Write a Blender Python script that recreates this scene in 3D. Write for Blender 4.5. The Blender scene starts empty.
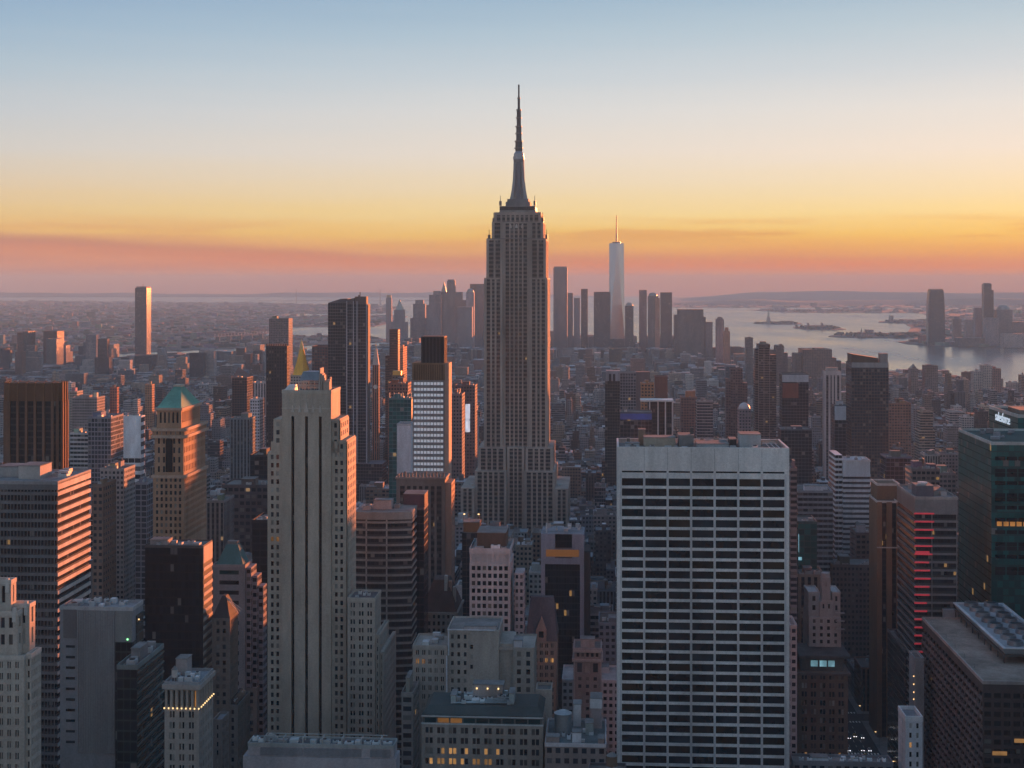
import bpy, bmesh, math, random
import numpy as np
from mathutils import Vector, Matrix
R = math.radians
random.seed(11)
# ---------------------------------------------------------------- view constants
F, CX, HY, CZ = 1450.0, 512.0, 284.0, 279.0       # focal length in px, principal column, eye-level row, eye height (m)
TH = R(3.67)                                       # the street grid runs 3.67 degrees off the view axis
CT, ST = math.cos(TH), math.sin(TH)
GZ = 10.0                                          # street level above the harbour water
SUN_AZ, SUN_EL = R(26), R(1.75)
scene = bpy.context.scene
col = scene.collection
# ---------------------------------------------------------------- camera
cam_data = bpy.data.cameras.new('camera'); cam = bpy.data.objects.new('camera', cam_data); col.objects.link(cam)
cam.location = (0, 0, CZ); cam.rotation_euler = (R(90), 0, 0)
cam_data.sensor_width = 36.0; cam_data.lens = 36.0 * F / 1024.0
cam_data.shift_y = -(384 - HY) / 1024.0
cam_data.clip_start = 5; cam_data.clip_end = 200000
scene.camera = cam
# ---------------------------------------------------------------- exposure and sampling
EXPO = 2.05
scene.view_settings.view_transform = 'Standard'; scene.view_settings.look = 'None'
scene.view_settings.exposure = EXPO; scene.view_settings.gamma = 1.0; scene.view_settings.use_curve_mapping = False
cy = scene.cycles
cy.use_denoising = True
try: cy.denoiser = 'OPENIMAGEDENOISE'
except Exception: pass
cy.max_bounces = 6; cy.diffuse_bounces = 3; cy.glossy_bounces = 3; cy.transmission_bounces = 2; cy.volume_bounces = 2
cy.use_adaptive_sampling = True; cy.adaptive_threshold = 0.02
cy.sample_clamp_indirect = 4.0
# ---------------------------------------------------------------- sky
def lin(c):
    return tuple(((x / 255) / 12.92 if x / 255 <= .04045 else ((x / 255 + .055) / 1.055) ** 2.4) for x in c)
class NT:
    def __init__(s, tree): s.t = tree; s.n = tree.nodes; s.l = tree.links
    def new(s, typ, **kw):
        n = s.n.new(typ)
        for k, v in kw.items(): setattr(n, k, v)
        return n
    def put(s, sock, v):
        if hasattr(v, 'is_output') or hasattr(v, 'links'): s.l.new(v, sock)
        else: sock.default_value = v
    def math(s, op, a, b=0.0, c=None, clamp=False):
        n = s.new('ShaderNodeMath', operation=op, use_clamp=clamp); s.put(n.inputs[0], a); s.put(n.inputs[1], b)
        if c is not None: s.put(n.inputs[2], c)
        return n.outputs[0]
    def mix(s, f, a, b, blend='MIX'):
        n = s.new('ShaderNodeMix', data_type='RGBA', blend_type=blend)
        s.put(n.inputs[0], f)
        for i, v in ((6, a), (7, b)):
            if isinstance(v, tuple) and len(v) == 3: v = v + (1,)
            s.put(n.inputs[i], v)
        return n.outputs[2]
    def mixf(s, f, a, b):
        n = s.new('ShaderNodeMix', data_type='FLOAT'); s.put(n.inputs[0], f); s.put(n.inputs[2], a); s.put(n.inputs[3], b); return n.outputs[0]
    def ramp(s, fac, stops, interp='LINEAR'):
        n = s.new('ShaderNodeValToRGB'); e = n.color_ramp.elements; n.color_ramp.interpolation = interp
        while len(e) > 1: e.remove(e[-1])
        e[0].position = stops[0][0]; e[0].color = tuple(stops[0][1]) + (1,)
        for p, c in stops[1:]:
            q = e.new(p); q.color = tuple(c) + (1,)
        s.put(n.inputs[0], fac); return n.outputs[0]
    def rng(s, v, a, b, c=0.0, d=1.0, smooth=False):
        n = s.new('ShaderNodeMapRange'); n.interpolation_type = 'SMOOTHSTEP' if smooth else 'LINEAR'; n.clamp = True
        for i, q in enumerate((v, a, b, c, d)): s.put(n.inputs[i], q)
        return n.outputs[0]
    def noise(s, vec, scale, detail=3.0, rough=.5):
        n = s.new('ShaderNodeTexNoise'); n.inputs['Scale'].default_value = scale; n.inputs['Detail'].default_value = detail; n.inputs['Roughness'].default_value = rough
        if vec is not None: s.put(n.inputs['Vector'], vec)
        return n.outputs[0]

world = bpy.data.worlds.new('World'); scene.world = world; world.use_nodes = True
w = NT(world.node_tree); w.n.clear()
tc = w.new('ShaderNodeTexCoord')
nrm = w.new('ShaderNodeVectorMath', operation='NORMALIZE'); w.l.new(tc.outputs['Generated'], nrm.inputs[0])
sep = w.new('ShaderNodeSeparateXYZ'); w.l.new(nrm.outputs[0], sep.inputs[0])
dx, dy, dz = sep.outputs
hl = w.math('SQRT', w.math('ADD', w.math('MULTIPLY', dx, dx), w.math('MULTIPLY', dy, dy)))
el = w.math('DIVIDE', dz, w.math('MAXIMUM', hl, .001))               # tangent of the elevation
cs = w.math('DIVIDE', w.math('ADD', w.math('MULTIPLY', dx, math.sin(SUN_AZ)), w.math('MULTIPLY', dy, math.cos(SUN_AZ))), w.math('MAXIMUM', hl, .001))
mp = w.new('ShaderNodeMapping'); mp.inputs['Scale'].default_value = (3.0, 3.0, 60.0); w.l.new(nrm.outputs[0], mp.inputs[0])
nz = w.noise(mp.outputs[0], 1.6, 4.0, .55)
wob = w.math('MULTIPLY', w.math('SUBTRACT', nz, .5), .010)
fe = w.math('MULTIPLY', w.math('ADD', el, wob), 4.0)                 # ramp runs over tan 0 .. 0.25
def E(y): return max(0.0, (HY - y) / F * 4.0)
left_sky = [(0, lin((204, 142, 128))), (E(268), lin((212, 148, 124))), (E(250), lin((232, 170, 118))), (E(232), lin((240, 190, 116))), (E(212), lin((236, 202, 144))), (E(188), lin((228, 206, 174))),
            (E(155), lin((214, 209, 201))), (E(115), lin((198, 204, 208))), (E(75), lin((178, 196, 208))), (E(35), lin((158, 184, 205))), (E(0), lin((142, 172, 200))), (1.0, lin((112, 142, 178)))]
right_sky = [(0, lin((226, 136, 88))), (E(268), lin((236, 146, 82))), (E(248), lin((246, 172, 80))), (E(234), lin((252, 200, 96))), (E(216), lin((253, 222, 150))), (E(192), lin((246, 224, 180))),
             (E(155), lin((240, 227, 212))), (E(110), lin((226, 224, 220))), (E(75), lin((206, 214, 219))), (E(35), lin((184, 203, 214))), (E(0), lin((164, 190, 208))), (1.0, lin((124, 152, 182)))]
# the half of the sky behind the viewer, and the dome overhead: dusk blue over a muted mauve belt
back_sky = [(0, lin((160, 172, 178))), (.10, lin((161, 174, 183))), (.35, lin((140, 166, 184))), (1.0, lin((128, 160, 190)))]
zen = lin((102, 136, 174))
side = w.rng(cs, .70, .99)
c_view = w.mix(side, w.ramp(fe, left_sky), w.ramp(fe, right_sky))
fb = w.math('MULTIPLY', el, 1.0)
c_all = w.mix(w.rng(cs, -.2, .62, smooth=True), w.ramp(fb, back_sky), c_view)
c_all = w.mix(w.rng(el, .22, 1.3, smooth=True), c_all, zen)
# long cloud bank low over the horizon with a ragged upper rim, and thin streaks above it
mp2 = w.new('ShaderNodeMapping'); mp2.inputs['Scale'].default_value = (5.0, 5.0, 46.0); mp2.inputs['Location'].default_value = (3.1, 1.7, 0); w.l.new(nrm.outputs[0], mp2.inputs[0])
n2 = w.noise(mp2.outputs[0], 1.3, 5.0, .55)
rim = w.math('ADD', w.math('ADD', .0205, w.math('MULTIPLY', w.math('MAXIMUM', w.math('SUBTRACT', -.05, dx), 0.0), .045)), w.math('MULTIPLY', w.math('SUBTRACT', n2, .5), .013))
dd = w.math('SUBTRACT', rim, el)
bank = w.rng(dd, -.0036, .0060, smooth=True)
bank = w.math('MULTIPLY', bank, w.rng(cs, -.2, .45))
mp3 = w.new('ShaderNodeMapping'); mp3.inputs['Scale'].default_value = (4.0, 4.0, 90.0); mp3.inputs['Location'].default_value = (7.3, 2.2, .4); w.l.new(nrm.outputs[0], mp3.inputs[0])
n3 = w.noise(mp3.outputs[0], 1.5, 4.0, .6)
streak = w.math('MULTIPLY', w.rng(n3, .46, .60, smooth=True), w.math('MULTIPLY', w.rng(el, .022, .034, smooth=True), w.rng(el, .050, .034, smooth=True)))
c_bank = w.mix(side, lin((214, 136, 108)), lin((255, 118, 28)))
c_bank = w.mix(w.rng(n3, .35, .7), c_bank, w.mix(side, lin((228, 146, 110)), lin((255, 140, 46))))
c_all = w.mix(w.math('MULTIPLY', streak, w.mixf(side, .40, .60)), c_all, w.mix(side, lin((226, 160, 112)), lin((226, 150, 84))))
c_bank = w.mix(w.rng(dd, .002, .011, smooth=True), w.mix(side, lin((192, 128, 112)), lin((236, 138, 76))), c_bank)
c_all = w.mix(w.math('MULTIPLY', bank, .94), c_all, c_bank)
# the cooler clear sky of the same low sun
sky = w.new('ShaderNodeTexSky'); sky.sky_type = 'NISHITA'; sky.sun_disc = False
sky.sun_elevation = SUN_EL; sky.sun_rotation = SUN_AZ; sky.altitude = 280; sky.dust_density = 2.0
bg = w.new('ShaderNodeBackground'); w.l.new(c_all, bg.inputs[0]); bg.inputs[1].default_value = 2 ** -EXPO
bg2 = w.new('ShaderNodeBackground'); w.l.new(sky.outputs[0], bg2.inputs[0]); bg2.inputs[1].default_value = 0.0015
ad = w.new('ShaderNodeAddShader'); w.l.new(bg.outputs[0], ad.inputs[0]); w.l.new(bg2.outputs[0], ad.inputs[1])
wo = w.new('ShaderNodeOutputWorld'); w.l.new(ad.outputs[0], wo.inputs[0])
# ---------------------------------------------------------------- sun
sd = bpy.data.lights.new('sun', 'SUN'); sd.energy = 5.0; sd.angle = R(.55); sd.color = (1.0, .255, .075)
so = bpy.data.objects.new('sun', sd); col.objects.link(so)
sdir = Vector((math.sin(SUN_AZ) * math.cos(SUN_EL), math.cos(SUN_AZ) * math.cos(SUN_EL), math.sin(SUN_EL)))
so.rotation_euler = sdir.to_track_quat('Z', 'Y').to_euler()
so.location = (900, 300, 700)

# ---------------------------------------------------------------- materials
MATS = {}
def newmat(name):
    m = bpy.data.materials.new(name); m.use_nodes = True; t = NT(m.node_tree); t.n.clear()
    out = t.new('ShaderNodeOutputMaterial'); p = t.new('ShaderNodeBsdfPrincipled'); t.l.new(p.outputs[0], out.inputs[0])
    MATS[name] = m; return t, p
def tint_node(t):
    a = t.new('ShaderNodeAttribute'); a.attribute_name = 'tint'; return a.outputs['Color']
def weather(t, c, s1=.05, s2=.35, lo=.70, hi=1.20):
    g = t.new('ShaderNodeNewGeometry')
    mpn = t.new('ShaderNodeMapping'); mpn.inputs['Scale'].default_value = (1, 1, .22); t.l.new(g.outputs['Position'], mpn.inputs[0])
    a = t.noise(mpn.outputs[0], s1, 4.0, .6); b = t.noise(mpn.outputs[0], s2, 3.0, .6)
    e = t.noise(g.outputs['Position'], 1.3, 2.0, .6)
    f = t.math('MULTIPLY', t.math('MULTIPLY', t.rng(a, .3, .7, lo, hi), t.rng(b, .3, .7, .88, 1.09)), t.rng(e, .3, .7, .88, 1.1))
    v = t.new('ShaderNodeVectorMath', operation='SCALE'); t.l.new(c, v.inputs[0]); t.l.new(f, v.inputs['Scale'])
    return v.outputs[0]
def tinted(name, rough=.85, metal=0.0, spec=.3, **kw):
    t, p = newmat(name); t.l.new(weather(t, tint_node(t), **kw), p.inputs['Base Color'])
    p.inputs['Roughness'].default_value = rough; p.inputs['Metallic'].default_value = metal; p.inputs['Specular IOR Level'].default_value = spec
tinted('masonry'); tinted('roofing', .9, 0, .2, s1=.09, s2=.6, lo=.6, hi=1.3)
tinted('metalwork', .45, .55, .5); tinted('polished', .22, .9, .5, lo=.92, hi=1.05); tinted('paint', .5)
def facade(name, u0, u1, v0, v1, blinds=.16, lit=.003, glass=(.016, .021, .030), spandrel=None, grough=.12, vary=.6, spec=.45):
    t, p = newmat(name)
    uv = t.new('ShaderNodeUVMap'); s = t.new('ShaderNodeSeparateXYZ'); t.l.new(uv.outputs[0], s.inputs[0])
    fu = t.math('FRACT', s.outputs[0]); fv = t.math('FRACT', s.outputs[1])
    cu = t.math('FLOOR', s.outputs[0]); cv = t.math('FLOOR', s.outputs[1])
    cb = t.new('ShaderNodeCombineXYZ'); t.l.new(cu, cb.inputs[0]); t.l.new(cv, cb.inputs[1])
    wn = t.new('ShaderNodeTexWhiteNoise', noise_dimensions='2D'); t.l.new(cb.outputs[0], wn.inputs['Vector'])
    sc = t.new('ShaderNodeSeparateColor'); t.l.new(wn.outputs['Color'], sc.inputs[0]); r1, r2, r3 = sc.outputs
    gt = lambda a, b: t.math('GREATER_THAN', a, b); lt = lambda a, b: t.math('LESS_THAN', a, b); mul = lambda a, b: t.math('MULTIPLY', a, b)
    inu = mul(gt(fu, u0), lt(fu, u1)); inv = mul(gt(fv, v0), lt(fv, v1)); win = mul(inu, inv)
    g = t.new('ShaderNodeNewGeometry'); sn = t.new('ShaderNodeSeparateXYZ'); t.l.new(g.outputs['Normal'], sn.inputs[0])
    upright = lt(t.math('ABSOLUTE', sn.outputs[2]), .6); win = mul(win, upright); inu = mul(inu, upright)
    wall = weather(t, tint_node(t))
    if spandrel: wall = t.mix(inu, wall, spandrel)
    pane = t.mix(r2, tuple(x * (1 - vary * .5) for x in glass), tuple(x * (1 + vary) for x in glass))
    pane = t.mix(mul(gt(r1, 1 - blinds), .8), pane, t.mix(r3, (.10, .10, .11), (.24, .235, .22)))
    t.l.new(t.mix(win, wall, pane), p.inputs['Base Color'])
    t.l.new(t.mixf(win, .85, grough), p.inputs['Roughness']); t.l.new(t.mixf(win, .25, spec), p.inputs['Specular IOR Level'])
    on = mul(gt(r3, 1 - lit), win)
    p.inputs['Emission Color'].default_value = (1, .55, .2, 1); t.l.new(mul(on, .055), p.inputs['Emission Strength'])
facade('punched', .22, .78, .25, .75)
facade('paired', .14, .86, .22, .74, .18)
facade('ribbon', .03, .97, .36, .90, .10, .004, (.016, .02, .028))
facade('pier', .30, .80, .28, .92, .08, .004, (.016, .018, .024), (.05, .048, .05))
facade('curtain', .05, .95, .10, .94, .05, .003, (.011, .015, .022), spec=.3)
facade('tealglass', .04, .96, .08, .93, .02, .003, (.008, .078, .080), vary=.7, spec=.2, grough=.3)
facade('blueglass', .06, .94, .08, .92, .08, .004, (.03, .055, .085))
facade('paleglass', .08, .92, .20, .90, .30, .002, (.20, .23, .27), grough=.3)
def pane(name, c, rough=.1, emit=None, st=0, metal=0):
    t, p = newmat(name)
    oi = t.new('ShaderNodeObjectInfo'); g = t.new('ShaderNodeNewGeometry')
    n = t.noise(g.outputs['Position'], .16, 2.0)
    k = t.math('MULTIPLY', t.rng(oi.outputs['Random'], 0, 1, .6, 1.5), t.rng(n, .3, .7, .6, 1.5))
    cc = t.new('ShaderNodeRGB'); cc.outputs[0].default_value = c + (1,)
    v = t.new('ShaderNodeVectorMath', operation='SCALE'); t.l.new(cc.outputs[0], v.inputs[0]); t.l.new(k, v.inputs['Scale'])
    t.l.new(v.outputs[0], p.inputs['Base Color']); p.inputs['Roughness'].default_value = rough; p.inputs['Metallic'].default_value = metal
    if emit:
        p.inputs['Emission Color'].default_value = emit + (1,); t.l.new(t.math('MULTIPLY', k, st), p.inputs['Emission Strength'])
pane('pane_dark', (.012, .015, .02)); pane('pane_blue', (.022, .032, .044)); pane('pane_blind', (.20, .195, .18), .4)
pane('pane_shade', (.06, .058, .057), .3); pane('pane_lit', (.3, .2, .1), .3, (1, .48, .14), .06); pane('pane_teal', (.008, .035, .04)); pane('pane_pale', (.85, .88, .93), .4, (.85, .9, 1), .06); pane('pane_brown', (.024, .017, .012))  # pane_pale glows faintly in place of a bright sky reflection
pane('pane_orange', (.2, .1, .03), .3, (1, .42, .1), .05); pane('pane_cyan', (.2, .4, .45), .3, (.35, .75, .9), .07)
def glow(name, c, s):
    t, p = newmat(name); p.inputs['Base Color'].default_value = tuple(x * .5 for x in c) + (1,); p.inputs['Emission Color'].default_value = c + (1,); p.inputs['Emission Strength'].default_value = s
glow('glow_red', (1, .08, .12), .05); glow('glow_warm', (1, .66, .3), .40); glow('glow_white', (.95, .95, 1), 1.0); glow('glow_tail', (1, .06, .03), .7); glow('glow_sign', (.72, .85, 1), .15)
t_, p_ = newmat('pane_white'); p_.inputs['Base Color'].default_value = (.85, .87, .9, 1); p_.inputs['Roughness'].default_value = .35; p_.inputs['Emission Color'].default_value = (.82, .88, 1, 1); p_.inputs['Emission Strength'].default_value = .04  # white hotel panes: faint glow stands in for reflected sky
glow('glow_green', (.3, 1, .4), .6); glow('glow_amber', (1, .42, .1), .010)

# ---------------------------------------------------------------- mesh collector
class MB:
    def __init__(s): s.v = []; s.f = []; s.uv = []; s.mi = []; s.t = []; s.o = (random.randint(0, 900), random.randint(0, 900)); s.cur = None; s.m = 0
    def face(s, pts, uv=None, mi=None):
        b = len(s.v); s.v += [tuple(p) for p in pts]; s.f.append(tuple(range(b, b + len(pts))))
        s.uv += uv if uv else [(.01, .01)] * len(pts); s.mi.append(s.m if mi is None else mi); s.t.append(s.cur)
    def wallq(s, a, b, z0, z1, bay, fl, zb=0.0, u0=0.0):
        """an upright wall from plan point a to b (outside on the right of a->b walking with the face seen from outside left to right)"""
        L = math.hypot(b[0] - a[0], b[1] - a[1]); n = max(1, round(L / bay)) if bay else 1
        ua, ub = s.o[0] + u0, s.o[0] + u0 + n; va, vb = s.o[1] + (z0 - zb) / fl, s.o[1] + (z1 - zb) / fl
        s.face([(a[0], a[1], z0), (b[0], b[1], z0), (b[0], b[1], z1), (a[0], a[1], z1)], [(ua, va), (ub, va), (ub, vb), (ua, vb)] if bay else None)
    def prism(s, poly, z0, z1, bay=0, fl=3.6, cap=True, capmi=None, bottom=False):
        k = len(poly)
        for i in range(k):
            a, b = poly[i], poly[(i + 1) % k]
            nfl = max(1, round((z1 - z0) / fl)); s.wallq(a, b, z0, z1, bay, (z1 - z0) / nfl, z0, 37 * i)
        if cap: s.face([(p[0], p[1], z1) for p in poly], mi=capmi)
        if bottom: s.face([(p[0], p[1], z0) for p in reversed(poly)])
    def box(s, x0, x1, y0, y1, z0, z1, bay=0, fl=3.6, cap=True, capmi=None, bottom=True):
        s.prism([(x0, y0), (x1, y0), (x1, y1), (x0, y1)], z0, z1, bay, fl, cap, capmi, bottom)
    def frustum(s, pa, za, pb, zb, cap=True, bay=0, fl=3.6):
        k = len(pa)
        for i in range(k):
            j = (i + 1) % k
            n = max(1, round(math.dist(pa[i], pa[j]) / bay)) if bay else 1; h = (zb - za) / fl
            u = s.o[0] + 41 * i; vv = s.o[1]
            s.face([(*pa[i], za), (*pa[j], za), (*pb[j], zb), (*pb[i], zb)], [(u, vv), (u + n, vv), (u + n, vv + h), (u, vv + h)] if bay else None)
        if cap: s.face([(*p, zb) for p in pb])
    def cyl(s, cx, cy, r0, r1, z0, z1, n=12, cap=True):
        c = [(math.cos(2 * math.pi * i / n), math.sin(2 * math.pi * i / n)) for i in range(n)]
        pa = [(cx + r0 * a, cy + r0 * b) for a, b in c]; pb = [(cx + r1 * a, cy + r1 * b) for a, b in c]
        s.frustum(pa, z0, pb, z1, cap and r1 > .01)
    def tube(s, p, q, r, n=6):
        p, q = Vector(p), Vector(q); d = (q - p).normalized(); a = d.orthogonal().normalized(); b = d.cross(a)
        rs = [a * math.cos(2 * math.pi * i / n) * r + b * math.sin(2 * math.pi * i / n) * r for i in range(n)]
        for i in range(n):
            j = (i + 1) % n; s.face([p + rs[i], p + rs[j], q + rs[j], q + rs[i]])
        s.face([p + x for x in reversed(rs)]); s.face([q + x for x in rs])
    def build(s, name, mat, parent=None, tint=(.4, .4, .4), label=None, loc=None):
        me = bpy.data.meshes.new(name); me.from_pydata(s.v, [], s.f)
        for m in (mat if isinstance(mat, (list, tuple)) else [mat]): me.materials.append(MATS[m])
        me.polygons.foreach_set('material_index', s.mi)
        ul = me.uv_layers.new(name='UVMap'); ul.data.foreach_set('uv', np.array(s.uv, dtype=np.float32).ravel())
        at = me.attributes.new('tint', 'FLOAT_COLOR', 'FACE')
        at.data.foreach_set('color', np.array([(*(c or tint), 1) for c in s.t], dtype=np.float32).ravel())
        me.update()
        o = bpy.data.objects.new(name, me); col.objects.link(o)
        if parent: o.parent = parent
        if loc: o.location = loc
        if label: o['label'] = label
        return o
def tag(o, label=None, cat=None, group=None, kind=None):
    if label: o['label'] = label
    if cat: o['category'] = cat
    if group: o['group'] = group
    if kind: o['kind'] = kind
    return o
def zat(y, D): return CZ - (y - HY) * D / F
def gpt(px, py, z=0.0):
    D = (CZ - z) * F / (py - HY); return ((px - CX) / F * D, D)
def uvgrid(X, Y): return (X * CT - Y * ST, X * ST + Y * CT)
def ungrid(u, v): return (u * CT + v * ST, -u * ST + v * CT)

# ---------------------------------------------------------------- building helper
HEROES = []      # (px0, px1, yb, D) : rows above yb stay free of nearer filling buildings
FOOT = []        # plan rectangles in grid axes
NAMED = []       # landmarks used to word the labels of the filling blocks: (px, py, D, phrase)
class Bd:
    """a building placed by where its front corners stand: local x to the right along the front, y away from the viewer, z up from the street"""
    def __init__(s, name, label, x0, x1, ytop, D, side=None, depth=None, yb=560, cat='building', short=None, group=None, yaw=True, gz=GZ, foot=True):
        c, si = (CT, ST) if yaw else (1, 0)
        s.D = D; s.gz = gz; s.c, s.s = c, si
        s.P = ((x0 - CX) / F * D, D); s.x0, s.x1 = x0, x1
        s.w = s.X(x1)
        if side is not None:
            k = (side - CX) / F
            Q = (s.P[0] + s.w * c, s.P[1] - s.w * si) if side > x1 - .01 and side > (x0 + x1) / 2 else s.P
            depth = (k * Q[1] - Q[0]) / (si - k * c)
        s.d = depth or 25.0
        s.h = zat(ytop, D) - gz
        r = bpy.data.objects.new(name, None); col.objects.link(r); r.location = (s.P[0], s.P[1], gz)
        r.rotation_euler = (0, 0, -TH if yaw else 0); r.empty_display_size = 5
        tag(r, label, cat, group); s.root = r; s.k = D / F
        s.wins = []
        corners = [s.world(0, 0), s.world(s.w, 0), s.world(0, s.d), s.world(s.w, s.d)]
        px = [CX + p[0] / p[1] * F for p in corners]; HEROES.append((min(px) - 1, max(px) + 1, yb, D))
        g = [uvgrid(*p) for p in corners]
        if foot: FOOT.append((min(a for a, b in g), max(a for a, b in g), min(b for a, b in g), max(b for a, b in g)))
        s.yb = yb; s.zv = max(0.0, zat(yb, D) - gz - 6)
        if short: NAMED.append(((x0 + x1) / 2, (ytop + min(yb, 768)) / 2, D, short))
    def X(s, px):
        k = (px - CX) / F; return (k * s.D - s.P[0]) / (s.c + k * s.s)
    def Z(s, y): return zat(y, s.D) - s.gz
    def world(s, x, y): return (s.P[0] + x * s.c + y * s.s, s.P[1] - x * s.s + y * s.c)
    def part(s, name, mb, mat, tint=(.4, .4, .4), label=None, parent=None):
        return mb.build(name, mat, parent or s.root, tint, label)
    def tower(s, mat, tint, bay=3.2, fl=3.7, x=None, y=None, z=None, name='wall', label=None):
        mb = MB(); x = x or (0, s.w); y = y or (0, s.d); z = z or (0, s.h)
        mb.box(*x, *y, *z, bay, fl); return s.part(name, mb, mat, tint, label)
    # walls with real openings
    def relief(s, mb, x, y, z, bay, fl, wf=.5, hf=.55, faces='FRL', dep=.35, edge=1.2, sill=.28, group=1, gap=.0):
        x0, x1, y0, y1 = *x, *y; z0, z1 = z; zl = max(z0, min(z1, s.zv))
        sides = {'F': ((x0, y0), (x1, y0)), 'R': ((x1, y0), (x1, y1)), 'L': ((x0, y1), (x0, y0)), 'B': ((x1, y1), (x0, y1))}
        for k, (a, b) in sides.items():
            if k not in faces or z1 - zl < fl:
                mb.wallq(a, b, z0, z1, 0, 1)
            else:
                if zl > z0: mb.wallq(a, b, z0, zl, 0, 1)
                s.openings(mb, a, b, zl, z1, bay, fl, wf, hf, dep, edge, sill, group, gap, k)
        mb.face([(x0, y0, z1), (x1, y0, z1), (x1, y1, z1), (x0, y1, z1)])
    def openings(s, mb, a, b, z0, z1, bay, fl, wf, hf, dep, edge, sill, group, gap, key):
        L = math.hypot(b[0] - a[0], b[1] - a[1]); du = ((b[0] - a[0]) / L, (b[1] - a[1]) / L); n = (du[1], -du[0])
        cnt = max(1, int((L - 2 * edge) / bay + .35)); st = (L - 2 * edge) / cnt
        us = []
        for i in range(cnt):
            c0 = edge + i * st; ww = st * wf
            if group == 1: us.append((c0 + (st - ww) / 2, c0 + (st + ww) / 2))
            else:
                q = ww / group
                for g_ in range(group): us.append((c0 + (st - ww) / 2 + g_ * q + gap / 2, c0 + (st - ww) / 2 + (g_ + 1) * q - gap / 2))
        rows = max(1, int((z1 - z0 - .6) / fl)); zs = []
        for i in range(rows):
            zb = z1 - .6 - (i + 1) * fl; zs.append((zb + fl * sill, zb + fl * (sill + hf)))
        zs.sort()
        P = lambda u, z, d=0: (a[0] + du[0] * u - n[0] * d, a[1] + du[1] * u - n[1] * d, z)
        Q = lambda u0, u1, za, zb: mb.face([P(u0, za), P(u1, za), P(u1, zb), P(u0, zb)])
        zc = z0
        for za, zb in zs:
            if za > zc + .001: Q(0, L, zc, za)
            uc = 0
            for u0, u1 in us:
                Q(uc, u0, za, zb)
                mb.face([P(u0, za), P(u1, za), P(u1, za, dep), P(u0, za, dep)]); mb.face([P(u0, zb, dep), P(u1, zb, dep), P(u1, zb), P(u0, zb)])
                mb.face([P(u0, za), P(u0, za, dep), P(u0, zb, dep), P(u0, zb)]); mb.face([P(u1, za, dep), P(u1, za), P(u1, zb), P(u1, zb, dep)])
                s.wins.append((P(u0, za, dep - .02), du, u1 - u0, zb - za, key)); uc = u1
            Q(uc, L, za, zb); zc = zb
        Q(0, L, zc, z1)
    def glaze(s, mats, cap=100, name='window', pick=None):
        """every pane is a part; past a hundred on one building the rest share one part"""
        order = {'F': 0, 'R': 1, 'L': 1, 'B': 2}
        vis = 'R' if (s.x0 + s.x1) / 2 < 605 else 'L'
        ws = sorted(s.wins, key=lambda q: (0 if q[4] in ('F', vis) else 1, -round(q[0][2], 1), order[q[4]], q[0][0]))
        meshes = {}; rest = MB(); restm = {}
        names = list(dict.fromkeys(mats)); first = {}
        def quad(mb, o, du, w_, h_):
            x, y, z = o; p = lambda u, v: (x + du[0] * u, y + du[1] * u, z + v)
            mb.face([p(0, 0), p(w_, 0), p(w_, h_), p(0, h_)])
        for i, (o, du, w_, h_, key) in enumerate(ws):
            m = pick(o, key) if pick else None
            m = m or random.choice(mats)
            if i < cap:
                k = (round(w_, 2), round(h_, 2), m)
                if k not in meshes:
                    mb = MB(); quad(mb, (0, 0, 0), (1, 0), w_, h_)
                    ob = mb.build(name, m, s.root); meshes[k] = ob.data
                else:
                    ob = bpy.data.objects.new(name, meshes[k]); col.objects.link(ob); ob.parent = s.root
                ob.location = o; ob.rotation_euler = (0, 0, math.atan2(du[1], du[0]))
            else:
                if m not in names: names.append(m)
                rest.m = names.index(m); quad(rest, o, du, w_, h_)
        if rest.f:
            ob = rest.build(name, names, s.root); ob['kind'] = 'stuff'
        s.wins = []
    def parapet(s, x=None, y=None, z=None, h=1.1, t=.4, tint=(.3, .29, .27), out=.12, mat='masonry'):
        x = x or (0, s.w); y = y or (0, s.d); z = s.h if z is None else z
        x0, x1, y0, y1 = x[0] - out, x[1] + out, y[0] - out, y[1] + out; mb = MB(); lo = z - .5
        mb.box(x0, x1, y0, y0 + t, lo, z + h); mb.box(x0, x1, y1 - t, y1, lo, z + h)
        mb.box(x0, x0 + t, y0 + t, y1 - t, lo, z + h); mb.box(x1 - t, x1, y0 + t, y1 - t, lo, z + h)
        return s.part('parapet', mb, mat, tint)
    def roof(s, x=None, y=None, z=None, tint=(.16, .155, .15), t=.15, ins=.6):
        x = x or (0, s.w); y = y or (0, s.d); z = s.h if z is None else z
        mb = MB(); mb.box(x[0] + ins, x[1] - ins, y[0] + ins, y[1] - ins, z, z + t); return s.part('roof', mb, 'roofing', tint)
    def bulkhead(s, x, y, h, z=None, tint=(.25, .24, .23), name='bulkhead', mat='masonry', bay=0, cap=True):
        z = s.h if z is None else z; mb = MB(); mb.box(*x, *y, z + .15, z + h, bay, 3.4)
        o = s.part(name, mb, mat, tint)
        if cap:
            m2 = MB(); m2.box(x[0] - .15, x[1] + .15, y[0] - .15, y[1] + .15, z + h, z + h + .3); s.part('roof_cap', m2, 'roofing', (.2, .2, .2), parent=o)
        return o
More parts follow.
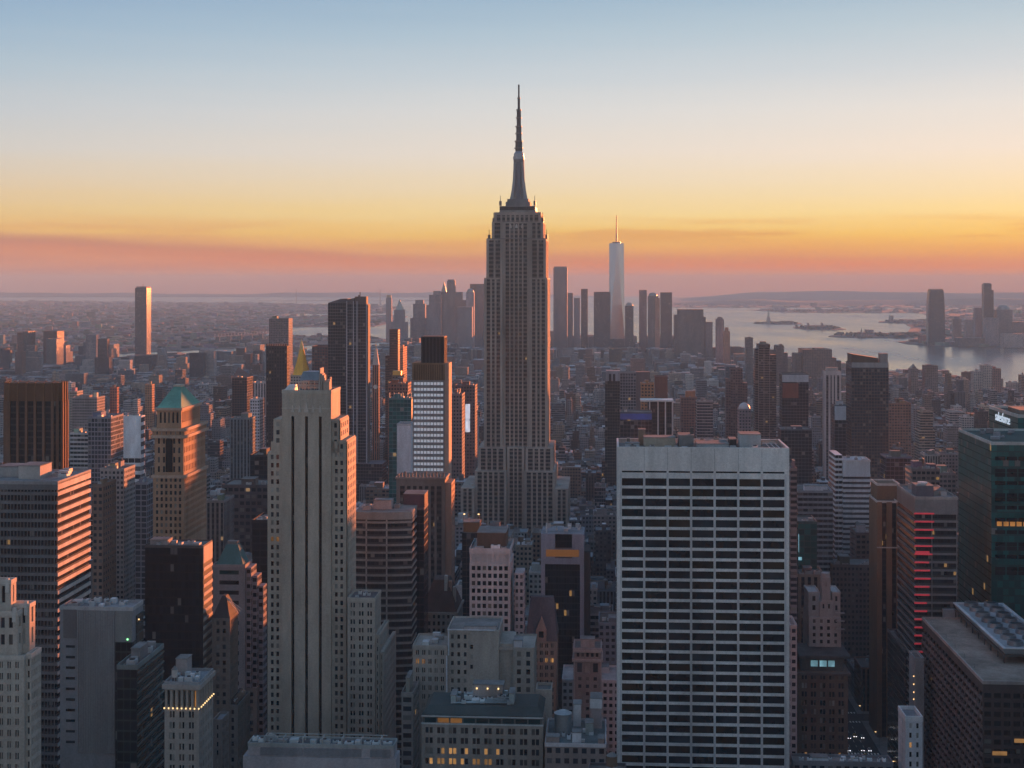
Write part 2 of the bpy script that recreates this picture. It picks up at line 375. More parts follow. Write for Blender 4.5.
    def tank(s, x, y, z=None, r=2.0, h=3.6, leg=2.4, tint=(.14, .10, .075)):
        z = (s.h if z is None else z) + .15
        mb = MB(); mb.cyl(x, y, r, r * .96, z + leg, z + leg + h, 12); o = s.part('water_tank', mb, 'masonry', tint)
        m2 = MB(); m2.cyl(x, y, r * 1.08, .02, z + leg + h, z + leg + h + 1.3, 12); s.part('tank_roof', m2, 'metalwork', (.2, .19, .18), parent=o)
        for i in range(4):
            m3 = MB(); a = math.pi / 4 + i * math.pi / 2; m3.tube((x + r * .7 * math.cos(a), y + r * .7 * math.sin(a), z), (x + r * .7 * math.cos(a), y + r * .7 * math.sin(a), z + leg), .16); s.part('tank_leg', m3, 'metalwork', (.1, .1, .1), parent=o)
    def units(s, n, x=None, y=None, z=None, seed=0, size=(2.0, 4.5), hh=(1.2, 2.6), tint=(.38, .39, .4)):
        rr = random.Random(seed + int(s.x0)); x = x or (1.5, s.w - 1.5); y = y or (1.5, s.d - 1.5); z = (s.h if z is None else z) + .15
        done = []
        for _ in range(n * 6):
            if len(done) >= n: break
            a, b = rr.uniform(*size), rr.uniform(*size)
            if x[1] - x[0] < a + .5 or y[1] - y[0] < b + .5: continue
            cx_, cy_ = rr.uniform(x[0], x[1] - a), rr.uniform(y[0], y[1] - b)
            if any(cx_ < q[1] + .3 and cx_ + a > q[0] - .3 and cy_ < q[3] + .3 and cy_ + b > q[2] - .3 for q in done): continue
            done.append((cx_, cx_ + a, cy_, cy_ + b)); h = rr.uniform(*hh); k = rr.uniform(.5, 1.3)
            mb = MB(); mb.box(cx_, cx_ + a, cy_, cy_ + b, z, z + h); o = s.part('rooftop_unit', mb, 'paint', tuple(q * k for q in tint))
            if rr.random() < .6:
                m2 = MB(); m2.cyl(cx_ + a / 2, cy_ + b / 2, min(a, b) * .34, min(a, b) * .34, z + h, z + h + .3, 10); s.part('fan', m2, 'metalwork', (.06, .06, .065), parent=o)
    def bar(s, name, x, y, z, mat='masonry', tint=(.4, .4, .4), parent=None):
        mb = MB(); mb.box(*x, *y, *z); return s.part(name, mb, mat, tint, parent=parent)
    def cornice(s, z, x=None, y=None, out=.7, h=1.2, tint=(.3, .28, .25)):
        x = x or (0, s.w); y = y or (0, s.d); mb = MB()
        x0, x1, y0, y1 = x[0] - out, x[1] + out, y[0] - out, y[1] + out; t = out + .02
        mb.box(x0, x1, y0, y[0] - .003, z - h, z); mb.box(x0, x1, y[1] + .003, y1, z - h, z); mb.box(x0, x[0] - .003, y[0] - .003, y[1] + .003, z - h, z); mb.box(x[1] + .003, x1, y[0] - .003, y[1] + .003, z - h, z)
        return s.part('cornice', mb, 'masonry', tint)
DARKW = ['pane_dark'] * 9 + ['pane_blue'] * 3 + ['pane_shade'] * 2 + ['pane_blind']
OLDW = ['pane_dark'] * 8 + ['pane_blue'] * 2 + ['pane_shade'] * 3 + ['pane_blind'] * 2
# ---------------------------------------------------------------- water, land, hills, haze
def setup_ground_materials():
    t, p = newmat('water')
    g = t.new('ShaderNodeNewGeometry'); m = t.new('ShaderNodeMapping'); m.inputs['Scale'].default_value = (1, .35, 1); t.l.new(g.outputs['Position'], m.inputs[0])
    n = t.noise(m.outputs[0], .0022, 5.0, .6)
    p.inputs['Base Color'].default_value = (.07, .065, .06, 1); t.l.new(t.rng(n, .35, .65, .12, .28), p.inputs['Roughness']); p.inputs['IOR'].default_value = 3.0
    nb = t.noise(g.outputs['Position'], .02, 4.0, .6)
    b = t.new('ShaderNodeBump'); b.inputs['Strength'].default_value = .06; b.inputs['Distance'].default_value = 1.5; t.l.new(nb, b.inputs['Height']); t.l.new(b.outputs[0], p.inputs['Normal'])
    for name, c1, c2, sc, rough in (('land', (.085, .075, .07), (.16, .14, .125), .006, .95), ('asphalt', (.04, .04, .043), (.06, .06, .062), .12, .9), ('pavement', (.17, .165, .16), (.25, .245, .235), .1, .9),
                                    ('hill', (.05, .06, .04), (.10, .095, .07), .002, 1), ('marking', (.6, .6, .58), (.75, .75, .72), .5, .7), ('foliage', (.035, .04, .028), (.07, .065, .045), .05, .95)):
        t, p = newmat(name); g = t.new('ShaderNodeNewGeometry'); n = t.noise(g.outputs['Position'], sc, 5.0, .65)
        t.l.new(t.mix(t.rng(n, .35, .65), c1, c2), p.inputs['Base Color']); p.inputs['Roughness'].default_value = rough
setup_ground_materials()
def sheet(name, x0, x1, y0, y1, z, mat, nx=1, ny=1):
    mb = MB()
    for i in range(nx):
        for j in range(ny):
            xa, xb = x0 + (x1 - x0) * i / nx, x0 + (x1 - x0) * (i + 1) / nx; ya, yb_ = y0 + (y1 - y0) * j / ny, y0 + (y1 - y0) * (j + 1) / ny
            mb.face([(xa, ya, z), (xb, ya, z), (xb, yb_, z), (xa, yb_, z)])
    o = mb.build(name, mat); o['kind'] = 'structure'; return o
sheet('water', -21000, 21000, -2500, 33000, 0, 'water', 4, 4)
def landmass(name, rows, zf, mat='land'):
    mb = MB()
    rr = []
    for (a, b) in zip(rows, rows[1:]):
        n = max(1, int(abs(b[0] - a[0]) / 500))
        for i in range(n):
            f = i / n; rr.append(tuple(p + (q - p) * f for p, q in zip(a, b)))
    rr.append(rows[-1])
    rnd = random.Random(len(rows))
    L = [(xl, y, zf(y)) for (y, xl, xr) in rr]; Rr = [(xr, y, zf(y)) for (y, xl, xr) in rr]
    for i in range(len(rr) - 1):
        mb.face([L[i], Rr[i], Rr[i + 1], L[i + 1]])
        lo = lambda p: (p[0], p[1], -1)
        mb.face([Rr[i], lo(Rr[i]), lo(Rr[i + 1]), Rr[i + 1]]); mb.face([lo(L[i]), L[i], L[i + 1], lo(L[i + 1])])
    mb.face([(L[0][0], L[0][1], -1), (Rr[0][0], Rr[0][1], -1), Rr[0], L[0]]); mb.face([(Rr[-1][0], Rr[-1][1], -1), (L[-1][0], L[-1][1], -1), L[-1], Rr[-1]])
    o = mb.build(name, mat); o['kind'] = 'structure'; return o
def zman(y): return GZ if y < 3000 else (3.5 if y > 5500 else GZ - 6.5 * (y - 3000) / 2500)
MAN = [(-1500, -1900, 2200), (0, -1800, 1900), (1200, -2000, 1560), (2400, -2200, 1350), (3300, -2250, 1310), (4000, -2050, 1290), (4400, -1850, 1140), (5000, -1500, 1010), (5600, -900, 900), (6200, -560, 790), (6700, -250, 700), (7050, 0, 450), (7200, 120, 300)]
BKN = [(-1500, -15000, -2600), (0, -15000, -2500), (2400, -15000, -2850), (4000, -15000, -2600), (5200, -15000, -2150), (6200, -15000, -1250), (7000, -15000, -560), (7500, -15000, -700), (7760, -15000, -1340), (9300, -15000, -1480), (9480, -15000, -900),
       (11000, -15000, -840), (12500, -15000, -900), (12700, -15000, -2020), (13500, -15000, -2050), (13700, -15000, -1200), (17500, -15000, -1350), (18400, -15000, -1700), (21000, -15000, -3400), (24300, -15000, -9000)]
NJ = [(2500, 3600, 19000), (5000, 2800, 19000), (6200, 2330, 19000), (6480, 1920, 19000), (6700, 1830, 19000), (6950, 1850, 19000), (7150, 2000, 19000), (7420, 2050, 19000), (7520, 1700, 19000), (7700, 1680, 19000), (8000, 1800, 19000), (8250, 2250, 19000),
      (9300, 2560, 19000), (10200, 2760, 19000), (10450, 2640, 19000), (10750, 2720, 19000), (11400, 3400, 19000), (13900, 3900, 19000), (14100, 2700, 19000), (15600, 2520, 19000), (16000, 3600, 19000), (16300, 6000, 19000)]
landmass('ground', MAN, zman)
landmass('far_shore', BKN, lambda y: 3.0)
landmass('far_river_bank', NJ, lambda y: 3.0)
landmass('distant_shore', [(17000, 2050, 20000), (17800, 1850, 20000), (20000, 1900, 20000), (30000, 2600, 20000), (32800, 4000, 20000)], lambda y: 4.0)
def hills(name, x0, x1, y0, h, seed, wob=.35, depth=2500, n=140):
    rr = random.Random(seed); ph = [rr.uniform(0, 6.3) for _ in range(6)]; mb = MB(); ys = [-.5, -.28, -.1, .05, .3, .5]; pr = [0, .55, .92, 1, .6, 0]
    def hh(x): 
        q = (x - x0) / (x1 - x0); e = min(1, q * 9, (1 - q) * 9)
        return h * e * (1 - wob + wob * (.5 * math.sin(x / 1500 + ph[0]) + .3 * math.sin(x / 610 + ph[1]) + .2 * math.sin(x / 270 + ph[2])))
    for i in range(n):
        xa, xb = x0 + (x1 - x0) * i / n, x0 + (x1 - x0) * (i + 1) / n
        for j in range(5):
            P = lambda x, k: (x, y0 + ys[k] * depth + 200 * math.sin(x / 900 + k), 3.9 + hh(x) * pr[k])
            mb.face([P(xa, j), P(xb, j), P(xb, j + 1), P(xa, j + 1)])
    o = mb.build(name, 'hill'); o['kind'] = 'structure'
hills('hills', 2100, 15000, 20500, 95, 3)
hills('hills', 3000, 16500, 26500, 150, 5, .18)
hills('hills', -15500, 2500, 31200, 118, 9, .3, 1600)
def island(name, x0, x1, y0, y1, z=3.0):
    mb = MB(); n = 22; cx_, cy_, rx, ry = (x0 + x1) / 2, (y0 + y1) / 2, (x1 - x0) / 2, (y1 - y0) / 2; rr = random.Random(int(x0))
    a = []
    for i in range(n):
        t_ = 2 * math.pi * i / n; k = rr.uniform(.86, 1.06); a.append((cx_ + rx * k * math.copysign(abs(math.cos(t_)) ** .8, math.cos(t_)), cy_ + ry * k * math.sin(t_)))
    mb.frustum(a, -1, [(cx_ + (p[0] - cx_) * .985, cy_ + (p[1] - cy_) * .985) for p in a], z); o = mb.build(name, 'land'); o['kind'] = 'structure'
island('island', 1705, 2040, 9950, 10450)
island('island', 1770, 2070, 8780, 9420)
# air: one closed box of thin even haze
hz = MB(); hz.box(-22000, 22000, -2900, 34500, -2.0, 468.0)
hm = bpy.data.materials.new('haze'); hm.use_nodes = True; ht = NT(hm.node_tree); ht.n.clear(); MATS['haze'] = hm
ho = ht.new('ShaderNodeOutputMaterial'); hv = ht.new('ShaderNodeVolumePrincipled')
hv.inputs['Color'].default_value = (.50, .81, 1.0, 1); hv.inputs['Density'].default_value = 5.4e-5; hv.inputs['Anisotropy'].default_value = -.25
ht.l.new(hv.outputs[0], ho.inputs['Volume'])
hb = hz.build('haze', 'haze'); hb['kind'] = 'stuff'

# ---------------------------------------------------------------- streets
AVES = [(-1150, 26), (-950, 26), (-750, 24), (-600, 20), (-463, 34), (-313, 22), (-163, 26), (144, 27), (424, 27), (704, 27), (984, 27), (1264, 27)]
def street_v(k): return 672 + 80 * k
STREETS = [(street_v(k), 26 if k % 8 == 0 else 15) for k in range(-6, 40)]
def gridsheet(mb, u0, u1, v0, v1, z):
    mb.face([(*ungrid(u0, v0), z), (*ungrid(u1, v0), z), (*ungrid(u1, v1), z), (*ungrid(u0, v1), z)])
mb = MB()
for u, wd in AVES[3:10]: gridsheet(mb, u - wd / 2, u + wd / 2, 200, 3000, GZ + .008)
o = mb.build('avenue_roads', 'asphalt'); o['kind'] = 'structure'
mb = MB()
for v, wd in STREETS[:30]: gridsheet(mb, -700, 720, v - wd / 2, v + wd / 2, GZ + .004)
o = mb.build('street_roads', 'asphalt'); o['kind'] = 'structure'
mb = MB()
for (ua, wa), (ub, wb) in zip(AVES[4:9], AVES[5:10]):
    for (va, xa), (vb, xb) in zip(STREETS[:16], STREETS[1:17]):
        x0_, x1_, y0_, y1_ = ua + wa / 2, ub - wb / 2, va + xa / 2, vb - xb / 2
        poly = [ungrid(x0_, y0_), ungrid(x1_, y0_), ungrid(x1_, y1_), ungrid(x0_, y1_)]; mb.prism(poly, GZ - .1, GZ + .14)
o = mb.build('pavement', 'pavement'); o['kind'] = 'structure'
mb = MB()
for k in range(60):
    v = 700 + k * 9
    if any(abs(v + 2 - s_) < w_ / 2 + 6 for s_, w_ in STREETS): continue
    for du_ in (-6, -2, 2, 6): gridsheet(mb, 144 + du_ - .1, 144 + du_ + .1, v, v + 4, GZ + .013)
for s_, w_ in STREETS[6:14]:
    for side_ in (-1, 1):
        for i in range(14): gridsheet(mb, 144 - 12.5 + i * 1.85, 144 - 12.5 + i * 1.85 + .9, s_ + side_ * (w_ / 2 + 2) - 1.5, s_ + side_ * (w_ / 2 + 2) + 1.5, GZ + .013)
o = mb.build('road_markings', 'marking'); o['kind'] = 'structure'

# ---------------------------------------------------------------- far skyline
def far(label, x0, x1, y, D, yb, tint, style='punched', depth=None, crown=None, group=None, bay=4, fl=4, gz=None, short=None, name='skyscraper', yaw=True, steps=(), roof=True):
    b = Bd(name, label, x0, x1, y, D, depth=depth or (x1 - x0) * D / F * .9, yb=yb, group=group, gz=(zman(D) if gz is None else gz), short=short, yaw=yaw)
    b.tower(style, tint, bay, fl)
    if roof: b.roof(tint=(.18, .17, .17), t=.5)
    for (a0, a1, ya) in steps:          # lower shoulders beside the shaft
        b.tower(style, tint, bay, fl, x=(b.X(a0), b.X(a1)), y=(b.d * .15, b.d * .85), z=(0, b.Z(ya)), name='shoulder')
    if crown: crown(b)
    return b
def pyramid(y, ins=0, tint=(.3, .35, .33), mat='metalwork', name='spire_roof', n4=True):
    def f(b):
        mb = MB(); q = ins * b.w; mb.frustum([(q, q), (b.w - q, q), (b.w - q, b.d - q), (q, b.d - q)], b.h + .5, [(b.w / 2 - .3, b.d / 2 - .3), (b.w / 2 + .3, b.d / 2 - .3), (b.w / 2 + .3, b.d / 2 + .3), (b.w / 2 - .3, b.d / 2 + .3)], b.Z(y)); b.part(name, mb, mat, tint)
    return f
def boxcrown(x0, x1, y, tint=(.25, .24, .25), dy=(.2, .8), name='crown', mat='masonry'):
    def f(b):
        mb = MB(); mb.box(b.X(x0), b.X(x1), b.d * dy[0], b.d * dy[1], b.h + .5, b.Z(y)); b.part(name, mb, mat, tint)
    return f
def dome(y, tint=(.3, .33, .32), seg=5, mat='metalwork'):
    def f(b):
        mb = MB(); H_ = b.Z(y) - b.h; r = min(b.w, b.d) / 2
        for i in range(seg):
            a0, a1 = i / seg * math.pi / 2, (i + 1) / seg * math.pi / 2
            mb.cyl(b.w / 2, b.d / 2, r * math.cos(a0), max(.01, r * math.cos(a1)), b.h + H_ * math.sin(a0), b.h + H_ * math.sin(a1), 14, False)
        b.part('dome', mb, mat, tint)
    return f
GD = 'towers of the downtown skyline'; GJ = 'towers across the river'
SK = (.31, .29, .31)
far('pale slab with a bright rim standing first at the east end of the downtown skyline', 386, 391.5, 298, 6300, 330, (0.39, 0.37, 0.39), group=GD, crown=boxcrown(386.5, 391, 295, (.6, .5, .35)))
far('broad downtown block with a pointed stepped top beside the bright-rimmed slab', 394, 404, 310, 6200, 335, (0.31, 0.29, 0.31), 'punched', group=GD, crown=pyramid(299, .12), steps=((391, 407, 322),))
far('downtown tower with a flat shouldered top east of the tallest cluster', 413, 425, 304, 6300, 335, (0.27, 0.25, 0.27), 'paired', group=GD, crown=boxcrown(415, 423, 300), steps=((410, 429, 318),))
far('wide stepped downtown slab on the east side of the needle topped tower', 429, 441, 295, 6250, 340, (0.29, 0.27, 0.30), group=GD, steps=((426, 432, 305),), crown=boxcrown(433, 440, 291))
far('slender downtown tower tapering to a sharp needle beside the wide gold-edged tower', 440.5, 447, 292, 6300, 340, (0.28, 0.27, 0.29), 'ribbon', group=GD, crown=pyramid(281.5, .1))
far('tallest of the eastern downtown cluster, its river side catching gold light', 447, 455, 281, 6200, 340, (0.32, 0.30, 0.31), 'pier', group=GD, depth=38, steps=((443, 449, 300), (455, 462, 292), (461, 466, 300)), crown=boxcrown(447.6, 454.4, 279.5))
far('low broad downtown block between the gold-edged tower and the giant spired skyscraper', 458, 472, 307, 5900, 345, (0.29, 0.27, 0.29), 'punched', group=GD)
far('downtown tower with a rounded shoulder just east of the giant spired skyscraper', 466, 474, 292, 6100, 345, (0.46, 0.43, 0.47), group=GD, crown=dome(288.5))
far('wide flat-topped downtown tower partly behind the giant spired skyscraper', 470, 486, 284, 6400, 345, (0.37, 0.35, 0.38), 'curtain', group=GD)
far('tall flat-topped downtown tower with a gold lit edge west of the giant spired skyscraper', 553.4, 567.2, 268, 6100, 345, (0.32, 0.29, 0.32), 'pier', depth=58, group=GD, short='tall gold-edged tower', crown=boxcrown(553.9, 566.8, 266.5, (.2, .19, .2), (.05, .95)))
far('lower dark tower leaning against the gold-edged flat-topped downtown tower', 567.6, 573, 293, 6050, 345, (0.31, 0.30, 0.32), 'pier', group=GD)
far('small grey downtown slab between the gold-edged tower and the slim one', 573.8, 580, 298, 5900, 345, (0.33, 0.31, 0.34), group=GD)
far('slim square downtown tower midway to the faceted glass spire', 581, 587.8, 289, 6000, 345, (0.23, 0.22, 0.24), 'curtain', group=GD)
far('broad dark downtown slab standing hard against the faceted glass tower', 593.8, 610.5, 292, 5700, 345, (0.27, 0.26, 0.29), 'curtain', group=GD, short='broad dark slab')
far('dark tower with a rounded top beside the foot of the faceted glass tower', 625, 633.5, 306, 5600, 345, (0.29, 0.27, 0.29), 'curtain', group=GD, crown=dome(302.5))
far('narrow dark downtown slab standing apart on the river side', 639.2, 646.8, 290, 5900, 345, (0.22, 0.20, 0.22), group=GD)
far('downtown tower under a round dome between the two flat slabs by the river', 648, 658, 296, 5700, 345, (0.27, 0.25, 0.26), group=GD, crown=dome(292.5))
far('thin red stone tower glowing in the last sun among the river slabs', 655.2, 659.8, 298, 5500, 340, (0.60, 0.30, 0.21), group=GD)
far('pale flat-topped downtown slab closest to the open harbour', 660.4, 672, 292.5, 5650, 345, (0.34, 0.32, 0.33), 'curtain', group=GD, short='pale slab by the harbour')
b = far('massive rounded apartment block with stepped shoulders at the harbour edge', 678, 703.5, 309.5, 5000, 343, (.2, .185, .185), group=GD, steps=((674.5, 679, 315), (703, 706, 317)))
far('low dark block beside the massive rounded apartment block at the harbour', 705.6, 712.6, 322, 5000, 343, (0.30, 0.29, 0.31), 'pier', group=GD)
far('narrow dark tower near the harbour edge with a small cap', 716, 724, 319, 4700, 345, (0.31, 0.29, 0.30), group=GD, crown=boxcrown(717.5, 722.5, 317))
far('small red stepped tower catching the sun at the harbour edge', 723.4, 730, 331, 4600, 347, (0.60, 0.27, 0.18), group=GD, crown=boxcrown(725, 728.6, 327.5, (.45, .19, .12)))
# faceted glass tower with a spire
b = Bd('glass_skyscraper', 'tallest downtown tower, faceted glass tapering to a ringed roof and thin spire', 609.6, 624.6, 243, 5800, depth=60, yb=345, gz=3.5, short='faceted glass tower', yaw=False)
W_, Dp, H_ = b.w, b.w, b.h; z0_ = 56
B4 = [(0, 0), (W_, 0), (W_, Dp), (0, Dp)]; q_ = .5 * W_
T4 = [(q_, q_ - q_), (W_, q_), (q_, W_), (0, q_)]; T4 = [(q_ + (x - q_) * .98, q_ + (y - q_) * .98) for x, y in T4]
base = MB(); base.box(0, W_, 0, Dp, 0, z0_, 4, 4); b.part('base', base, 'curtain', (.3, .3, .32))
sh = MB()
for i in range(4):
    a, c_ = B4[i], B4[(i + 1) % 4]; t0_, t1_ = T4[i], T4[(i + 1) % 4]
    sh.face([(*a, z0_), (*c_, z0_), (*t0_, H_)]); sh.face([(*c_, z0_), (*t1_, H_), (*t0_, H_)])
sh.face([(*p, H_) for p in T4]); b.part('shaft', sh, 'polished', (.46, .50, .56))
m = MB(); m.cyl(q_, q_, 17, 17, H_ + .3, H_ + 5, 18); b.part('roof_ring', m, 'metalwork', (.2, .2, .22))
m = MB(); m.cyl(q_, q_, 3.6, 2.6, H_ + 5, b.Z(228), 8); m.cyl(q_, q_, 2.6, 1.6, b.Z(228), b.Z(215), 8); b.part('spire', m, 'metalwork', (.22, .2, .2))
for zz in (14, 34, 58):
    m = MB(); m.cyl(q_, q_, 4.4, 4.4, H_ + zz, H_ + zz + 2, 8); b.part('spire_ring', m, 'metalwork', (.3, .3, .3))
# tall residential tower standing alone over the east
b = far('lone tall slab tower far in the east with a reddish lit flank', 135, 146.6, 288, 5300, 352, (.30, .27, .27), 'curtain', depth=52, short='lone eastern tower', name='apartment_tower', crown=boxcrown(136, 146, 286.5, (.24, .2, .2), (.05, .95)))
m = MB(); m.tube((b.w * .5, b.d * .5, b.h), (b.w * .5, b.d * .5, b.h + 14), .8); b.part('mast', m, 'metalwork', (.2, .2, .2))
# across the river
def taper(b, segs, tint, style='curtain'):
    mb = MB()
    for (z0, k0, z1, k1) in segs:
        pa = [(b.w * (.5 + (x - .5) * k0), b.d * (.5 + (y - .5) * k0)) for x, y in ((.12, 0), (.88, 0), (1, .12), (1, .88), (.88, 1), (.12, 1), (0, .88), (0, .12))]
        pb = [(b.w * (.5 + (x - .5) * k1), b.d * (.5 + (y - .5) * k1)) for x, y in ((.12, 0), (.88, 0), (1, .12), (1, .88), (.88, 1), (.12, 1), (0, .88), (0, .12))]
        mb.frustum(pa, z0 * b.h, pb, z1 * b.h, z1 > .99, 4, 4)
    return b.part('wall', mb, style, tint)
b = Bd('glass_skyscraper', 'tall tapering glass tower standing alone on the point across the river', 928.6, 945.4, 290, 6550, depth=60, yb=346, gz=3, group=GJ, short='tower across the river')
taper(b, ((0, 1, .45, 1), (.45, 1, .8, .94), (.8, .94, 1, .84)), (.22, .2, .2)); m = MB(); m.box(b.w * .12, b.w * .88, b.d * .12, b.d * .88, b.h + .3, b.h + 5); b.part('crown', m, 'metalwork', (.3, .26, .24))
far('tallest of the far bank towers, slim with a stepped shoulder and flat crown', 984, 991.6, 284, 6600, 345, (.2, .18, .18), 'curtain', depth=40, group=GJ, gz=3, steps=((991, 994, 290),), crown=boxcrown(984.8, 991, 283))
far('dark mid-height block just inland from the tallest far bank tower', 975.2, 984, 308, 6700, 345, SK, group=GJ, gz=3)
b = far('bulky round-shouldered block at the end of the far bank group', 997, 1012.6, 310, 6600, 345, (.22, .2, .2), depth=60, group=GJ, gz=3); dome(305)(b)
far('small tower between the lone tapering tower and the main far bank group', 953.4, 961.6, 319, 6900, 345, (.26, .23, .22), group=GJ, gz=3, crown=boxcrown(955, 960, 316.5))
far('pale small block next inland of the main far bank group', 966, 974, 320, 7100, 345, (.3, .27, .26), group=GJ, gz=3)
far('dark base block in front of the tallest far bank tower', 986, 999, 318, 6500, 345, SK, group=GJ, gz=3)
far('long low white shed along the far bank waterfront', 1004, 1026, 334, 6300, 346, (.5, .47, .46), 'ribbon', depth=60, group=GJ, gz=3, name='pier_shed')
far('long low brown shed on the far bank beside the white one', 958, 985, 338, 6420, 345, (.22, .19, .18), 'ribbon', depth=60, group=GJ, gz=3, name='pier_shed')
far('squat brown block at the far edge of the frame across the river', 1013, 1030, 322, 6900, 345, (.25, .21, .2), group=GJ, gz=3)
far('old railway terminal with a clock cupola on the spit across the harbour', 858, 866, 333, 7700, 338, (.32, .22, .19), 'punched', depth=40, gz=3, name='terminal_building', crown=pyramid(327.5, .38))
far('long hall with corner turrets on the middle harbour island', 806, 826, 325.5, 9000, 331, (.33, .24, .21), 'punched', depth=70, gz=3, name='island_hall', crown=lambda b: [boxcrown(808, 809.6, 323)(b), boxcrown(822, 823.6, 323)(b)])
far('low wing building on the harbour island beside the turreted hall', 828, 838, 327, 9100, 331, (.3, .22, .2), depth=60, gz=3, name='island_wing')
# statue on its island
b = Bd('statue', 'robed statue with raised torch on a stepped pedestal on the farthest harbour island', 767, 770.4, 318.5, 10200, depth=24, yb=325, gz=3, cat='statue', yaw=False, foot=False)
cx_, cy_ = b.w / 2, b.d / 2
m = MB(); m.cyl(cx_, cy_, 45, 42, 0, 10, 11); b.part('fort_base', m, 'masonry', (.3, .27, .25))
m = MB(); m.frustum([(cx_ - 14, cy_ - 14), (cx_ + 14, cy_ - 14), (cx_ + 14, cy_ + 14), (cx_ - 14, cy_ + 14)], 10, [(cx_ - 9, cy_ - 9), (cx_ + 9, cy_ - 9), (cx_ + 9, cy_ + 9), (cx_ - 9, cy_ + 9)], 46); b.part('pedestal', m, 'masonry', (.34, .31, .28))
m = MB()
for (r0, r1, a, c_) in ((6.5, 5.6, 46, 58), (5.6, 4.2, 58, 68), (4.2, 4.8, 68, 74), (4.8, 1.8, 74, 77), (1.8, 2.6, 77, 79), (2.6, 2.2, 79, 82), (2.2, .2, 82, 83.5)): m.cyl(cx_, cy_, r0, r1, a, c_, 12, False)
m.tube((cx_ + 3.6, cy_, 73.5), (cx_ + 6.6, cy_, 80), 1.4); m.tube((cx_ + 6.6, cy_, 80), (cx_ + 7.2, cy_, 88), 1.1); m.tube((cx_ - 4, cy_, 73), (cx_ - 5, cy_ - 2.5, 65), 1.4)
b.part('figure', m, 'metalwork', (.22, .32, .28))
m = MB(); m.cyl(cx_ + 7.2, cy_, .8, 1.8, 88, 90, 8); m.cyl(cx_ + 7.2, cy_, 1.2, .1, 90, 94, 8, False); b.part('torch', m, 'metalwork', (.5, .38, .15))
m = MB(); m.box(cx_ - 6.5, cx_ - 4, cy_ - 4, cy_ - 3, 62, 70); b.part('tablet', m, 'metalwork', (.22, .32, .28))
m = MB()
for i in range(7):
    a = math.pi * (i + .5) / 7; m.tube((cx_ + 2.2 * math.cos(a), cy_, 81 + 1.2 * math.sin(a)), (cx_ + 4.6 * math.cos(a), cy_, 81.5 + 3.6 * math.sin(a)), .35, 4)
b.part('crown', m, 'metalwork', (.22, .32, .28))
# suspension bridges
def bridge(label, A, B_, f0, f1, ztop, zdeck, name='suspension_bridge', tint=(.22, .22, .23), trussmat='metalwork', wid=26, dk=6, group=None):
    A, B_ = Vector((*A, 0)), Vector((*B_, 0)); L = (B_ - A).length; r = bpy.data.objects.new(name, None); col.objects.link(r); r.location = A; r.rotation_euler = (0, 0, math.atan2((B_ - A).y, (B_ - A).x)); tag(r, label, 'bridge', group)
    m = MB(); m.box(0, L, -wid / 2, wid / 2, zdeck - dk, zdeck); m.build('deck', trussmat, r, tint)
    xs = (L * f0, L * f1)
    for x in xs:
        m = MB()
        for y in (-wid / 2 - 3, wid / 2 + 3): m.box(x - 5, x + 5, y - 4, y + 4, 0, ztop)
        m.box(x - 4, x + 4, -wid / 2 + 1, wid / 2 - 1, ztop - 14, ztop - 4); m.box(x - 4, x + 4, -wid / 2 + 1, wid / 2 - 1, zdeck + (ztop - zdeck) * .5, zdeck + (ztop - zdeck) * .5 + 7); m.build('bridge_tower', 'metalwork', r, (.28, .28, .3))
    for y in (-wid / 2 - 3, wid / 2 + 3):
        m = MB(); pts = [(0, zdeck)]
        for i in range(17):
            q = i / 16; pts.append((xs[0] + (xs[1] - xs[0]) * q, zdeck + 8 + (ztop - zdeck - 8) * (2 * q - 1) ** 2))
        pts.append((L, zdeck))
        for (xa, za), (xb, zb) in zip(pts, pts[1:]): m.tube((xa, y, za), (xb, y, zb), 1.1, 4)
        m.build('cable', 'metalwork', r, tint)
    for i in range(14):
        q = (i + .5) / 14; x = xs[0] + (xs[1] - xs[0]) * q; zc = zdeck + 8 + (ztop - zdeck - 8) * (2 * q - 1) ** 2; m = MB()
        for y in (-wid / 2 - 3, wid / 2 + 3): m.tube((x, y, zdeck), (x, y, zc), .5, 4)
        m.build('hanger', 'metalwork', r, tint)
bridge('long two-towered bridge in the haze where the bay narrows on the horizon', ((250 - 512) / F * 18400, 18400), ((440 - 512) / F * 18800, 18800), .24, .68, 211, 68)
A_, B_ = Vector(((212 - 512) / F * 6700, 6700, 0)), Vector(((276 - 512) / F * 7300, 7300, 0)); L_ = (B_ - A_).length
tb = bpy.data.objects.new('truss_bridge', None); col.objects.link(tb); tb.location = A_; tb.rotation_euler = (0, 0, math.atan2((B_ - A_).y, (B_ - A_).x)); tag(tb, 'low bridge with a pale truss crossing the river beyond the eastern rooftops', 'bridge')
m = MB(); m.box(0, L_, -12, 12, 33, 36); m.build('deck', 'masonry', tb, (.16, .16, .17))
m = MB(); m.box(0, L_, -11.5, -10.5, 46, 47.5); m.build('top_chord', 'masonry', tb, (.3, .3, .31))
for i in range(20): m = MB(); m.box(L_ * i / 20 + 2, L_ * i / 20 + 7, -11.5, -10.5, 36, 46); m.build('truss_post', 'masonry', tb, (.42, .42, .43))
for i in range(6): m = MB(); m.box(L_ * (i + .5) / 6 - 5, L_ * (i + .5) / 6 + 5, -10, 10, 0, 33); m.build('pier', 'masonry', tb, (.2, .2, .2))
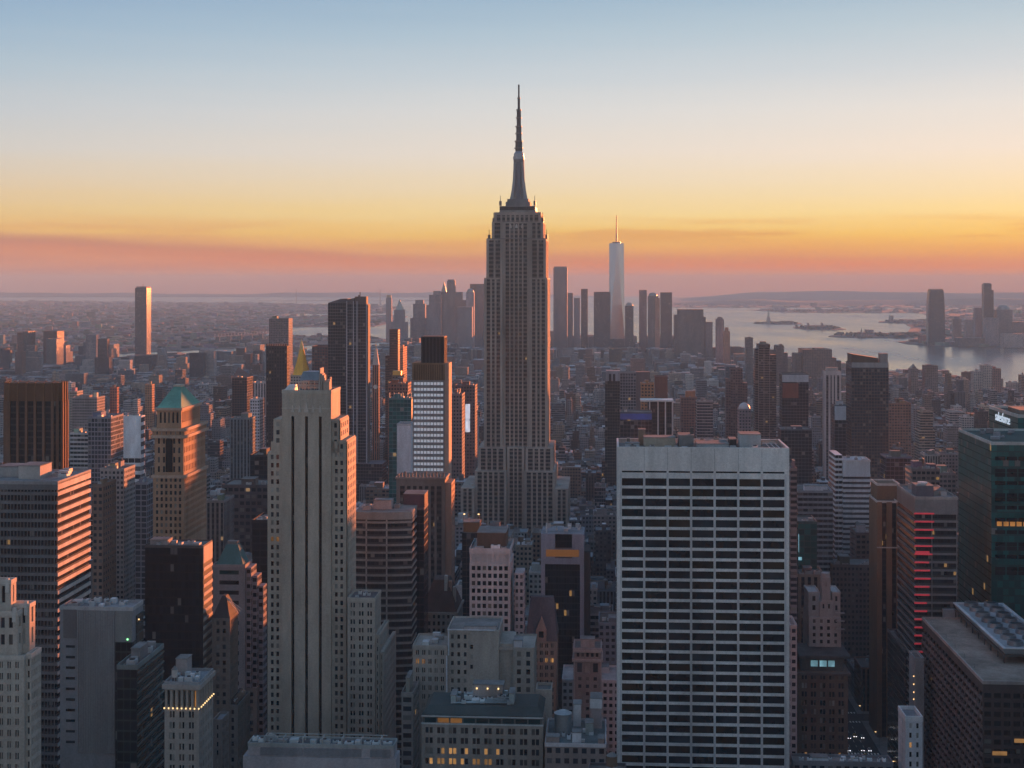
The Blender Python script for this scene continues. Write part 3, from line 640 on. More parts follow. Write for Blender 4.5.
# storage tanks on the far peninsula
for i, (px, lab) in enumerate(((777, 'white storage tank on the hazy far peninsula, seaward one of the pair'), (787, 'white storage tank on the hazy far peninsula, inland one of the pair'))):
    D_ = 15000; m = MB(); m.cyl(0, 0, 26, 26, 0, 20, 16); o = m.build('storage_tank', 'paint', None, (.8, .78, .75)); o.location = ((px - 512) / F * D_, D_, 3); tag(o, lab, 'storage tank', 'far storage tanks')
# ---------------------------------------------------------------- landmark buildings, far to near
facade('strip', .03, .97, .34, .90, .07, .003, (.016, .017, .022), grough=.2)
facade('strip_wide', .03, .97, .22, .95, .05, .003, (.014, .016, .022))
facade('lattice', .10, .90, .12, .88, .12, .002, (.03, .04, .055))
def piers(mbw, mbg, x, y, z, sp, pw, dep=.6, top=1.5, cw=2.0, bay=1.6, fl=3.7, sides='FRLB', side_sp=None):
    x0, x1, y0, y1 = *x, *y; z0, z1 = z
    mbg.box(x0 + dep, x1 - dep, y0 + dep, y1 - dep, z0, z1 - .3, bay, fl, cap=False)
    zt = z1 - top
    if top > 0: mbw.box(x0, x1, y0, y1, zt, z1)
    for (cx0, cx1) in ((x0, x0 + cw), (x1 - cw, x1)):
        for (cy0, cy1) in ((y0, y0 + cw), (y1 - cw, y1)): mbw.box(cx0, cx1, cy0, cy1, z0, zt)
    def run(L, s): n = max(1, round((L - 2 * cw) / s)); return [cw + (L - 2 * cw) * i / n for i in range(1, n)]
    def emit(seq, w):
        return [(p - w / 2, p + w / 2) for p in seq]
    for p, q in emit(run(x1 - x0, sp), pw):
        if 'F' in sides: mbw.box(x0 + p, x0 + q, y0, y0 + dep + .05, z0, zt)
        if 'B' in sides: mbw.box(x0 + p, x0 + q, y1 - dep - .05, y1, z0, zt)
    for p, q in emit(run(y1 - y0, side_sp or sp), pw):
        if 'L' in sides: mbw.box(x0, x0 + dep + .05, y0 + p, y0 + q, z0, zt)
        if 'R' in sides: mbw.box(x1 - dep - .05, x1, y0 + p, y0 + q, z0, zt)
def ring_poly(cx, cy, r, n, ph=0): return [(cx + r * math.cos(2 * math.pi * i / n + ph), cy + r * math.sin(2 * math.pi * i / n + ph)) for i in range(n)]

# --- the giant spired skyscraper
b = Bd('skyscraper', 'giant stone skyscraper with stepped shoulders, silver mast and long antenna, tallest in view', 484, 547.6, 276, 1304, depth=58, yb=522, short='giant spired skyscraper')
LS = (.42, .365, .325)
wl, gl = MB(), MB()
X, Z = b.X, b.Z
def tier(xa, xb, ya, yb_, fy, by, sp=4.6, pw=1.7, top=1.2, cw=2.4): piers(wl, gl, (X(xa), X(xb)), (fy, by), (Z(yb_) if yb_ else 0, Z(ya)), sp, pw, .7, top, cw)
tier(484, 502.6, 278, 447, 0, 58); tier(529.4, 547.6, 278, 447, 0, 58)           # wings of the shaft
tier(502.6, 529.4, 222, 447, 3.4, 54.6, 3.6, 1.2)                                # recessed middle bay
tier(486.2, 502.6, 239, 278, 1.2, 56.8); tier(529.4, 546.0, 239, 278, 1.2, 56.8)
tier(491.5, 502.6, 221.5, 239, 4, 54); tier(529.4, 543, 221.5, 239, 4, 54)
tier(493.6, 540.6, 212, 221.5, 6, 52, 4.2, 1.6, 2.5)
tier(475.5, 507, 470, 0, -7, 66); tier(524.5, 555.4, 470, 0, -7, 66)
tier(478.5, 506, 447, 470, -3, 62); tier(525.6, 553, 447, 470, -3, 62)
tier(507, 524.5, 447, 0, -1.5, 60, 3.6, 1.2)
tier(462, 475.5, 486, 0, -12, 70); tier(555.4, 568.6, 486, 0, -12, 70)
b.part('wall', wl, 'masonry', LS); b.part('glazing', gl, 'strip', (.20, .175, .16))
m = MB(); m.box(X(486.5), X(545.6), 2, 56, Z(239), Z(239) + .6); b.part('setback_roof', m, 'roofing', (.2, .19, .19))
m = MB(); m.box(X(498.7), X(534.8), 10, 48, Z(212), Z(205.5), 2.0, 4); b.part('observation_deck', m, 'strip', (.30, .29, .29))
m = MB(); m.box(X(502), X(532), 9.6, 10, Z(211.5), Z(210)); b.part('deck_lights', m, 'pane_blind')
m = MB(); m.box(X(504.6), X(529.2), 14, 44, Z(205.5), Z(201)); m.box(X(506), X(527.6), 16, 42, Z(201), Z(198)); b.part('mast_base', m, 'masonry', (.25, .24, .24))
mx, my = X(516.9), 29.0
m = MB(); m.frustum(ring_poly(mx, my, 7.2, 16), Z(198), ring_poly(mx, my, 5.6, 16), Z(184)); m.frustum(ring_poly(mx, my, 5.5, 16), Z(184), ring_poly(mx, my, 4.8, 16), Z(157)); b.part('mast', m, 'masonry', (.27, .26, .26))
for a in (0, 1, 2, 3):
    c_, s_ = math.cos(a * math.pi / 2 + math.pi / 4), math.sin(a * math.pi / 2 + math.pi / 4); m = MB()
    for (r0, r1, za, zb) in ((9.8, 7.6, Z(198), Z(189)), (7.6, 6.0, Z(189), Z(178)), (6.0, 5.0, Z(178), Z(160))):
        p = lambda r, k: (mx + r * c_ - k * s_, my + r * s_ + k * c_)
        m.frustum([p(3.5, -1.5), p(r0, -1.5), p(r0, 1.5), p(3.5, 1.5)], za, [p(3.5, -1.5), p(r1, -1.5), p(r1, 1.5), p(3.5, 1.5)], zb)
    b.part('mast_wing', m, 'masonry', (.36, .35, .35))
m = MB(); m.box(mx - 1.6, mx + 1.6, my - 8, my - 4.2, Z(198), Z(160)); b.part('mast_window', m, 'strip_wide', (.2, .2, .22))
m = MB(); m.cyl(mx, my, 5.3, 5.3, Z(157), Z(154), 16); m.cyl(mx, my, 4.6, 4.6, Z(154), Z(151), 16); m.cyl(mx, my, 4.4, 2.2, Z(151), Z(147.5), 16); b.part('mast_crown', m, 'metalwork', (.38, .39, .42))
m = MB()
for (r0, ya, yb_) in ((3.3, 148.5, 139), (2.5, 139, 124), (2.0, 124, 107), (1.15, 107, 95), (.75, 95, 80.5)): m.cyl(mx, my, r0, r0 * .95, Z(ya), Z(yb_), 8)
b.part('antenna', m, 'masonry', (.16, .15, .15))
for yy, rr_ in ((146, 4.2), (139, 3.9), (131, 3.3), (124, 3.2), (115, 2.7), (107, 2.4), (95, 1.5)):
    m = MB(); m.cyl(mx, my, rr_, rr_, Z(yy), Z(yy) + 1.1, 10); b.part('antenna_ring', m, 'metalwork', (.25, .22, .2))
for px, y_ in ((488, 239), (492.6, 222), (499.4, 205), (534, 205), (542, 222), (546, 239)):
    m = MB(); m.box(X(px) - 1.1, X(px) + 1.1, 12, 14, Z(y_), Z(y_) + 4.2); m.tube((X(px), 13, Z(y_) + 4), (X(px), 13, Z(y_) + 9), .25); b.part('dish_mount', m, 'metalwork', (.22, .2, .2))
for px in (510.3, 516.2, 522):
    m = MB(); m.frustum([(X(px) - 1.2, 2.9), (X(px) + 1.2, 2.9), (X(px) + 1.2, 3.4), (X(px) - 1.2, 3.4)], Z(228), [(X(px) - .5, 2.9), (X(px) + .5, 2.9), (X(px) + .5, 3.4), (X(px) - .5, 3.4)], Z(224)); b.part('finial', m, 'paint', (.5, .48, .45))
for px in (472, 497, 536, 560):
    m = MB(); m.box(X(px) - 1.5, X(px) + 1.5, 2, 5, Z(486) if px in (472, 560) else Z(470), (Z(486) if px in (472, 560) else Z(470)) + 2); b.part('rooftop_unit', m, 'paint', (.5, .5, .5))

# --- generic mid-distance towers: wall, roof, parapet, bulkheads
def mid(label, x0, x1, y, D, side=None, yb=520, tint=(.3, .27, .25), style='punched', depth=None, bay=3.4, fl=3.7, heads=1, tank=0, units=2, name='office_tower', short=None, tiers=(), parts=None, group=None, par=None, rooft=(.17, .165, .16)):
    b = Bd(name, label, x0, x1, y, D, side=side, depth=depth, yb=yb, short=short, group=group)
    b.tower(style, tint, bay, fl)
    b.roof(tint=rooft); b.parapet(tint=par or tuple(q * 1.05 for q in tint))
    rr = random.Random(int(x0 * 7 + y))
    for i in range(heads):
        wx, wy = b.w * rr.uniform(.22, .4), b.d * rr.uniform(.25, .45); ax = rr.uniform(.1 * b.w, .9 * b.w - wx); ay = b.d * .12 + i * b.d * .42; ay = min(ay, b.d * .9 - wy)
        b.bulkhead((ax, ax + wx), (ay, ay + wy), rr.uniform(3, 6), tint=tuple(q * rr.uniform(.7, 1.1) for q in tint))
    for i in range(tank): b.tank(b.w * rr.uniform(.2, .8), b.d * rr.uniform(.5, .85), r=1.8, h=3.4)
    if units: b.units(units, y=(.8, b.d * .3), seed=int(D))
    for (a0, a1, ya, fy, by) in tiers:
        b.tower(style, tint, bay, fl, x=(b.X(a0), b.X(a1)), y=(fy, by), z=(0, b.Z(ya)), name='lower_wing')
    if parts: parts(b)
    return b
GB = 'towers south of the park'
# far left
def brown_parts(b):
    c = 4.5
    b.root['label'] = b.root['label']
b = Bd('office_tower', 'brown chamfered tower with bronze vertical fins and a blank copper-brown crown', 2, 59.5, 383, 900, depth=17, yb=482, short='brown chamfered tower')
c_ = 4.5; oct_ = lambda o: [(c_ + 0, -o), (b.w - c_, -o), (b.w + o, c_), (b.w + o, b.d - c_), (b.w - c_, b.d + o), (c_, b.d + o), (-o, b.d - c_), (-o, c_)]
m = MB(); m.prism(oct_(-.6), 0, b.Z(401), 2.2, 3.8); b.part('glazing', m, 'strip_wide', (.05, .045, .045))
m = MB(); m.prism(oct_(0), b.Z(401), b.h); b.part('crown', m, 'masonry', (.16, .085, .05))
P_ = oct_(0); fins = MB(); fin2 = MB()
for i in range(8):
    a, e = P_[i], P_[(i + 1) % 8]; L = math.dist(a, e); n = max(2, round(L / 5.2))
    for k in range(n):
        q = k / n; p = (a[0] + (e[0] - a[0]) * q, a[1] + (e[1] - a[1]) * q); fins.box(p[0] - .75, p[0] + .75, p[1] - .75, p[1] + .75, 0, b.Z(401) - .05); fin2.box(p[0] - .5, p[0] + .5, p[1] - .5, p[1] + .5, b.Z(401), b.h + .4)
b.part('wall', fins, 'masonry', (.19, .11, .075)); b.part('crown_ribs', fin2, 'masonry', (.2, .11, .065))
b.roof(x=(c_, b.w - c_), y=(c_, b.d - c_), tint=(.1, .09, .085))
mid('dark blue gridded office block with a banded lit flank and a dark roof deck', 88, 111, 418, 1150, side=123.4, yb=478, tint=(.24, .26, .31), style='lattice', bay=2.6, fl=3.6, heads=1, short='dark blue gridded block')
mid('bright white box standing behind the dark blue gridded block', 122, 141, 417, 1400, yb=455, tint=(.72, .74, .76), style='ribbon', depth=12, bay=6, fl=8, heads=0, parts=lambda b: b.part('blank_front', (lambda m: (m.box(.3, b.w - .3, -.3, 0, b.h * .72, b.h), m)[1])(MB()), 'paint', (.78, .8, .84)))
mid('low pale banded block in front of the dark blue gridded one', 70, 88, 434, 1250, yb=455, tint=(.5, .52, .54), style='ribbon', depth=26, heads=1)
mid('old grey stone apartment block below the dark blue gridded block', 100, 124, 470, 1000, side=135, yb=545, tint=(.36, .34, .33), bay=3.0, fl=3.4, tank=1, heads=2, tiers=((96, 106, 488, -5, 12),), name='apartment_block')
mid('slim brown slab squeezed behind the banded copper-lit tower', 92.5, 103, 486, 820, yb=545, tint=(.2, .14, .115), depth=22)
mid('tall blue-grey slab beside the old stone apartment block', 135, 147, 484, 980, yb=545, tint=(.25, .27, .31), style='lattice', depth=22)
mid('dark angular tower with a raked brown top east of the slim white towers', 232, 247, 378, 2100, yb=420, tint=(.13, .10, .095), style='curtain', depth=36, heads=0, short='raked dark tower', parts=lambda b: b.part('raked_top', (lambda m: (m.face([(0, 0, b.h + .2), (b.w, 0, b.h + .2), (b.w, b.d, b.h + .2), (0, b.d, b.h + 14)]), m)[1])(MB()), 'masonry', (.2, .12, .1)))
mid('slim white patterned tower between the dark teal slab and the black tower', 250, 259.5, 400, 1550, side=264, yb=456, tint=(.62, .62, .66), style='punched', bay=2.6, fl=3.4, heads=1, short='slim white patterned tower')
mid('teal-grey apartment slab with pale vertical lines and a stepped roof', 230, 250, 419, 1450, yb=470, tint=(.19, .24, .27), style='pier', depth=22, heads=2, name='apartment_tower')
mid('broad white building of tall narrow bays far beyond the slim white towers', 252, 266, 383, 2600, yb=400, tint=(.48, .46, .48), style='pier', depth=40, bay=5, fl=12, heads=0)
mid('low black office slab between the stone tower and the pale banded block', 250, 268, 456, 1150, yb=500, tint=(.03, .03, .035), style='curtain', depth=30)
mid('long dark block with rows of pale lit bays behind the teal-roofed tower', 222, 268, 486, 1000, yb=545, tint=(.085, .08, .09), style='paired', depth=30, bay=4, fl=4.6, heads=1)
mid('dark flat slab with no windows between the teal pyramid and the tall stone tower', 252, 268, 522, 760, yb=600, tint=(.025, .027, .035), style='curtain', depth=26, heads=0)
mid('old stone block with tall arcaded bays beside the copper-roofed brick tower', 206, 224, 502, 950, yb=545, tint=(.22, .2, .2), style='pier', depth=26, tank=1)
mid('rust coloured sunlit tower far beyond the copper-roofed brick tower', 145, 152, 385, 2300, side=154.5, yb=412, tint=(.44, .25, .15), style='punched', heads=1)
mid('pale stepped tower rising behind the brown chamfered tower', 67, 77, 392, 2100, yb=420, tint=(.42, .38, .33), depth=24, heads=1, group=None)
mid('dark red stepped tower with a sunlit edge beyond the dark blue gridded block', 110, 117, 388, 2000, side=119, yb=418, tint=(.33, .14, .11), heads=1)
mid('grey stone block with a bright corner beyond the dark blue gridded block', 72, 97, 398, 1900, yb=420, tint=(.3, .27, .27), depth=30, heads=1, parts=lambda b: b.bulkhead((b.w * .85, b.w * .98), (1, 7), 7, tint=(.75, .62, .45)))
# behind the tall stone tower
mid('black fluted tower with a crenellated top beside the gold pyramid', 266, 287, 347, 1550, side=289.4, yb=480, tint=(.05, .045, .05), style='pier', bay=3, heads=0, units=0, short='black fluted tower', parts=lambda b: [b.bar('crenel', (b.w * i / 9 + .3, b.w * i / 9 + 1.6), (.2, 1.4), (b.h, b.h + 3.5), tint=(.06, .05, .055)) for i in range(9)])
mid('wide grey apartment slab far beyond the black fluted tower', 269, 288.6, 319, 3100, yb=350, tint=(.22, .2, .215), style='lattice', depth=40, heads=1, name='apartment_tower', short='wide grey slab')
b = Bd('office_tower', 'stone tower under a steep gilded pyramid roof with a lantern on its tip', 290.5, 309, 376, 1900, depth=25, yb=400, short='gold pyramid tower')
b.tower('punched', (.42, .38, .33), 3.4, 3.8); cxm, cym = b.w / 2, b.d / 2
b.parapet(tint=(.4, .36, .3))
m = MB(); r8 = lambda r: ring_poly(cxm, cym, r, 8, math.pi / 8); m.frustum(r8(b.w * .5), b.h + .2, r8(b.w * .26), b.Z(361), False); m.frustum(r8(b.w * .26), b.Z(361), r8(b.w * .13), b.Z(350)); b.part('pyramid_roof', m, 'masonry', (.95, .53, .075))
m = MB(); m.frustum(r8(b.w * .11), b.Z(350), r8(b.w * .10), b.Z(346.5)); m.frustum(r8(b.w * .09), b.Z(346.5), r8(.2), b.Z(339.5)); b.part('lantern', m, 'masonry', (.80, .58, .25))
for qx in (.06, .94):
    m = MB(); m.frustum(ring_poly(b.w * qx, 1.5, 1.5, 4, math.pi / 4), b.h, ring_poly(b.w * qx, 1.5, .1, 4, math.pi / 4), b.h + 7); b.part('pinnacle', m, 'masonry', (.45, .4, .33))
# paired slab with folded crown
b = Bd('apartment_tower', 'twin-slab dark glass tower with pale vertical seams and a jagged crown', 328, 347.8, 303, 1560, depth=34, yb=500, short='twin-slab dark glass tower')
GT = (.15, .155, .185)
b.tower('curtain', GT, 2.6, 3.4, x=(0, b.X(347.6)))
xr0, xr1 = b.X(348), b.X(368.6)
b.tower('curtain', (.17, .18, .215), 2.6, 3.4, x=(xr0, xr1), y=(-7, 8), z=(0, b.Z(304)), name='front_slab')
m = MB()
for (xa, xb, fy, by, z0, za, zb) in ((b.X(328.2), b.X(340), 1, 20, b.h, b.Z(303), b.Z(299)), (b.X(340), b.X(347.4), 1, 20, b.h, b.Z(299), b.Z(298.6)), (xr0 + .1, b.X(355), -6.8, 7.5, b.Z(304), b.Z(299.5), b.Z(298))):
    m.face([(xa, fy, z0), (xb, fy, z0), (xb, fy, zb), (xa, fy, za + .2)]); m.face([(xb, by, z0), (xa, by, z0), (xa, by, za + .2), (xb, by, zb)]); m.face([(xa, fy, za + .2), (xb, fy, zb), (xb, by, zb), (xa, by, za + .2)]); m.face([(xb, fy, z0), (xb, by, z0), (xb, by, zb), (xb, fy, zb)]); m.face([(xa, by, z0), (xa, fy, z0), (xa, fy, za + .2), (xa, by, za + .2)])
b.part('crown', m, 'masonry', (.13, .125, .14))
for px in (348, 354.6, 358.2, 367.8):
    m = MB(); m.box(b.X(px) - .5, b.X(px) + .5, -7.9, -7.0, 0, b.Z(301) if px < 362 else b.Z(304)); b.part('seam', m, 'paint', (.44, .45, .50))
m = MB(); m.box(b.X(355.4), b.X(367), -4, 7, b.Z(304), b.Z(296.5), 2.5, 3); b.part('penthouse', m, 'masonry', (.20, .16, .15))
m = MB(); m.tube((b.X(359.6), 3, b.Z(296.5)), (b.X(359.6), 3, b.Z(292)), .5); m.tube((b.X(358.4), 3, b.Z(296.5)), (b.X(358.4), 3, b.Z(295)), .8); b.part('mast', m, 'metalwork', (.15, .13, .13))
b.part('edge_strip', (lambda m: (m.box(xr1, xr1 + .5, -6.6, 7.6, 0, b.Z(305)), m)[1])(MB()), 'masonry', (.12, .11, .11))  # plain dark strip along the front slab's right edge
b.part('podium', (lambda m: (m.box(b.X(352), b.X(384), -14, 20, 0, b.Z(462), 2.8, 3.6), m)[1])(MB()), 'curtain', (.13, .13, .16))
mid('broad dark red block half hidden by the twin-slab dark glass tower', 312, 330, 347, 1900, yb=395, tint=(.15, .075, .07), style='lattice', depth=40, heads=0, units=0, short='dark red block', rooft=(.1, .08, .08))
# slim clock campanile with sharp top
b = Bd('campanile', 'slim old campanile with a sharp pale spire beside the twin-slab dark tower', 372.4, 378.6, 365, 2050, depth=10, yb=480, short='slim campanile')
b.tower('pier', (.40, .19, .13), 3, 4); m = MB(); m.frustum([(0, 0), (b.w, 0), (b.w, b.d), (0, b.d)], b.h, [(b.w * .35, b.d * .35), (b.w * .65, b.d * .35), (b.w * .65, b.d * .65), (b.w * .35, b.d * .65)], b.Z(349)); b.part('spire_roof', m, 'masonry', (.55, .48, .44))
m = MB(); m.cyl(b.w / 2, b.d / 2, .8, .1, b.Z(349), b.Z(341), 6); b.part('lantern', m, 'metalwork', (.6, .45, .2))
m = MB(); m.cyl(0, 0, 3.2, 3.2, 0, .5, 16); o = b.part('clock_face', m, 'paint', (.6, .58, .54)); o.rotation_euler = (R(90), 0, 0); o.location = (b.w / 2, -.02, b.h * .8)
mid('slender black and bronze slab tower beyond the slim campanile', 389.5, 398, 330, 2150, yb=380, tint=(.10, .065, .055), style='strip', depth=20, heads=0, units=0, short='slender bronze slab', tiers=((385, 390, 356, 3, 18),))
mid('narrow orange sunlit apartment tower beside the slender bronze slab', 399.2, 403, 348, 2300, side=407, yb=372, tint=(.50, .22, .13), heads=1, units=0)
mid('short dark tower under a small gilded square cap', 392, 404, 376, 1800, yb=398, tint=(.16, .13, .11), depth=16, heads=0, units=0, parts=lambda b: b.part('gilded_cap', (lambda m: (m.box(b.w * .05, b.w * .75, 1, 9, b.h + .2, b.Z(371)), m)[1])(MB()), 'metalwork', (.7, .5, .14)))
mid('reddish stepped apartment block above the teal glass slab', 388, 408, 384, 1600, yb=402, tint=(.30, .17, .14), depth=26, heads=2, tank=1, name='apartment_block')
mid('teal glass slab standing behind the blank white wall', 389, 411.4, 399, 1300, yb=500, tint=(.12, .22, .24), style='tealglass', depth=16, heads=1, short='teal glass slab', parts=lambda b: b.part('roof_frame', (lambda m: [m.box(b.w * f, b.w * f + .7, .2, .9, b.h, b.h + 6) for f in (.0, .2, .4, .6, .8, .96)] and m)(MB()), 'paint', (.2, .3, .32)))
mid('plain white windowless slab in front of the teal glass one', 397, 410.8, 425, 1180, yb=476, tint=(.66, .66, .70), style='masonry', depth=20, heads=0, units=0, par=(.5, .5, .52), short='plain white slab')
# white gridded hotel tower with a dark fluted top
b = Bd('hotel_tower', 'slim tower of bright white gridded windows under a bronze crown and black fluted top', 412.6, 444.4, 380, 1050, depth=20, yb=476, short='white gridded hotel tower')
BW = (.30, .27, .27)
mw = MB(); b.zv = b.Z(478); b.relief(mw, (0, b.w), (0, b.d), (0, b.h), 2.5, 4.15, .82, .50, dep=.2, edge=.7); b.part('wall', mw, 'masonry', (.27, .255, .26))
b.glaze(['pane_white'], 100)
m = MB(); piers(m, (g_ := MB()), (-.3, b.w + .3), (-.3, b.d + .3), (b.h + .02, b.Z(363)), 1.6, .7, .5, 1.2, 1.2); b.part('crown', m, 'masonry', (.24, .16, .10)); b.part('crown_screen', g_, 'masonry', (.14, .09, .06))
m, g_ = MB(), MB(); piers(m, g_, (b.X(420.8), b.X(444.2)), (1.5, b.d - 1.5), (b.Z(363), b.Z(336.6)), 2.4, .8, .5, .8, .9); b.part('fluted_top', m, 'masonry', (.075, .068, .075)); b.part('top_louvers', g_, 'masonry', (.035, .033, .038))
b.roof(x=(b.X(421), b.X(444)), y=(2, b.d - 2), z=b.Z(336.6))
m = MB(); m.box(b.w + .02, b.w + 3.2, .6, b.d - .6, 0, b.Z(363), 3, 4.15); b.part('flank_wall', m, 'masonry', (.52, .36, .29))  # flank tinted warm orange to carry the sunset light on this side
b2 = Bd('office_tower', 'brown stone tower with tall arched window bays and ragged cornice below the white gridded tower', 396.4, 445, 478, 920, depth=22, yb=600, short='brown arched-bay tower')
wl, gl = MB(), MB(); piers(wl, gl, (0, b2.w), (0, b2.d), (0, b2.h), 3.6, 1.5, .6, 5.0, 2.2, 1.8, 3.9); b2.part('wall', wl, 'masonry', (.20, .16, .15)); b2.part('glazing', gl, 'strip', (.07, .06, .06)); b2.roof(); b2.cornice(b2.h + .6, tint=(.26, .22, .2))
for i in range(14): b2.bar('crest', (b2.w * (i + .2) / 14, b2.w * (i + .75) / 14), (0, 1), (b2.h + .7, b2.h + 2.6 + (i % 3) * .8), tint=(.24, .2, .18))
m = MB(); b2.relief(m, (b2.w + .02, b2.w + 4), (1, b2.d), (0, b2.h - 3), 2.6, 3.7, .45, .5, faces='R'); b2.part('flank_wall', m, 'masonry', (.34, .2, .15)); b2.glaze(DARKW, 60)  # lighter orange flank: sunlight put into the wall colour
mid('grey stone office block with a glowing skylight strip far behind the brown arched-bay tower', 450, 462, 395, 1500, yb=470, tint=(.2, .17, .18), depth=30, heads=2)
mid('dark brown stepped block with a pale blue glazed bay beside the giant spired skyscraper', 455, 475, 386, 1700, yb=440, tint=(.17, .13, .14), depth=30, heads=1, parts=lambda b: b.part('glazed_bay', (lambda m: (m.box(b.w * .52, b.w * .75, -.6, -.05, b.Z(432), b.Z(404)), m)[1])(MB()), 'pane_pale'))
# west of the giant skyscraper
mid('tall pale-fronted slab with a louvred roof screen and slate-blue flank', 620, 636, 373, 1750, yb=415, tint=(.24, .265, .295), style='lattice', depth=26, heads=0, units=0, short='pale slate slab', parts=lambda b: [b.bar('roof_screen', (b.X(606) , b.X(620) - .1), (0, 20), (b.Z(381), b.Z(371)), 'masonry', (.26, .29, .34)), b.tower('curtain', (.10, .12, .12), 3, 3.7, x=(b.X(605), b.X(620) - .1), y=(.3, 20), z=(0, b.Z(381.2)), name='glazed_wing'), b.bar('louvre_screen', (b.X(636) + .1, b.X(650)), (2, 18), (0, b.Z(372)), 'masonry', (.16, .14, .15)), b.part('louvre_bay', (lambda m: [m.box(b.X(p), b.X(p + 2.2), -.4, -.05, b.Z(383), b.Z(374)) for p in (609, 613)] and m)(MB()), 'pane_dark')])
mid('plain red-brown block standing behind the white-columned roof canopy', 655, 667.6, 377, 1900, yb=402, tint=(.20, .10, .085), style='masonry', depth=22, heads=0, units=0, par=(.2, .1, .09))
mid('orange-brown brick block with a lit gable beside the plain red-brown block', 641, 654, 384, 1650, yb=402, tint=(.40, .22, .13), depth=18, heads=1)
mid('wide dark glass block with a bright blue band under its roofline', 620, 652, 413, 1350, yb=440, tint=(.12, .13, .16), style='curtain', depth=26, heads=0, units=1, short='blue-banded block', parts=lambda b: b.part('blue_band', (lambda m: (m.box(.2, b.w - .2, -.4, -.05, b.Z(419.5), b.Z(413.6)), m)[1])(MB()), 'paint', (.09, .12, .42)))
b = Bd('office_tower', 'dark tower with four white fins carrying a flat white roof canopy', 641, 673, 401.5, 1500, depth=24, yb=440, short='white-finned tower')
b.tower('curtain', (.07, .065, .07), 2.6, 3.8, x=(b.X(648), b.w - 1)); m = MB(); m.box(-.5, b.w + .5, -2.5, b.d, b.h + .02, b.h + 1.6); b.part('roof_canopy', m, 'paint', (.66, .66, .66))
for px in (649.6, 658, 665.4, 672.4): b.bar('fin', (b.X(px) - .65, b.X(px) + .65), (-2.2, -.02), (0, b.h), 'paint', (.60, .58, .58))
mid('brown stone block with terraces below an orange lit gable far right of the white-finned tower', 681, 697, 398, 2000, yb=440, tint=(.21, .12, .11), depth=28, heads=1, parts=lambda b: b.bulkhead((b.w * .3, b.w * .9), (3, 14), 9, tint=(.42, .2, .12)))
mid('grey terraced apartment house beside the brown stone block with an orange gable', 697, 713, 402, 1800, yb=440, tint=(.30, .28, .29), style='ribbon', depth=24, heads=1, name='apartment_block')
mid('slim dark tower with square battlemented shoulders and a glass-fronted crown', 730.6, 742.6, 369, 2000, yb=436, tint=(.13, .11, .12), style='punched', depth=20, heads=0, units=0, short='battlemented dark tower', tiers=((726, 731, 379, 2, 18), (742.6, 747.6, 383, 2, 18)))
mid('short grey tower with a white domed roof in front of the battlemented dark tower', 739, 751, 410, 1700, yb=438, tint=(.27, .25, .28), depth=20, heads=0, units=0, parts=lambda b: dome(403, (.6, .6, .63), mat='paint')(b))
b = mid('tall black gridded apartment tower with stepped corner tops', 758.6, 770, 345, 1900, yb=440, tint=(.16, .14, .14), style='ribbon', depth=28, bay=3, fl=3.2, heads=0, units=0, short='black gridded apartment tower', name='apartment_tower', tiers=((755.4, 758.6, 349, 2, 26), (770, 776.4, 355, 2, 26)), parts=lambda b: [b.bulkhead((b.w * .2, b.w * .7), (4, 16), 4, tint=(.2, .22, .2))])
for px in (758.6, 764, 769.6): b.bar('seam', (b.X(px) - .25, b.X(px) + .25), (-.5, -.02), (0, b.h - 4), 'paint', (.3, .28, .27))
mid('broad dark glass tower with a pale blue blank top and reddish reflections', 782, 808.6, 374.5, 1750, yb=440, tint=(.10, .115, .14), style='curtain', depth=26, heads=0, units=0, short='pale-topped glass tower', parts=lambda b: [b.part('blank_top', (lambda m: (m.box(.1, b.w - .1, -.5, -.03, b.Z(382), b.h - .3), m)[1])(MB()), 'paint', (.44, .50, .56)), b.part('red_reflection', (lambda m: (m.box(.6, b.w * .62, -.4, -.03, b.Z(398), b.Z(383)), m)[1])(MB()), 'masonry', (.22, .09, .07))])  # reddish reflection painted as a thin flat piece over the glass
mid('dark blue glass base block below the pale-topped glass tower', 781, 812, 430, 1500, yb=490, tint=(.09, .12, .15), style='curtain', depth=30, heads=1)
b = Bd('office_tower', 'white tower with narrow dark vertical slots and a blank capped top', 824.6, 841, 371, 1850, depth=18, yb=440, short='white slotted tower')
wl, gl = MB(), MB(); piers(wl, gl, (0, b.w), (0, b.d), (0, b.h), 4.4, 2.6, .6, 5.5, 2.0, 1.8, 3.6); b.part('wall', wl, 'masonry', (.56, .52, .52)); b.part('glazing', gl, 'strip', (.14, .12, .13)); b.roof(); b.bulkhead((b.w * .15, b.w * .85), (3, 14), 4, tint=(.5, .46, .45))
mid('small blue-capped glass tower in front of the white slotted tower', 834.6, 846, 406, 1500, yb=455, tint=(.10, .12, .16), style='curtain', depth=18, heads=0, parts=lambda b: [b.part('pale_cap', (lambda m: (m.box(.05, b.w - .05, -.5, -.02, b.Z(420), b.h - .2), m)[1])(MB()), 'paint', (.40, .48, .55)), b.bulkhead((b.w * .2, b.w * .8), (3, 10), 5, tint=(.4, .46, .52))])
b = Bd('apartment_tower', 'tall dark gridded tower with a sloping roof shed and a pale mechanical band', 851.4, 888.6, 362.5, 1500, depth=34, yb=470, short='dark gridded tower')
b.tower('lattice', (.12, .105, .105), 2.9, 3.3); b.roof()
m = MB(); m.box(.2, b.w - .2, -.35, -.03, b.h - 5.2, b.h); b.part('mechanical_band', m, 'paint', (.33, .34, .35))
m = MB(); x0_, x1_, h0_, h1_ = .3, b.w * .72, b.Z(354), b.Z(358); y0_, y1_ = .3, b.d * .8
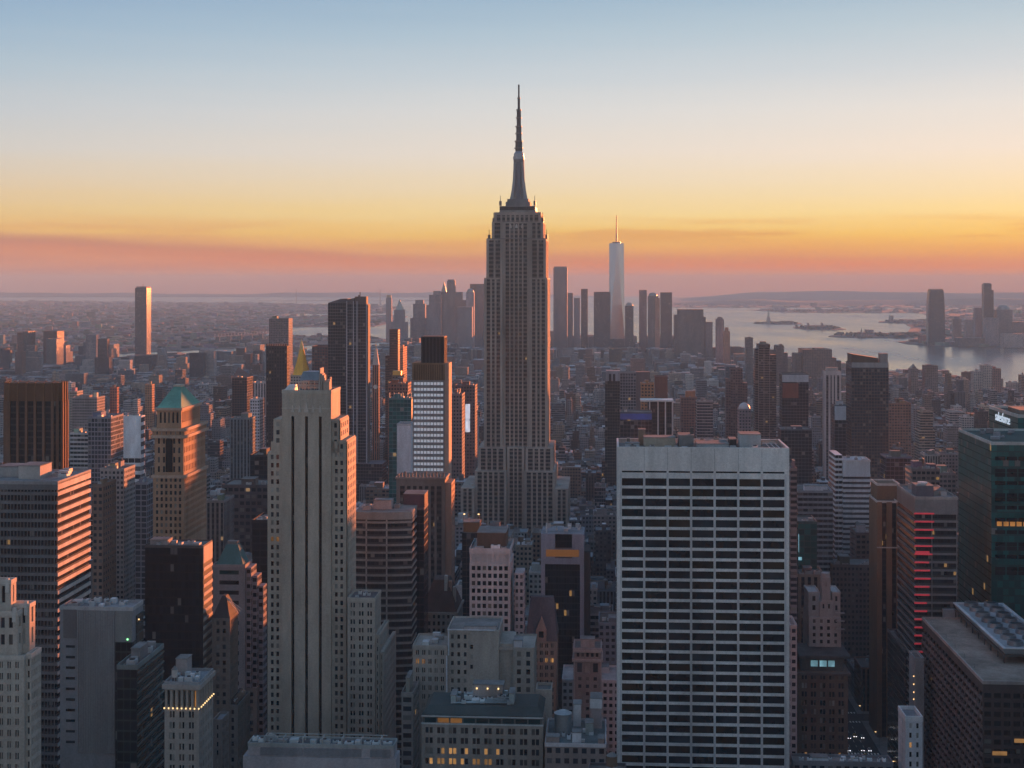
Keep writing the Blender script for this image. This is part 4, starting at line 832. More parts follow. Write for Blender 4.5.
for q in ([(x0_, y0_, b.h), (x1_, y0_, b.h), (x1_, y0_, h1_), (x0_, y0_, h0_)], [(x1_, y1_, b.h), (x0_, y1_, b.h), (x0_, y1_, h0_), (x1_, y1_, h1_)], [(x0_, y0_, h0_), (x1_, y0_, h1_), (x1_, y1_, h1_), (x0_, y1_, h0_)], [(x0_, y1_, b.h), (x0_, y0_, b.h), (x0_, y0_, h0_), (x0_, y1_, h0_)], [(x1_, y0_, b.h), (x1_, y1_, b.h), (x1_, y1_, h1_), (x1_, y0_, h1_)]): m.face(q)
b.part('roof_shed', m, 'masonry', (.13, .10, .085)); b.bulkhead((b.w * .78, b.w - .6), (1, 12), 9, tint=(.3, .28, .27))
mid('brown brick apartment block partly behind the dark gridded tower', 889, 911, 404, 1900, yb=440, tint=(.26, .16, .13), depth=30, heads=2, tank=1, name='apartment_block')
mid('slate-blue office slab beneath the brown brick apartment block', 886, 912, 458, 1250, yb=490, tint=(.14, .14, .19), style='curtain', depth=26, heads=1)
mid('massive stepped riverside block with rounded shoulders near the water', 803, 832, 350, 3500, yb=372, tint=(.20, .165, .16), depth=90, heads=1, bay=4, short='stepped riverside block', tiers=((796, 803, 354, 10, 80), (832, 837, 358, 10, 80)))
mid('dark riverside block with a raised corner nearest the black gridded apartment tower', 776, 784, 346, 3700, yb=368, tint=(.19, .16, .16), depth=50, heads=1, tiers=((768, 776, 350, 5, 45), (784, 788, 353, 5, 45)))
mid('slim dark tower just behind the black gridded apartment tower', 745.6, 753, 338, 3600, yb=360, tint=(.19, .17, .175), depth=22, heads=1, units=0)
for i, (xa, xb, ya, lab) in enumerate(((983, 992, 366, 'pale riverside apartment block beside the water west of the dark gridded tower'), (974, 983, 372, 'pale low riverside block stepped down from its taller neighbour'), (992, 1001, 369, 'reddish riverside block at the end of the pale pair'), (925, 938, 366, 'dark blocky riverside warehouse with a raised centre'), (911, 918, 369, 'small riverside tower with a pointed roof'))):
    mid(lab, xa, xb, ya, 3300, yb=385, tint=((.5, .45, .42), (.45, .41, .39), (.34, .22, .19), (.2, .165, .16), (.24, .19, .18))[i], depth=30, heads=1, units=0, bay=4, parts=(pyramid(364, .1, (.2, .17, .16)) if i == 4 else None))
# ---------------------------------------------------------------- near buildings
# --- left tower of copper-lit bands
b = Bd('office_tower', 'broad ribbon-windowed tower with its side wall banded in copper sunset light', -30, 57.6, 482.5, 560, side=90.6, yb=660, short='copper-lit banded tower')
m, wn = MB(), MB(); fl = 3.45; nf = int((b.h - 2) / fl); top = b.h
m.box(.5, b.w - .5, .5, b.d - .5, top - .6, top, cap=True)
wn.box(.45, b.w - .45, .45, b.d - .45, 0, top - .6, 1.5, fl, cap=False)
for i in range(34):
    z1 = top - i * fl; hh = 2.6 if i == 0 else 1.25
    m.box(0, b.w, 0, b.d, z1 - hh, z1 - .02, cap=True)
b.part('wall', m, 'metalwork', (.15, .165, .185)); b.part('glazing', wn, 'strip_wide', (.05, .06, .07))
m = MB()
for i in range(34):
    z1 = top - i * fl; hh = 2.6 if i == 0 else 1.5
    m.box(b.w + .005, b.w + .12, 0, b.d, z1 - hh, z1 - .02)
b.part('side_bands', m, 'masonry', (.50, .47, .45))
mu = MB()
for i in range(1, 26): mu.box(b.w * i / 26 - .09, b.w * i / 26 + .09, .02, .44, top - 34 * fl, top - 2.7)
b.part('mullions', mu, 'metalwork', (.22, .23, .25))
b.roof(z=top, tint=(.26, .255, .26)); b.parapet(z=top, h=.8, tint=(.3, .3, .31))
b.bulkhead((b.X(8), b.X(30)), (10, 22), 5.2, tint=(.42, .39, .37), name='stair_house'); b.bulkhead((b.X(-20), b.X(4)), (16, 27), 4, tint=(.34, .32, .31))
b.units(4, x=(b.X(34), b.w - 2), y=(12, 32), seed=3)
# --- cream deco tower at the edge
b = Bd('stone_tower', 'cream stone deco tower of stepped turrets cropped by the frame edge beside the copper-lit tower', -24, 11, 582, 450, side=12.5, yb=768, short='cream deco tower')
ST_ = (.44, .40, .35); m = MB()
b.relief(m, (0, b.w), (0, 4), (b.Z(612), b.h), 3.0, 6.5, .35, .8, dep=.5, edge=.8, sill=.12)
b.relief(m, (-3, b.X(20)), (-2, 5), (b.Z(655), b.Z(612)), 2.6, 5.2, .5, .62, dep=.5, edge=.8)
b.relief(m, (-3, b.X(27)), (2, 6.5), (b.Z(655), b.Z(607)), 2.4, 6.5, .45, .75, dep=.5, edge=.7)
b.relief(m, (-3, b.X(28)), (-3, 7), (b.Z(768) - 8, b.Z(655)), 2.6, 3.5, .55, .58, dep=.45, edge=1, group=2, gap=.25)
b.relief(m, (b.X(28) + .02, b.X(33)), (-1.5, 6.5), (b.Z(768) - 8, b.Z(654)), 1.5, 3.5, .5, .6, dep=.4, edge=.2)
m.box(-3, b.X(33), -3, 7, 0, b.Z(768) - 8.02)
b.part('wall', m, 'masonry', ST_); b.glaze(OLDW, 100)
for (xa, xb, fy, by, y_) in ((0, b.w, 0, 4, 582), (-3, b.X(20), -2, 5, 612), (-3, b.X(27), 2, 6.5, 607), (-3, b.X(28), -3, 7, 655), (b.X(28) + .1, b.X(33), -1.5, 6.5, 654)):
    b.parapet((xa, xb), (fy, by), b.Z(y_), h=.8, t=.5, tint=(.52, .48, .43))
for xa, y_, fy in ((b.w - 1.2, 578, 0), (b.X(20) - 1, 606, -2), (b.X(26) - .8, 602, 2), (2, 588, 0)):
    mm = MB(); mm.frustum([(xa - .6, fy - .3), (xa + .6, fy - .3), (xa + .6, fy + 1), (xa - .6, fy + 1)], b.Z(y_ + 14), [(xa - .45, fy - .2), (xa + .45, fy - .2), (xa + .45, fy + .8), (xa - .45, fy + .8)], b.Z(y_)); b.part('pinnacle', mm, 'masonry', (.55, .52, .48))
# --- grey blank-walled block
b = Bd('office_block', 'blank grey block with a ribbed pale panel and a dark glass corner strip', 60, 132.5, 608.5, 535, side=143, yb=752, short='blank grey ribbed block')
m = MB(); m.box(0, b.w, 0, b.d, 0, b.h); b.part('wall', m, 'masonry', (.21, .22, .24))
m = MB(); n = 22; xa, xb = b.X(77.5), b.X(115)
for i in range(n): m.box(xa + (xb - xa) * i / n, xa + (xb - xa) * (i + .72) / n, -.5, -.03, b.Z(752), b.h - .6)
b.part('ribbed_panel', m, 'metalwork', (.30, .32, .345))
m = MB(); m.box(b.X(63.5), b.X(76.5), -.22, -.03, b.Z(638), b.h - .3); b.part('dark_panel', m, 'masonry', (.13, .13, .14))
for i in range(10):
    z_ = b.Z(645 + i * 10.6); m = MB(); m.box(b.X(66), b.X(75), -.12, -.03, z_ - .9, z_); b.part('window', m, 'pane_dark')
m = MB(); m.box(b.X(115.5), b.w + .1, -.35, b.d * .3, 0, b.Z(641), 2, 3.6); b.part('corner_glazing', m, 'curtain', (.03, .05, .05))
m = MB(); m.box(b.w + .02, b.w + .3, b.d * .3 + .05, b.d - .3, 0, b.h - 3, 2.4, 3.6); b.part('side_glazing', m, 'curtain', (.05, .075, .075))
m = MB(); m.box(b.X(115.5), b.w - .1, -.3, -.03, b.Z(640.8), b.h - .5); b.part('upper_panel', m, 'masonry', (.19, .2, .2))
b.roof(tint=(.24, .24, .25)); b.parapet(tint=(.36, .36, .37), h=.9); b.units(11, seed=5, y=(2, b.d - 1), size=(1.2, 3), hh=(.8, 2), tint=(.5, .52, .54)); b.units(2, x=(2, 9), seed=9)
for (px, y_, mt) in ((128, 638, 'glow_green'), (137.6, 622, 'glow_warm')):
    mm = MB(); xx = b.X(px) if px < 132 else b.w + .35; yy = -.55 if px < 132 else b.d * .5; mm.box(xx - .25, xx + .25, yy - .2, yy + .2, b.Z(y_) - .25, b.Z(y_) + .25); b.part('lamp', mm, mt)
# --- green glass lower block
b = Bd('office_block', 'dark green glass block with raked floor lines beside the blank grey block', 117, 137, 668, 512, side=163.5, yb=768, short='dark green glass block')
b.tower('curtain', (.035, .06, .06), 2.2, 3.7); b.roof(tint=(.2, .17, .16)); b.parapet(tint=(.2, .24, .24), h=1.2); b.bulkhead((2, b.w - 2), (b.d * .3, b.d * .6), 4.5, tint=(.2, .2, .21)); b.units(5, seed=2)
m = MB()
for i in range(22): m.box(b.w + .02, b.w + .4, .3, b.d - .3, b.h - 3.7 * i - 1.9, b.h - 3.7 * i - 1.35)
b.part('spandrels', m, 'metalwork', (.22, .26, .26))
# --- stone block with a colonnade and string lights
b = Bd('stone_building', 'square stone block with an upper colonnade edged by a string of warm bulbs', 164.5, 199, 684, 500, side=213, yb=768, short='string-lit colonnade block')
m = MB(); ct = (.33, .30, .27); y708 = b.Z(708); y693 = b.Z(690)
b.relief(m, (0, b.w), (0, b.d), (0, y708), 3.3, 3.7, .62, .6, dep=.45, edge=1.0, group=2, gap=.35)
m.box(1.2, b.w - 1.2, 1.4, b.d - 1.2, y708, y693); m.box(0, b.w, 0, b.d, y693, b.h)
for i in range(7): x_ = .1 + (b.w - 1.1) * i / 6; m.box(x_, x_ + .9, 0, 1.0, y708, y693)
for i in range(1, 9): y_ = .1 + (b.d - 1.1) * i / 8; m.box(b.w - 1.0, b.w, y_, y_ + .9, y708, y693)
b.part('wall', m, 'masonry', ct); b.glaze(OLDW, 100)
for i in range(6):
    x_ = 1.05 + (b.w - 1.1) * i / 6; mm = MB(); mm.box(x_ + .1, x_ + (b.w - 1.1) / 6 - 1.0, 1.3, 1.38, y708 + .3, y693 - .5); b.part('tall_window', mm, 'pane_orange' if i == 5 else 'pane_dark')
b.cornice(b.h, tint=(.36, .33, .31), h=1.6); b.roof(tint=(.22, .24, .26)); b.parapet(tint=(.3, .3, .31), h=.9)
b.units(10, x=(1.5, b.w - 1), y=(1.5, b.d - 6), seed=8, size=(1.1, 2.6), hh=(.8, 1.9), tint=(.5, .53, .55)); b.bulkhead((1, 5), (b.d - 8, b.d - 2), 6, tint=(.34, .32, .32))
b.tank(2.6, 3.2, r=1.1, h=2.6, leg=1.5, tint=(.5, .48, .46))
for i in range(9):
    mm = MB(); x_ = b.w * i / 8; mm.cyl(x_, -.25, .24, .24, y708 - .2, y708 + .25, 6); b.part('bulb', mm, 'glow_warm')
for i in range(1, 9):
    mm = MB(); mm.cyl(b.w + .25, b.d * i / 8, .24, .24, y708 - .2, y708 + .25, 6); b.part('bulb', mm, 'glow_warm')
# --- black glass slab with striped lit side
b = Bd('office_tower', 'black glass slab whose narrow side wall is striped white and red in the sunset', 145, 203, 546.5, 640, side=212, yb=668, short='black striped-side slab')
m = MB(); m.box(0, b.w, 0, b.d, 0, b.h, 1.6, 3.7); b.part('wall', m, 'curtain', (.015, .015, .017))
b.root.children[0]['label'] = 'black curtain wall with faint floor lines'
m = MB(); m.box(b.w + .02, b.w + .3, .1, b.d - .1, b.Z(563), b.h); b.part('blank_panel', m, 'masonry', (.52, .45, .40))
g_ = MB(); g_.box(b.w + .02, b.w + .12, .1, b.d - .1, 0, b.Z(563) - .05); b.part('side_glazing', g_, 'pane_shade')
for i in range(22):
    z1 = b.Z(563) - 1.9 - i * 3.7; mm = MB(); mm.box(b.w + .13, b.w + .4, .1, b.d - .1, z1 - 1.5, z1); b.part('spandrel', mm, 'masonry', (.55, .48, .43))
b.roof(tint=(.2, .2, .2)); b.parapet(tint=(.1, .095, .095), h=.7); b.units(7, seed=4, size=(1.4, 4), hh=(.5, 1.4)); b.bulkhead((1, 9), (4, 11), 2.2, tint=(.33, .3, .29))
# --- copper pyramid brick tower
b = Bd('brick_tower', 'ornate brick tower under a green copper pyramid, its side glowing orange', 153, 184, 440, 830, side=206.5, yb=545, short='green copper pyramid tower')
TB = (.34, .225, .15); m = MB(); x1_ = b.w; d_ = b.d
b.zv = b.Z(548)
b.relief(m, (0, x1_), (0, d_), (0, b.Z(476)), 2.5, 3.7, .52, .6, dep=.5, edge=1.0)
b.relief(m, (.7, x1_ - .5), (.7, d_ - .7), (b.Z(476), b.Z(436)), 3.0, 5.4, .42, .62, dep=.5, edge=1.0)
b.relief(m, (0, x1_), (0, d_), (b.Z(436), b.Z(429)), 2.6, 3.6, .3, .5, dep=.4, edge=1)
b.relief(m, (1.6, x1_ - 2.2), (2, d_ - 6), (b.Z(429), b.Z(409)), 2.3, 9.0, .5, .68, dep=.7, edge=1.0, sill=.16)
b.part('wall', m, 'masonry', TB); b.glaze(OLDW, 100)
for y_, o_ in ((476, .9), (436, 1.1), (429, .9)): b.cornice(b.Z(y_) + .4, out=o_, h=1.6, tint=(.42, .32, .25))
b.cornice(b.Z(409) + .5, x=(1.6, x1_ - 2.2), y=(2, d_ - 6), out=.8, h=1.4, tint=(.42, .32, .25))
mm = MB(); pa = [(1.6, 2), (x1_ - 2.2, 2), (x1_ - 2.2, d_ - 6), (1.6, d_ - 6)]; cxm, cym = (1.6 + x1_ - 2.2) / 2, (2 + d_ - 6) / 2
mm.frustum(pa, b.Z(409) + .52, [(cxm - 2.2, cym - 3), (cxm + 2.2, cym - 3), (cxm + 2.2, cym + 3), (cxm - 2.2, cym + 3)], b.Z(389)); b.part('pyramid_roof', mm, 'masonry', (.13, .34, .27))
mm = MB(); mm.box(cxm - 2.4, cxm + 2.4, cym - 3.2, cym + 3.2, b.Z(389) + .02, b.Z(387)); b.part('roof_cap', mm, 'masonry', (.55, .5, .42))
# great arched window on the front
mm = MB(); xa, xb = b.w * .40, b.w * .62; zt_ = b.Z(441)
mm.box(xa, xb, .35, .62, b.Z(472), zt_); mm.face([(xa + (xb - xa) * (.5 - .5 * math.cos(math.pi * i / 10)), .34, zt_ + (xb - xa) * .5 * math.sin(math.pi * i / 10)) for i in range(10, -1, -1)]); b.part('arched_window', mm, 'pane_dark')
# --- teal hipped tower
b = Bd('office_tower', 'grey tower with a flat-topped teal pyramid roof and stepped glazed flank', 213, 245, 566, 720, side=252, yb=705, short='teal-roofed grey tower')
m = MB(); b.relief(m, (0, b.w), (0, b.d), (0, b.h), 12, 5.0, .72, .42, dep=.4, edge=1.2); b.part('wall', m, 'masonry', (.27, .265, .28)); b.glaze(['pane_dark', 'pane_blue', 'pane_teal'], 100)
mm = MB(); q = 1.0; pa = [(q, q), (b.w - q, q), (b.w - q, b.d - q), (q, b.d - q)]; mm.frustum(pa, b.h + .03, [(b.w * .34, b.d * .34), (b.w * .7, b.d * .34), (b.w * .7, b.d * .66), (b.w * .34, b.d * .66)], b.Z(546)); b.part('pyramid_roof', mm, 'masonry', (.07, .21, .22))
mm = MB(); mm.box(b.w * .36, b.w * .68, b.d * .37, b.d * .63, b.Z(546) + .02, b.Z(543)); b.part('roof_cap', mm, 'masonry', (.2, .22, .22)); b.parapet(h=.8, tint=(.33, .32, .33))
for k, (px, y_) in enumerate(((249, 568), (254, 577), (259.5, 588))):
    mm = MB(); mm.box(b.w + .05 + 2.6 * k, b.w + 2.6 * (k + 1), 2 + k * 2, b.d - 1, 0, b.Z(y_), 2.4, 3.7); b.part('stepped_bay', mm, 'paired', (.33, .31, .34))
# --- small dark mansard in front of it
b = Bd('apartment_house', 'small brown tower with a steep dark glazed hip roof before the teal-roofed grey tower', 212, 230, 618, 640, side=238, yb=712, short='small dark-hipped tower')
m = MB(); b.relief(m, (0, b.w), (0, b.d), (0, b.h), 2.2, 3.5, .5, .55, dep=.35); b.part('wall', m, 'masonry', (.21, .17, .15)); b.glaze(OLDW, 60)
mm = MB(); mm.frustum([(0, 0), (b.w, 0), (b.w, b.d), (0, b.d)], b.h + .02, [(b.w * .4, b.d * .35), (b.w * .6, b.d * .35), (b.w * .6, b.d * .65), (b.w * .4, b.d * .65)], b.Z(598)); b.part('hip_roof', mm, 'masonry', (.05, .052, .06))
for i in range(3):
    mm = MB(); mm.tube((b.w * .6 - .2, b.d * .36, b.Z(598) - .4), (b.w * (1.5 - .1 * i), b.d * .4, b.Z(612 + 2 * i)), .16); b.part('cable', mm, 'metalwork', (.5, .5, .5))
# a run of small blocks down to the street
for (xa, xb, y_, D_, sd, t_, lab) in ((213, 222, 722, 600, 229, (.22, .2, .19), 'small grey block with a round roof vent at the foot of the string-lit colonnade block'), (222, 238, 707, 640, 250, (.2, .19, .18), 'long dark block with a pale sloped skylight roof below the teal-roofed tower'), (246, 257, 690, 720, 262, (.25, .21, .19), 'narrow brown block tight against the tall deco tower'), (201, 214, 700, 640, 224, (.2, .185, .18), 'plain low block wedged behind the string-lit colonnade block')):
    b = Bd('low_block', lab, xa, xb, y_, D_, side=sd, yb=768); m = MB(); b.relief(m, (0, b.w), (0, b.d), (0, b.h), 2.6, 3.5, .5, .55, dep=.35); b.part('wall', m, 'masonry', t_); b.glaze(OLDW, 40); b.roof(tint=(.24, .26, .29)); b.parapet(tint=t_); b.units(3, seed=int(xa))
    if xa == 222: mm = MB(); mm.frustum([(1, 1), (b.w - 1, 1), (b.w - 1, b.d - 1), (1, b.d - 1)], b.h + .2, [(b.w * .4, 2), (b.w * .6, 2), (b.w * .6, b.d - 2), (b.w * .4, b.d - 2)], b.h + 3); b.part('skylight', mm, 'pane_blue')

# --- tall stone tower with three black grooves
b = Bd('stone_tower', 'tall tan stone tower with three black vertical grooves and orange-lit right wall', 267.5, 346.4, 452, 640, side=355, yb=742, short='tall grooved stone tower')
TS = (.43, .375, .31); m = MB(); X, Z = b.X, b.Z; dB = b.d; b.zv = Z(748)
def wing(xa, xb, ya, yb2, fy, by, faces, cols=1, wf=.52, edge=.6):
    b.relief(m, (X(xa), X(xb)), (fy, by), (Z(yb2), Z(ya)), (X(xb) - X(xa) - 2 * edge) / cols, 3.62, wf, .56, faces=faces, dep=.4, edge=edge, group=1)
# the grooved middle: blank panels between the grooves, recess behind
gx = [293.2, 306.8, 320.6]
edges = [282.5, 291.7, 294.7, 305.3, 308.3, 319.1, 322.1, 331.5]
for i in range(0, 8, 2): m.box(X(edges[i]), X(edges[i + 1]), -.9, 5, 0, Z(416))
m.box(X(282.5), X(331.5), -.9, dB - 1, Z(416), Z(392)); m.box(X(282.5), X(331.5), 2.2, dB - 1.2, 0, Z(416) - .02)
# shoulders with paired windows
wing(273.4, 282.4, 419, 452, .0, dB - 2, 'F', 1); wing(331.6, 339.5, 420, 452, 0, dB - 1, 'F', 1)
wing(267.5, 282.4, 452, 748, 0, dB, 'F', 2, .5, .9); wing(331.6, 346.4, 441, 748, 0, dB, 'F', 2, .5, .9)
wing(270.4, 273.3, 442, 452, 1, dB - 2, '', 1)
def side_wall(xx, fy, by, z0, z1, n):
    b.openings(m, (xx, fy), (xx, by), z0, z1, (by - fy - 1.6) / n, 3.62, .4, .58, .4, .8, .2, 1, 0, 'R')
side_wall(X(346.4) + .45, 0, dB, Z(748), Z(441), 5); side_wall(X(339.5) + .45, 0, dB - 1, Z(441), Z(420), 4)
m.box(0, b.w, 0, dB, -1, .5)
b.part('wall', m, 'masonry', TS)
def pk(o, key):
    z_ = o[2]
    if key == 'F' and abs(z_ - Z(543)) < 1.9 and o[0] < X(283): return 'pane_orange'
    return None
b.glaze(OLDW, 100, pick=pk)
for gx_ in gx:
    mm = MB(); mm.box(X(gx_ - 1.5) + .02, X(gx_ + 1.5) - .02, 1.9, 2.15, 0, Z(416.2), 1.3, 3.62); b.part('groove_window', mm, 'strip_wide', (.03, .03, .03))
for gx_ in gx + [300, 313.6]:
    mm = MB(); big = gx_ == 306.8; wq = 1.1 if big else .7; mm.frustum([(X(gx_) - wq, -1.3), (X(gx_) + wq, -1.3), (X(gx_) + wq, -.92), (X(gx_) - wq, -.92)], Z(412), [(X(gx_) - .2, -1.3), (X(gx_) + .2, -1.3), (X(gx_) + .2, -.92), (X(gx_) - .2, -.92)], Z(402 if big else 405)); b.part('finial', mm, 'masonry', (.50, .47, .42))
mm = MB(); mm.box(X(282.5) - .1, X(331.5) + .1, -1.15, -.91, Z(408.6), Z(407.4)); b.part('string_course', mm, 'masonry', (.5, .46, .4))
for i in range(9): mm = MB(); xx = X(283.5 + i * 5.8); mm.box(xx - .12, xx + .12, -1.0, -.91, Z(407), Z(392.5)); b.part('rib', mm, 'masonry', (.42, .38, .33))
b.parapet((X(282.5), X(331.5)), (-.9, dB - 1), Z(392), h=1.0, tint=(.46, .42, .36)); b.parapet((X(331.7), X(339.5)), (0, dB - 1), Z(420), h=.6, tint=(.46, .4, .34)); b.parapet((X(339.7), X(346.4)), (0, dB), Z(441), h=.6, tint=(.46, .4, .34))
b.roof(x=(X(282.5), X(331.5)), y=(-.9, dB - 1), z=Z(392), tint=(.12, .115, .11))
zr = Z(392) + .2
for xa in (297, 303, 309, 317): mm = MB(); mm.box(X(xa) - .14, X(xa) + .14, 4, 4.3, zr, Z(383)); mm.box(X(xa) - .14, X(xa) + .14, 12, 12.3, zr, Z(383)); b.part('frame_post', mm, 'masonry', (.42, .40, .37))
for y_ in (383, 386.5): mm = MB(); mm.box(X(296.6), X(317.4), 3.9, 4.4, Z(y_) , Z(y_) + .3); mm.box(X(296.6), X(317.4), 11.9, 12.4, Z(y_), Z(y_) + .3); b.part('frame_beam', mm, 'masonry', (.46, .44, .40))
mm = MB(); mm.frustum([(X(297), 4.6), (X(317), 4.6), (X(317), 11.6), (X(297), 11.6)], Z(381), [(X(301), 4.6), (X(317), 4.6), (X(317), 11.6), (X(303), 11.6)], Z(372)); b.part('cooling_housing', mm, 'paint', (.22, .32, .42))
for i in range(4): mm = MB(); mm.box(X(317.6 + i * 1.7), X(318.9 + i * 1.7), 3.5 + i * .4, 11 - i, zr, Z(368.5 + i * 3.5 + (i % 2) * 2)); b.part('rooftop_duct', mm, 'masonry', (.42, .36, .32))
for i in range(3): mm = MB(); mm.box(X(323 + i * 1.5), X(328.5 - i * .6), 2 + i * 3, 4 + i * 3, zr, Z(382 - i * 2)); b.part('rooftop_unit', mm, 'masonry', (.40, .33, .28))
mm = MB(); mm.frustum([(X(283), 0), (X(295), 0), (X(295), 6), (X(283), 6)], zr, [(X(288), 1), (X(294.5), 1), (X(294.5), 5), (X(288), 5)], Z(385)); b.part('rooftop_tent', mm, 'paint', (.62, .6, .6))
# its lower wing
b2 = Bd('stone_wing', 'lower stone wing stepping down from the tall grooved tower, rows of paired windows', 347.4, 375, 600, 632, side=381, yb=748, short='stepped stone wing')
m = MB(); b2.zv = b2.Z(752); b2.relief(m, (0, b2.w), (0, b2.d), (0, b2.h), 3.9, 3.62, .66, .56, dep=.4, edge=.5, group=2, gap=.45)
b2.relief(m, (b2.w + .03, b2.X(379)), (1.2, b2.d + 12), (0, b2.Z(636)), 3.0, 3.62, .45, .56, faces='FR', dep=.4, edge=.4); b2.relief(m, (b2.X(379) + .03, b2.X(382.5)), (2.4, b2.d + 24), (0, b2.Z(653)), 3, 3.62, .45, .56, faces='FR', dep=.4, edge=.4)
b2.part('wall', m, 'masonry', (.37, .33, .285)); b2.glaze(OLDW, 100); b2.parapet(tint=(.42, .38, .33)); b2.roof(tint=(.13, .13, .14)); b2.units(5, seed=2, size=(1, 2.2), hh=(.6, 1.4), tint=(.6, .6, .6)); b2.parapet((b2.w + .1, b2.X(379)), (1.2, b2.d + 12), b2.Z(636), h=.6, tint=(.42, .38, .33))
# --- low roof at the bottom in front
b = Bd('office_block', 'low broad roof of open frames and pale louvred panels below the tall grooved stone tower', 243, 396, 745, 470, depth=9, yb=768, short='open-framed low roof')
m = MB(); m.box(0, b.w, 0, b.d, 0, b.Z(756), 3.4, 3.7); m.box(1.5, b.w - .8, .6, b.d - 1, b.Z(756), b.h); b.part('wall', m, 'masonry', (.30, .29, .31))
for (xa, xb) in ((260, 302), (303.5, 361), (370, 390)): mm = MB(); mm.box(b.X(xa), b.X(xb), .25, .57, b.Z(755), b.Z(747.4)); b.part('louvre_panel', mm, 'metalwork', (.20, .22, .25))
b.roof(x=(1.5, b.w - .8), y=(.6, b.d - 1), tint=(.14, .15, .16)); b.parapet(x=(1.5, b.w - .8), y=(.6, b.d - 1), h=.7, tint=(.26, .28, .28))
for i in range(7):
    x_ = b.X(262 + i * 19.5); mm = MB(); mm.box(x_, x_ + .35, 2, b.d - 3, b.h + 1.6, b.h + 1.95); mm.box(x_, x_ + .35, 2, 2.35, b.h + .2, b.h + 1.6); mm.box(x_, x_ + .35, b.d - 3.4, b.d - 3, b.h + .2, b.h + 1.6); b.part('roof_frame', mm, 'metalwork', (.36, .38, .38))
for y_ in (3, 6): mm = MB(); mm.box(b.X(262), b.X(385), y_, y_ + .3, b.h + 1.96, b.h + 2.2); b.part('roof_beam', mm, 'metalwork', (.34, .37, .37))
b.units(16, seed=12, y=(2, b.d - 4), size=(1.2, 3.4), hh=(.6, 1.5), tint=(.42, .46, .48))
mm = MB(); mm.cyl(b.X(267), 6, 2.6, .6, b.h + .2, b.h + 2.2, 12); b.part('skylight', mm, 'pane_blind')
# --- curved banded tower
b = Bd('office_tower', 'bowed office tower of pale horizontal bands and dark ribbon glass', 354, 411, 512, 700, depth=26, yb=690, short='bowed banded tower')
N_ = 14; bow = lambda q: 1.7 * (1 - (2 * q - .75) ** 2 * 1.0)
front = [(b.w * i / N_, 1.6 - bow(i / N_)) for i in range(N_ + 1)]; poly = front + [(b.w, b.d), (0, b.d)]
inset = [(x * .99 + .2, y + .45) for x, y in front] + [(b.w - .4, b.d - .4), (.4, b.d - .4)]
g_ = MB(); g_.prism(inset, 0, b.h - .5, 1.5, 3.65, cap=False); b.part('glazing', g_, 'strip_wide', (.05, .06, .07))
m = MB()
for i in range(38):
    z1 = b.h - i * 3.65 - (0 if i == 0 else .8); hh = 3.6 if i == 0 else 1.0
    if z1 - hh > 0: m.prism(poly, z1 - hh, z1, bottom=True)
b.part('wall', m, 'masonry', (.235, .255, .25))
m = MB()
for i in (3, 8): x_, y_ = front[i]; m.box(x_ - .35, x_ + .35, y_ + .02, y_ + .7, 0, b.h - 3.7)
b.part('mullions', m, 'metalwork', (.35, .37, .38))
b.roof(y=(3, b.d), tint=(.22, .2, .19)); b.bulkhead((b.X(371), b.X(389)), (8, 15), 4.4, tint=(.32, .3, .3)); b.units(5, x=(2, b.w - 6), y=(5, 20), seed=31)
b = Bd('office_tower', 'dark purple-brown slab with a raised windowless plant box behind the bowed banded tower', 411.6, 424, 509, 720, side=428, yb=690, short='dark plum slab')
b.tower('curtain', (.05, .035, .045), 2.4, 3.65); b.roof(tint=(.1, .09, .09)); b.bulkhead((b.X(403), b.w), (2, 16), b.Z(495) - b.h, tint=(.085, .05, .065), name='plant_box'); b.parapet(tint=(.15, .1, .1), h=.6)
# --- white pier grid block
b = Bd('office_block', 'white piered office block with a plain brown plant room on its roof', 469.5, 510, 551, 720, side=513.6, yb=648, short='white piered block')
m = MB(); b.zv = b.Z(660); b.relief(m, (0, b.w), (0, b.d), (0, b.h - 6), 2.62, 3.75, .64, .60, dep=.7, edge=.6, sill=.2); 
for i in range(8): xx = .6 + (b.w - 1.2) * i / 7; m.box(max(0, xx - .45), min(b.w, xx + .45), -.28, -.02, b.Z(648), b.h)
m.box(0, b.w, 0, b.d, b.h - 1.6, b.h); m.box(.7, b.w - .7, .7, b.d - .7, b.h - 6, b.h - 1.62)
b.part('wall', m, 'masonry', (.50, .49, .50)); b.glaze(DARKW, 100)
b.roof(tint=(.3, .3, .3)); b.parapet(tint=(.5, .49, .5), h=1.4); b.bulkhead((b.X(476), b.X(505)), (6, b.d - 3), b.Z(535) - b.h, tint=(.10, .075, .06), name='plant_room'); b.units(3, x=(2, b.w - 1), y=(1, 5), seed=3, tint=(.6, .6, .6))
mm = MB(); mm.box(b.X(513.8), b.X(523), 6, 20, 0, b.Z(575), 2.6, 3.6); b.part('annex', mm, 'punched', (.42, .41, .43))
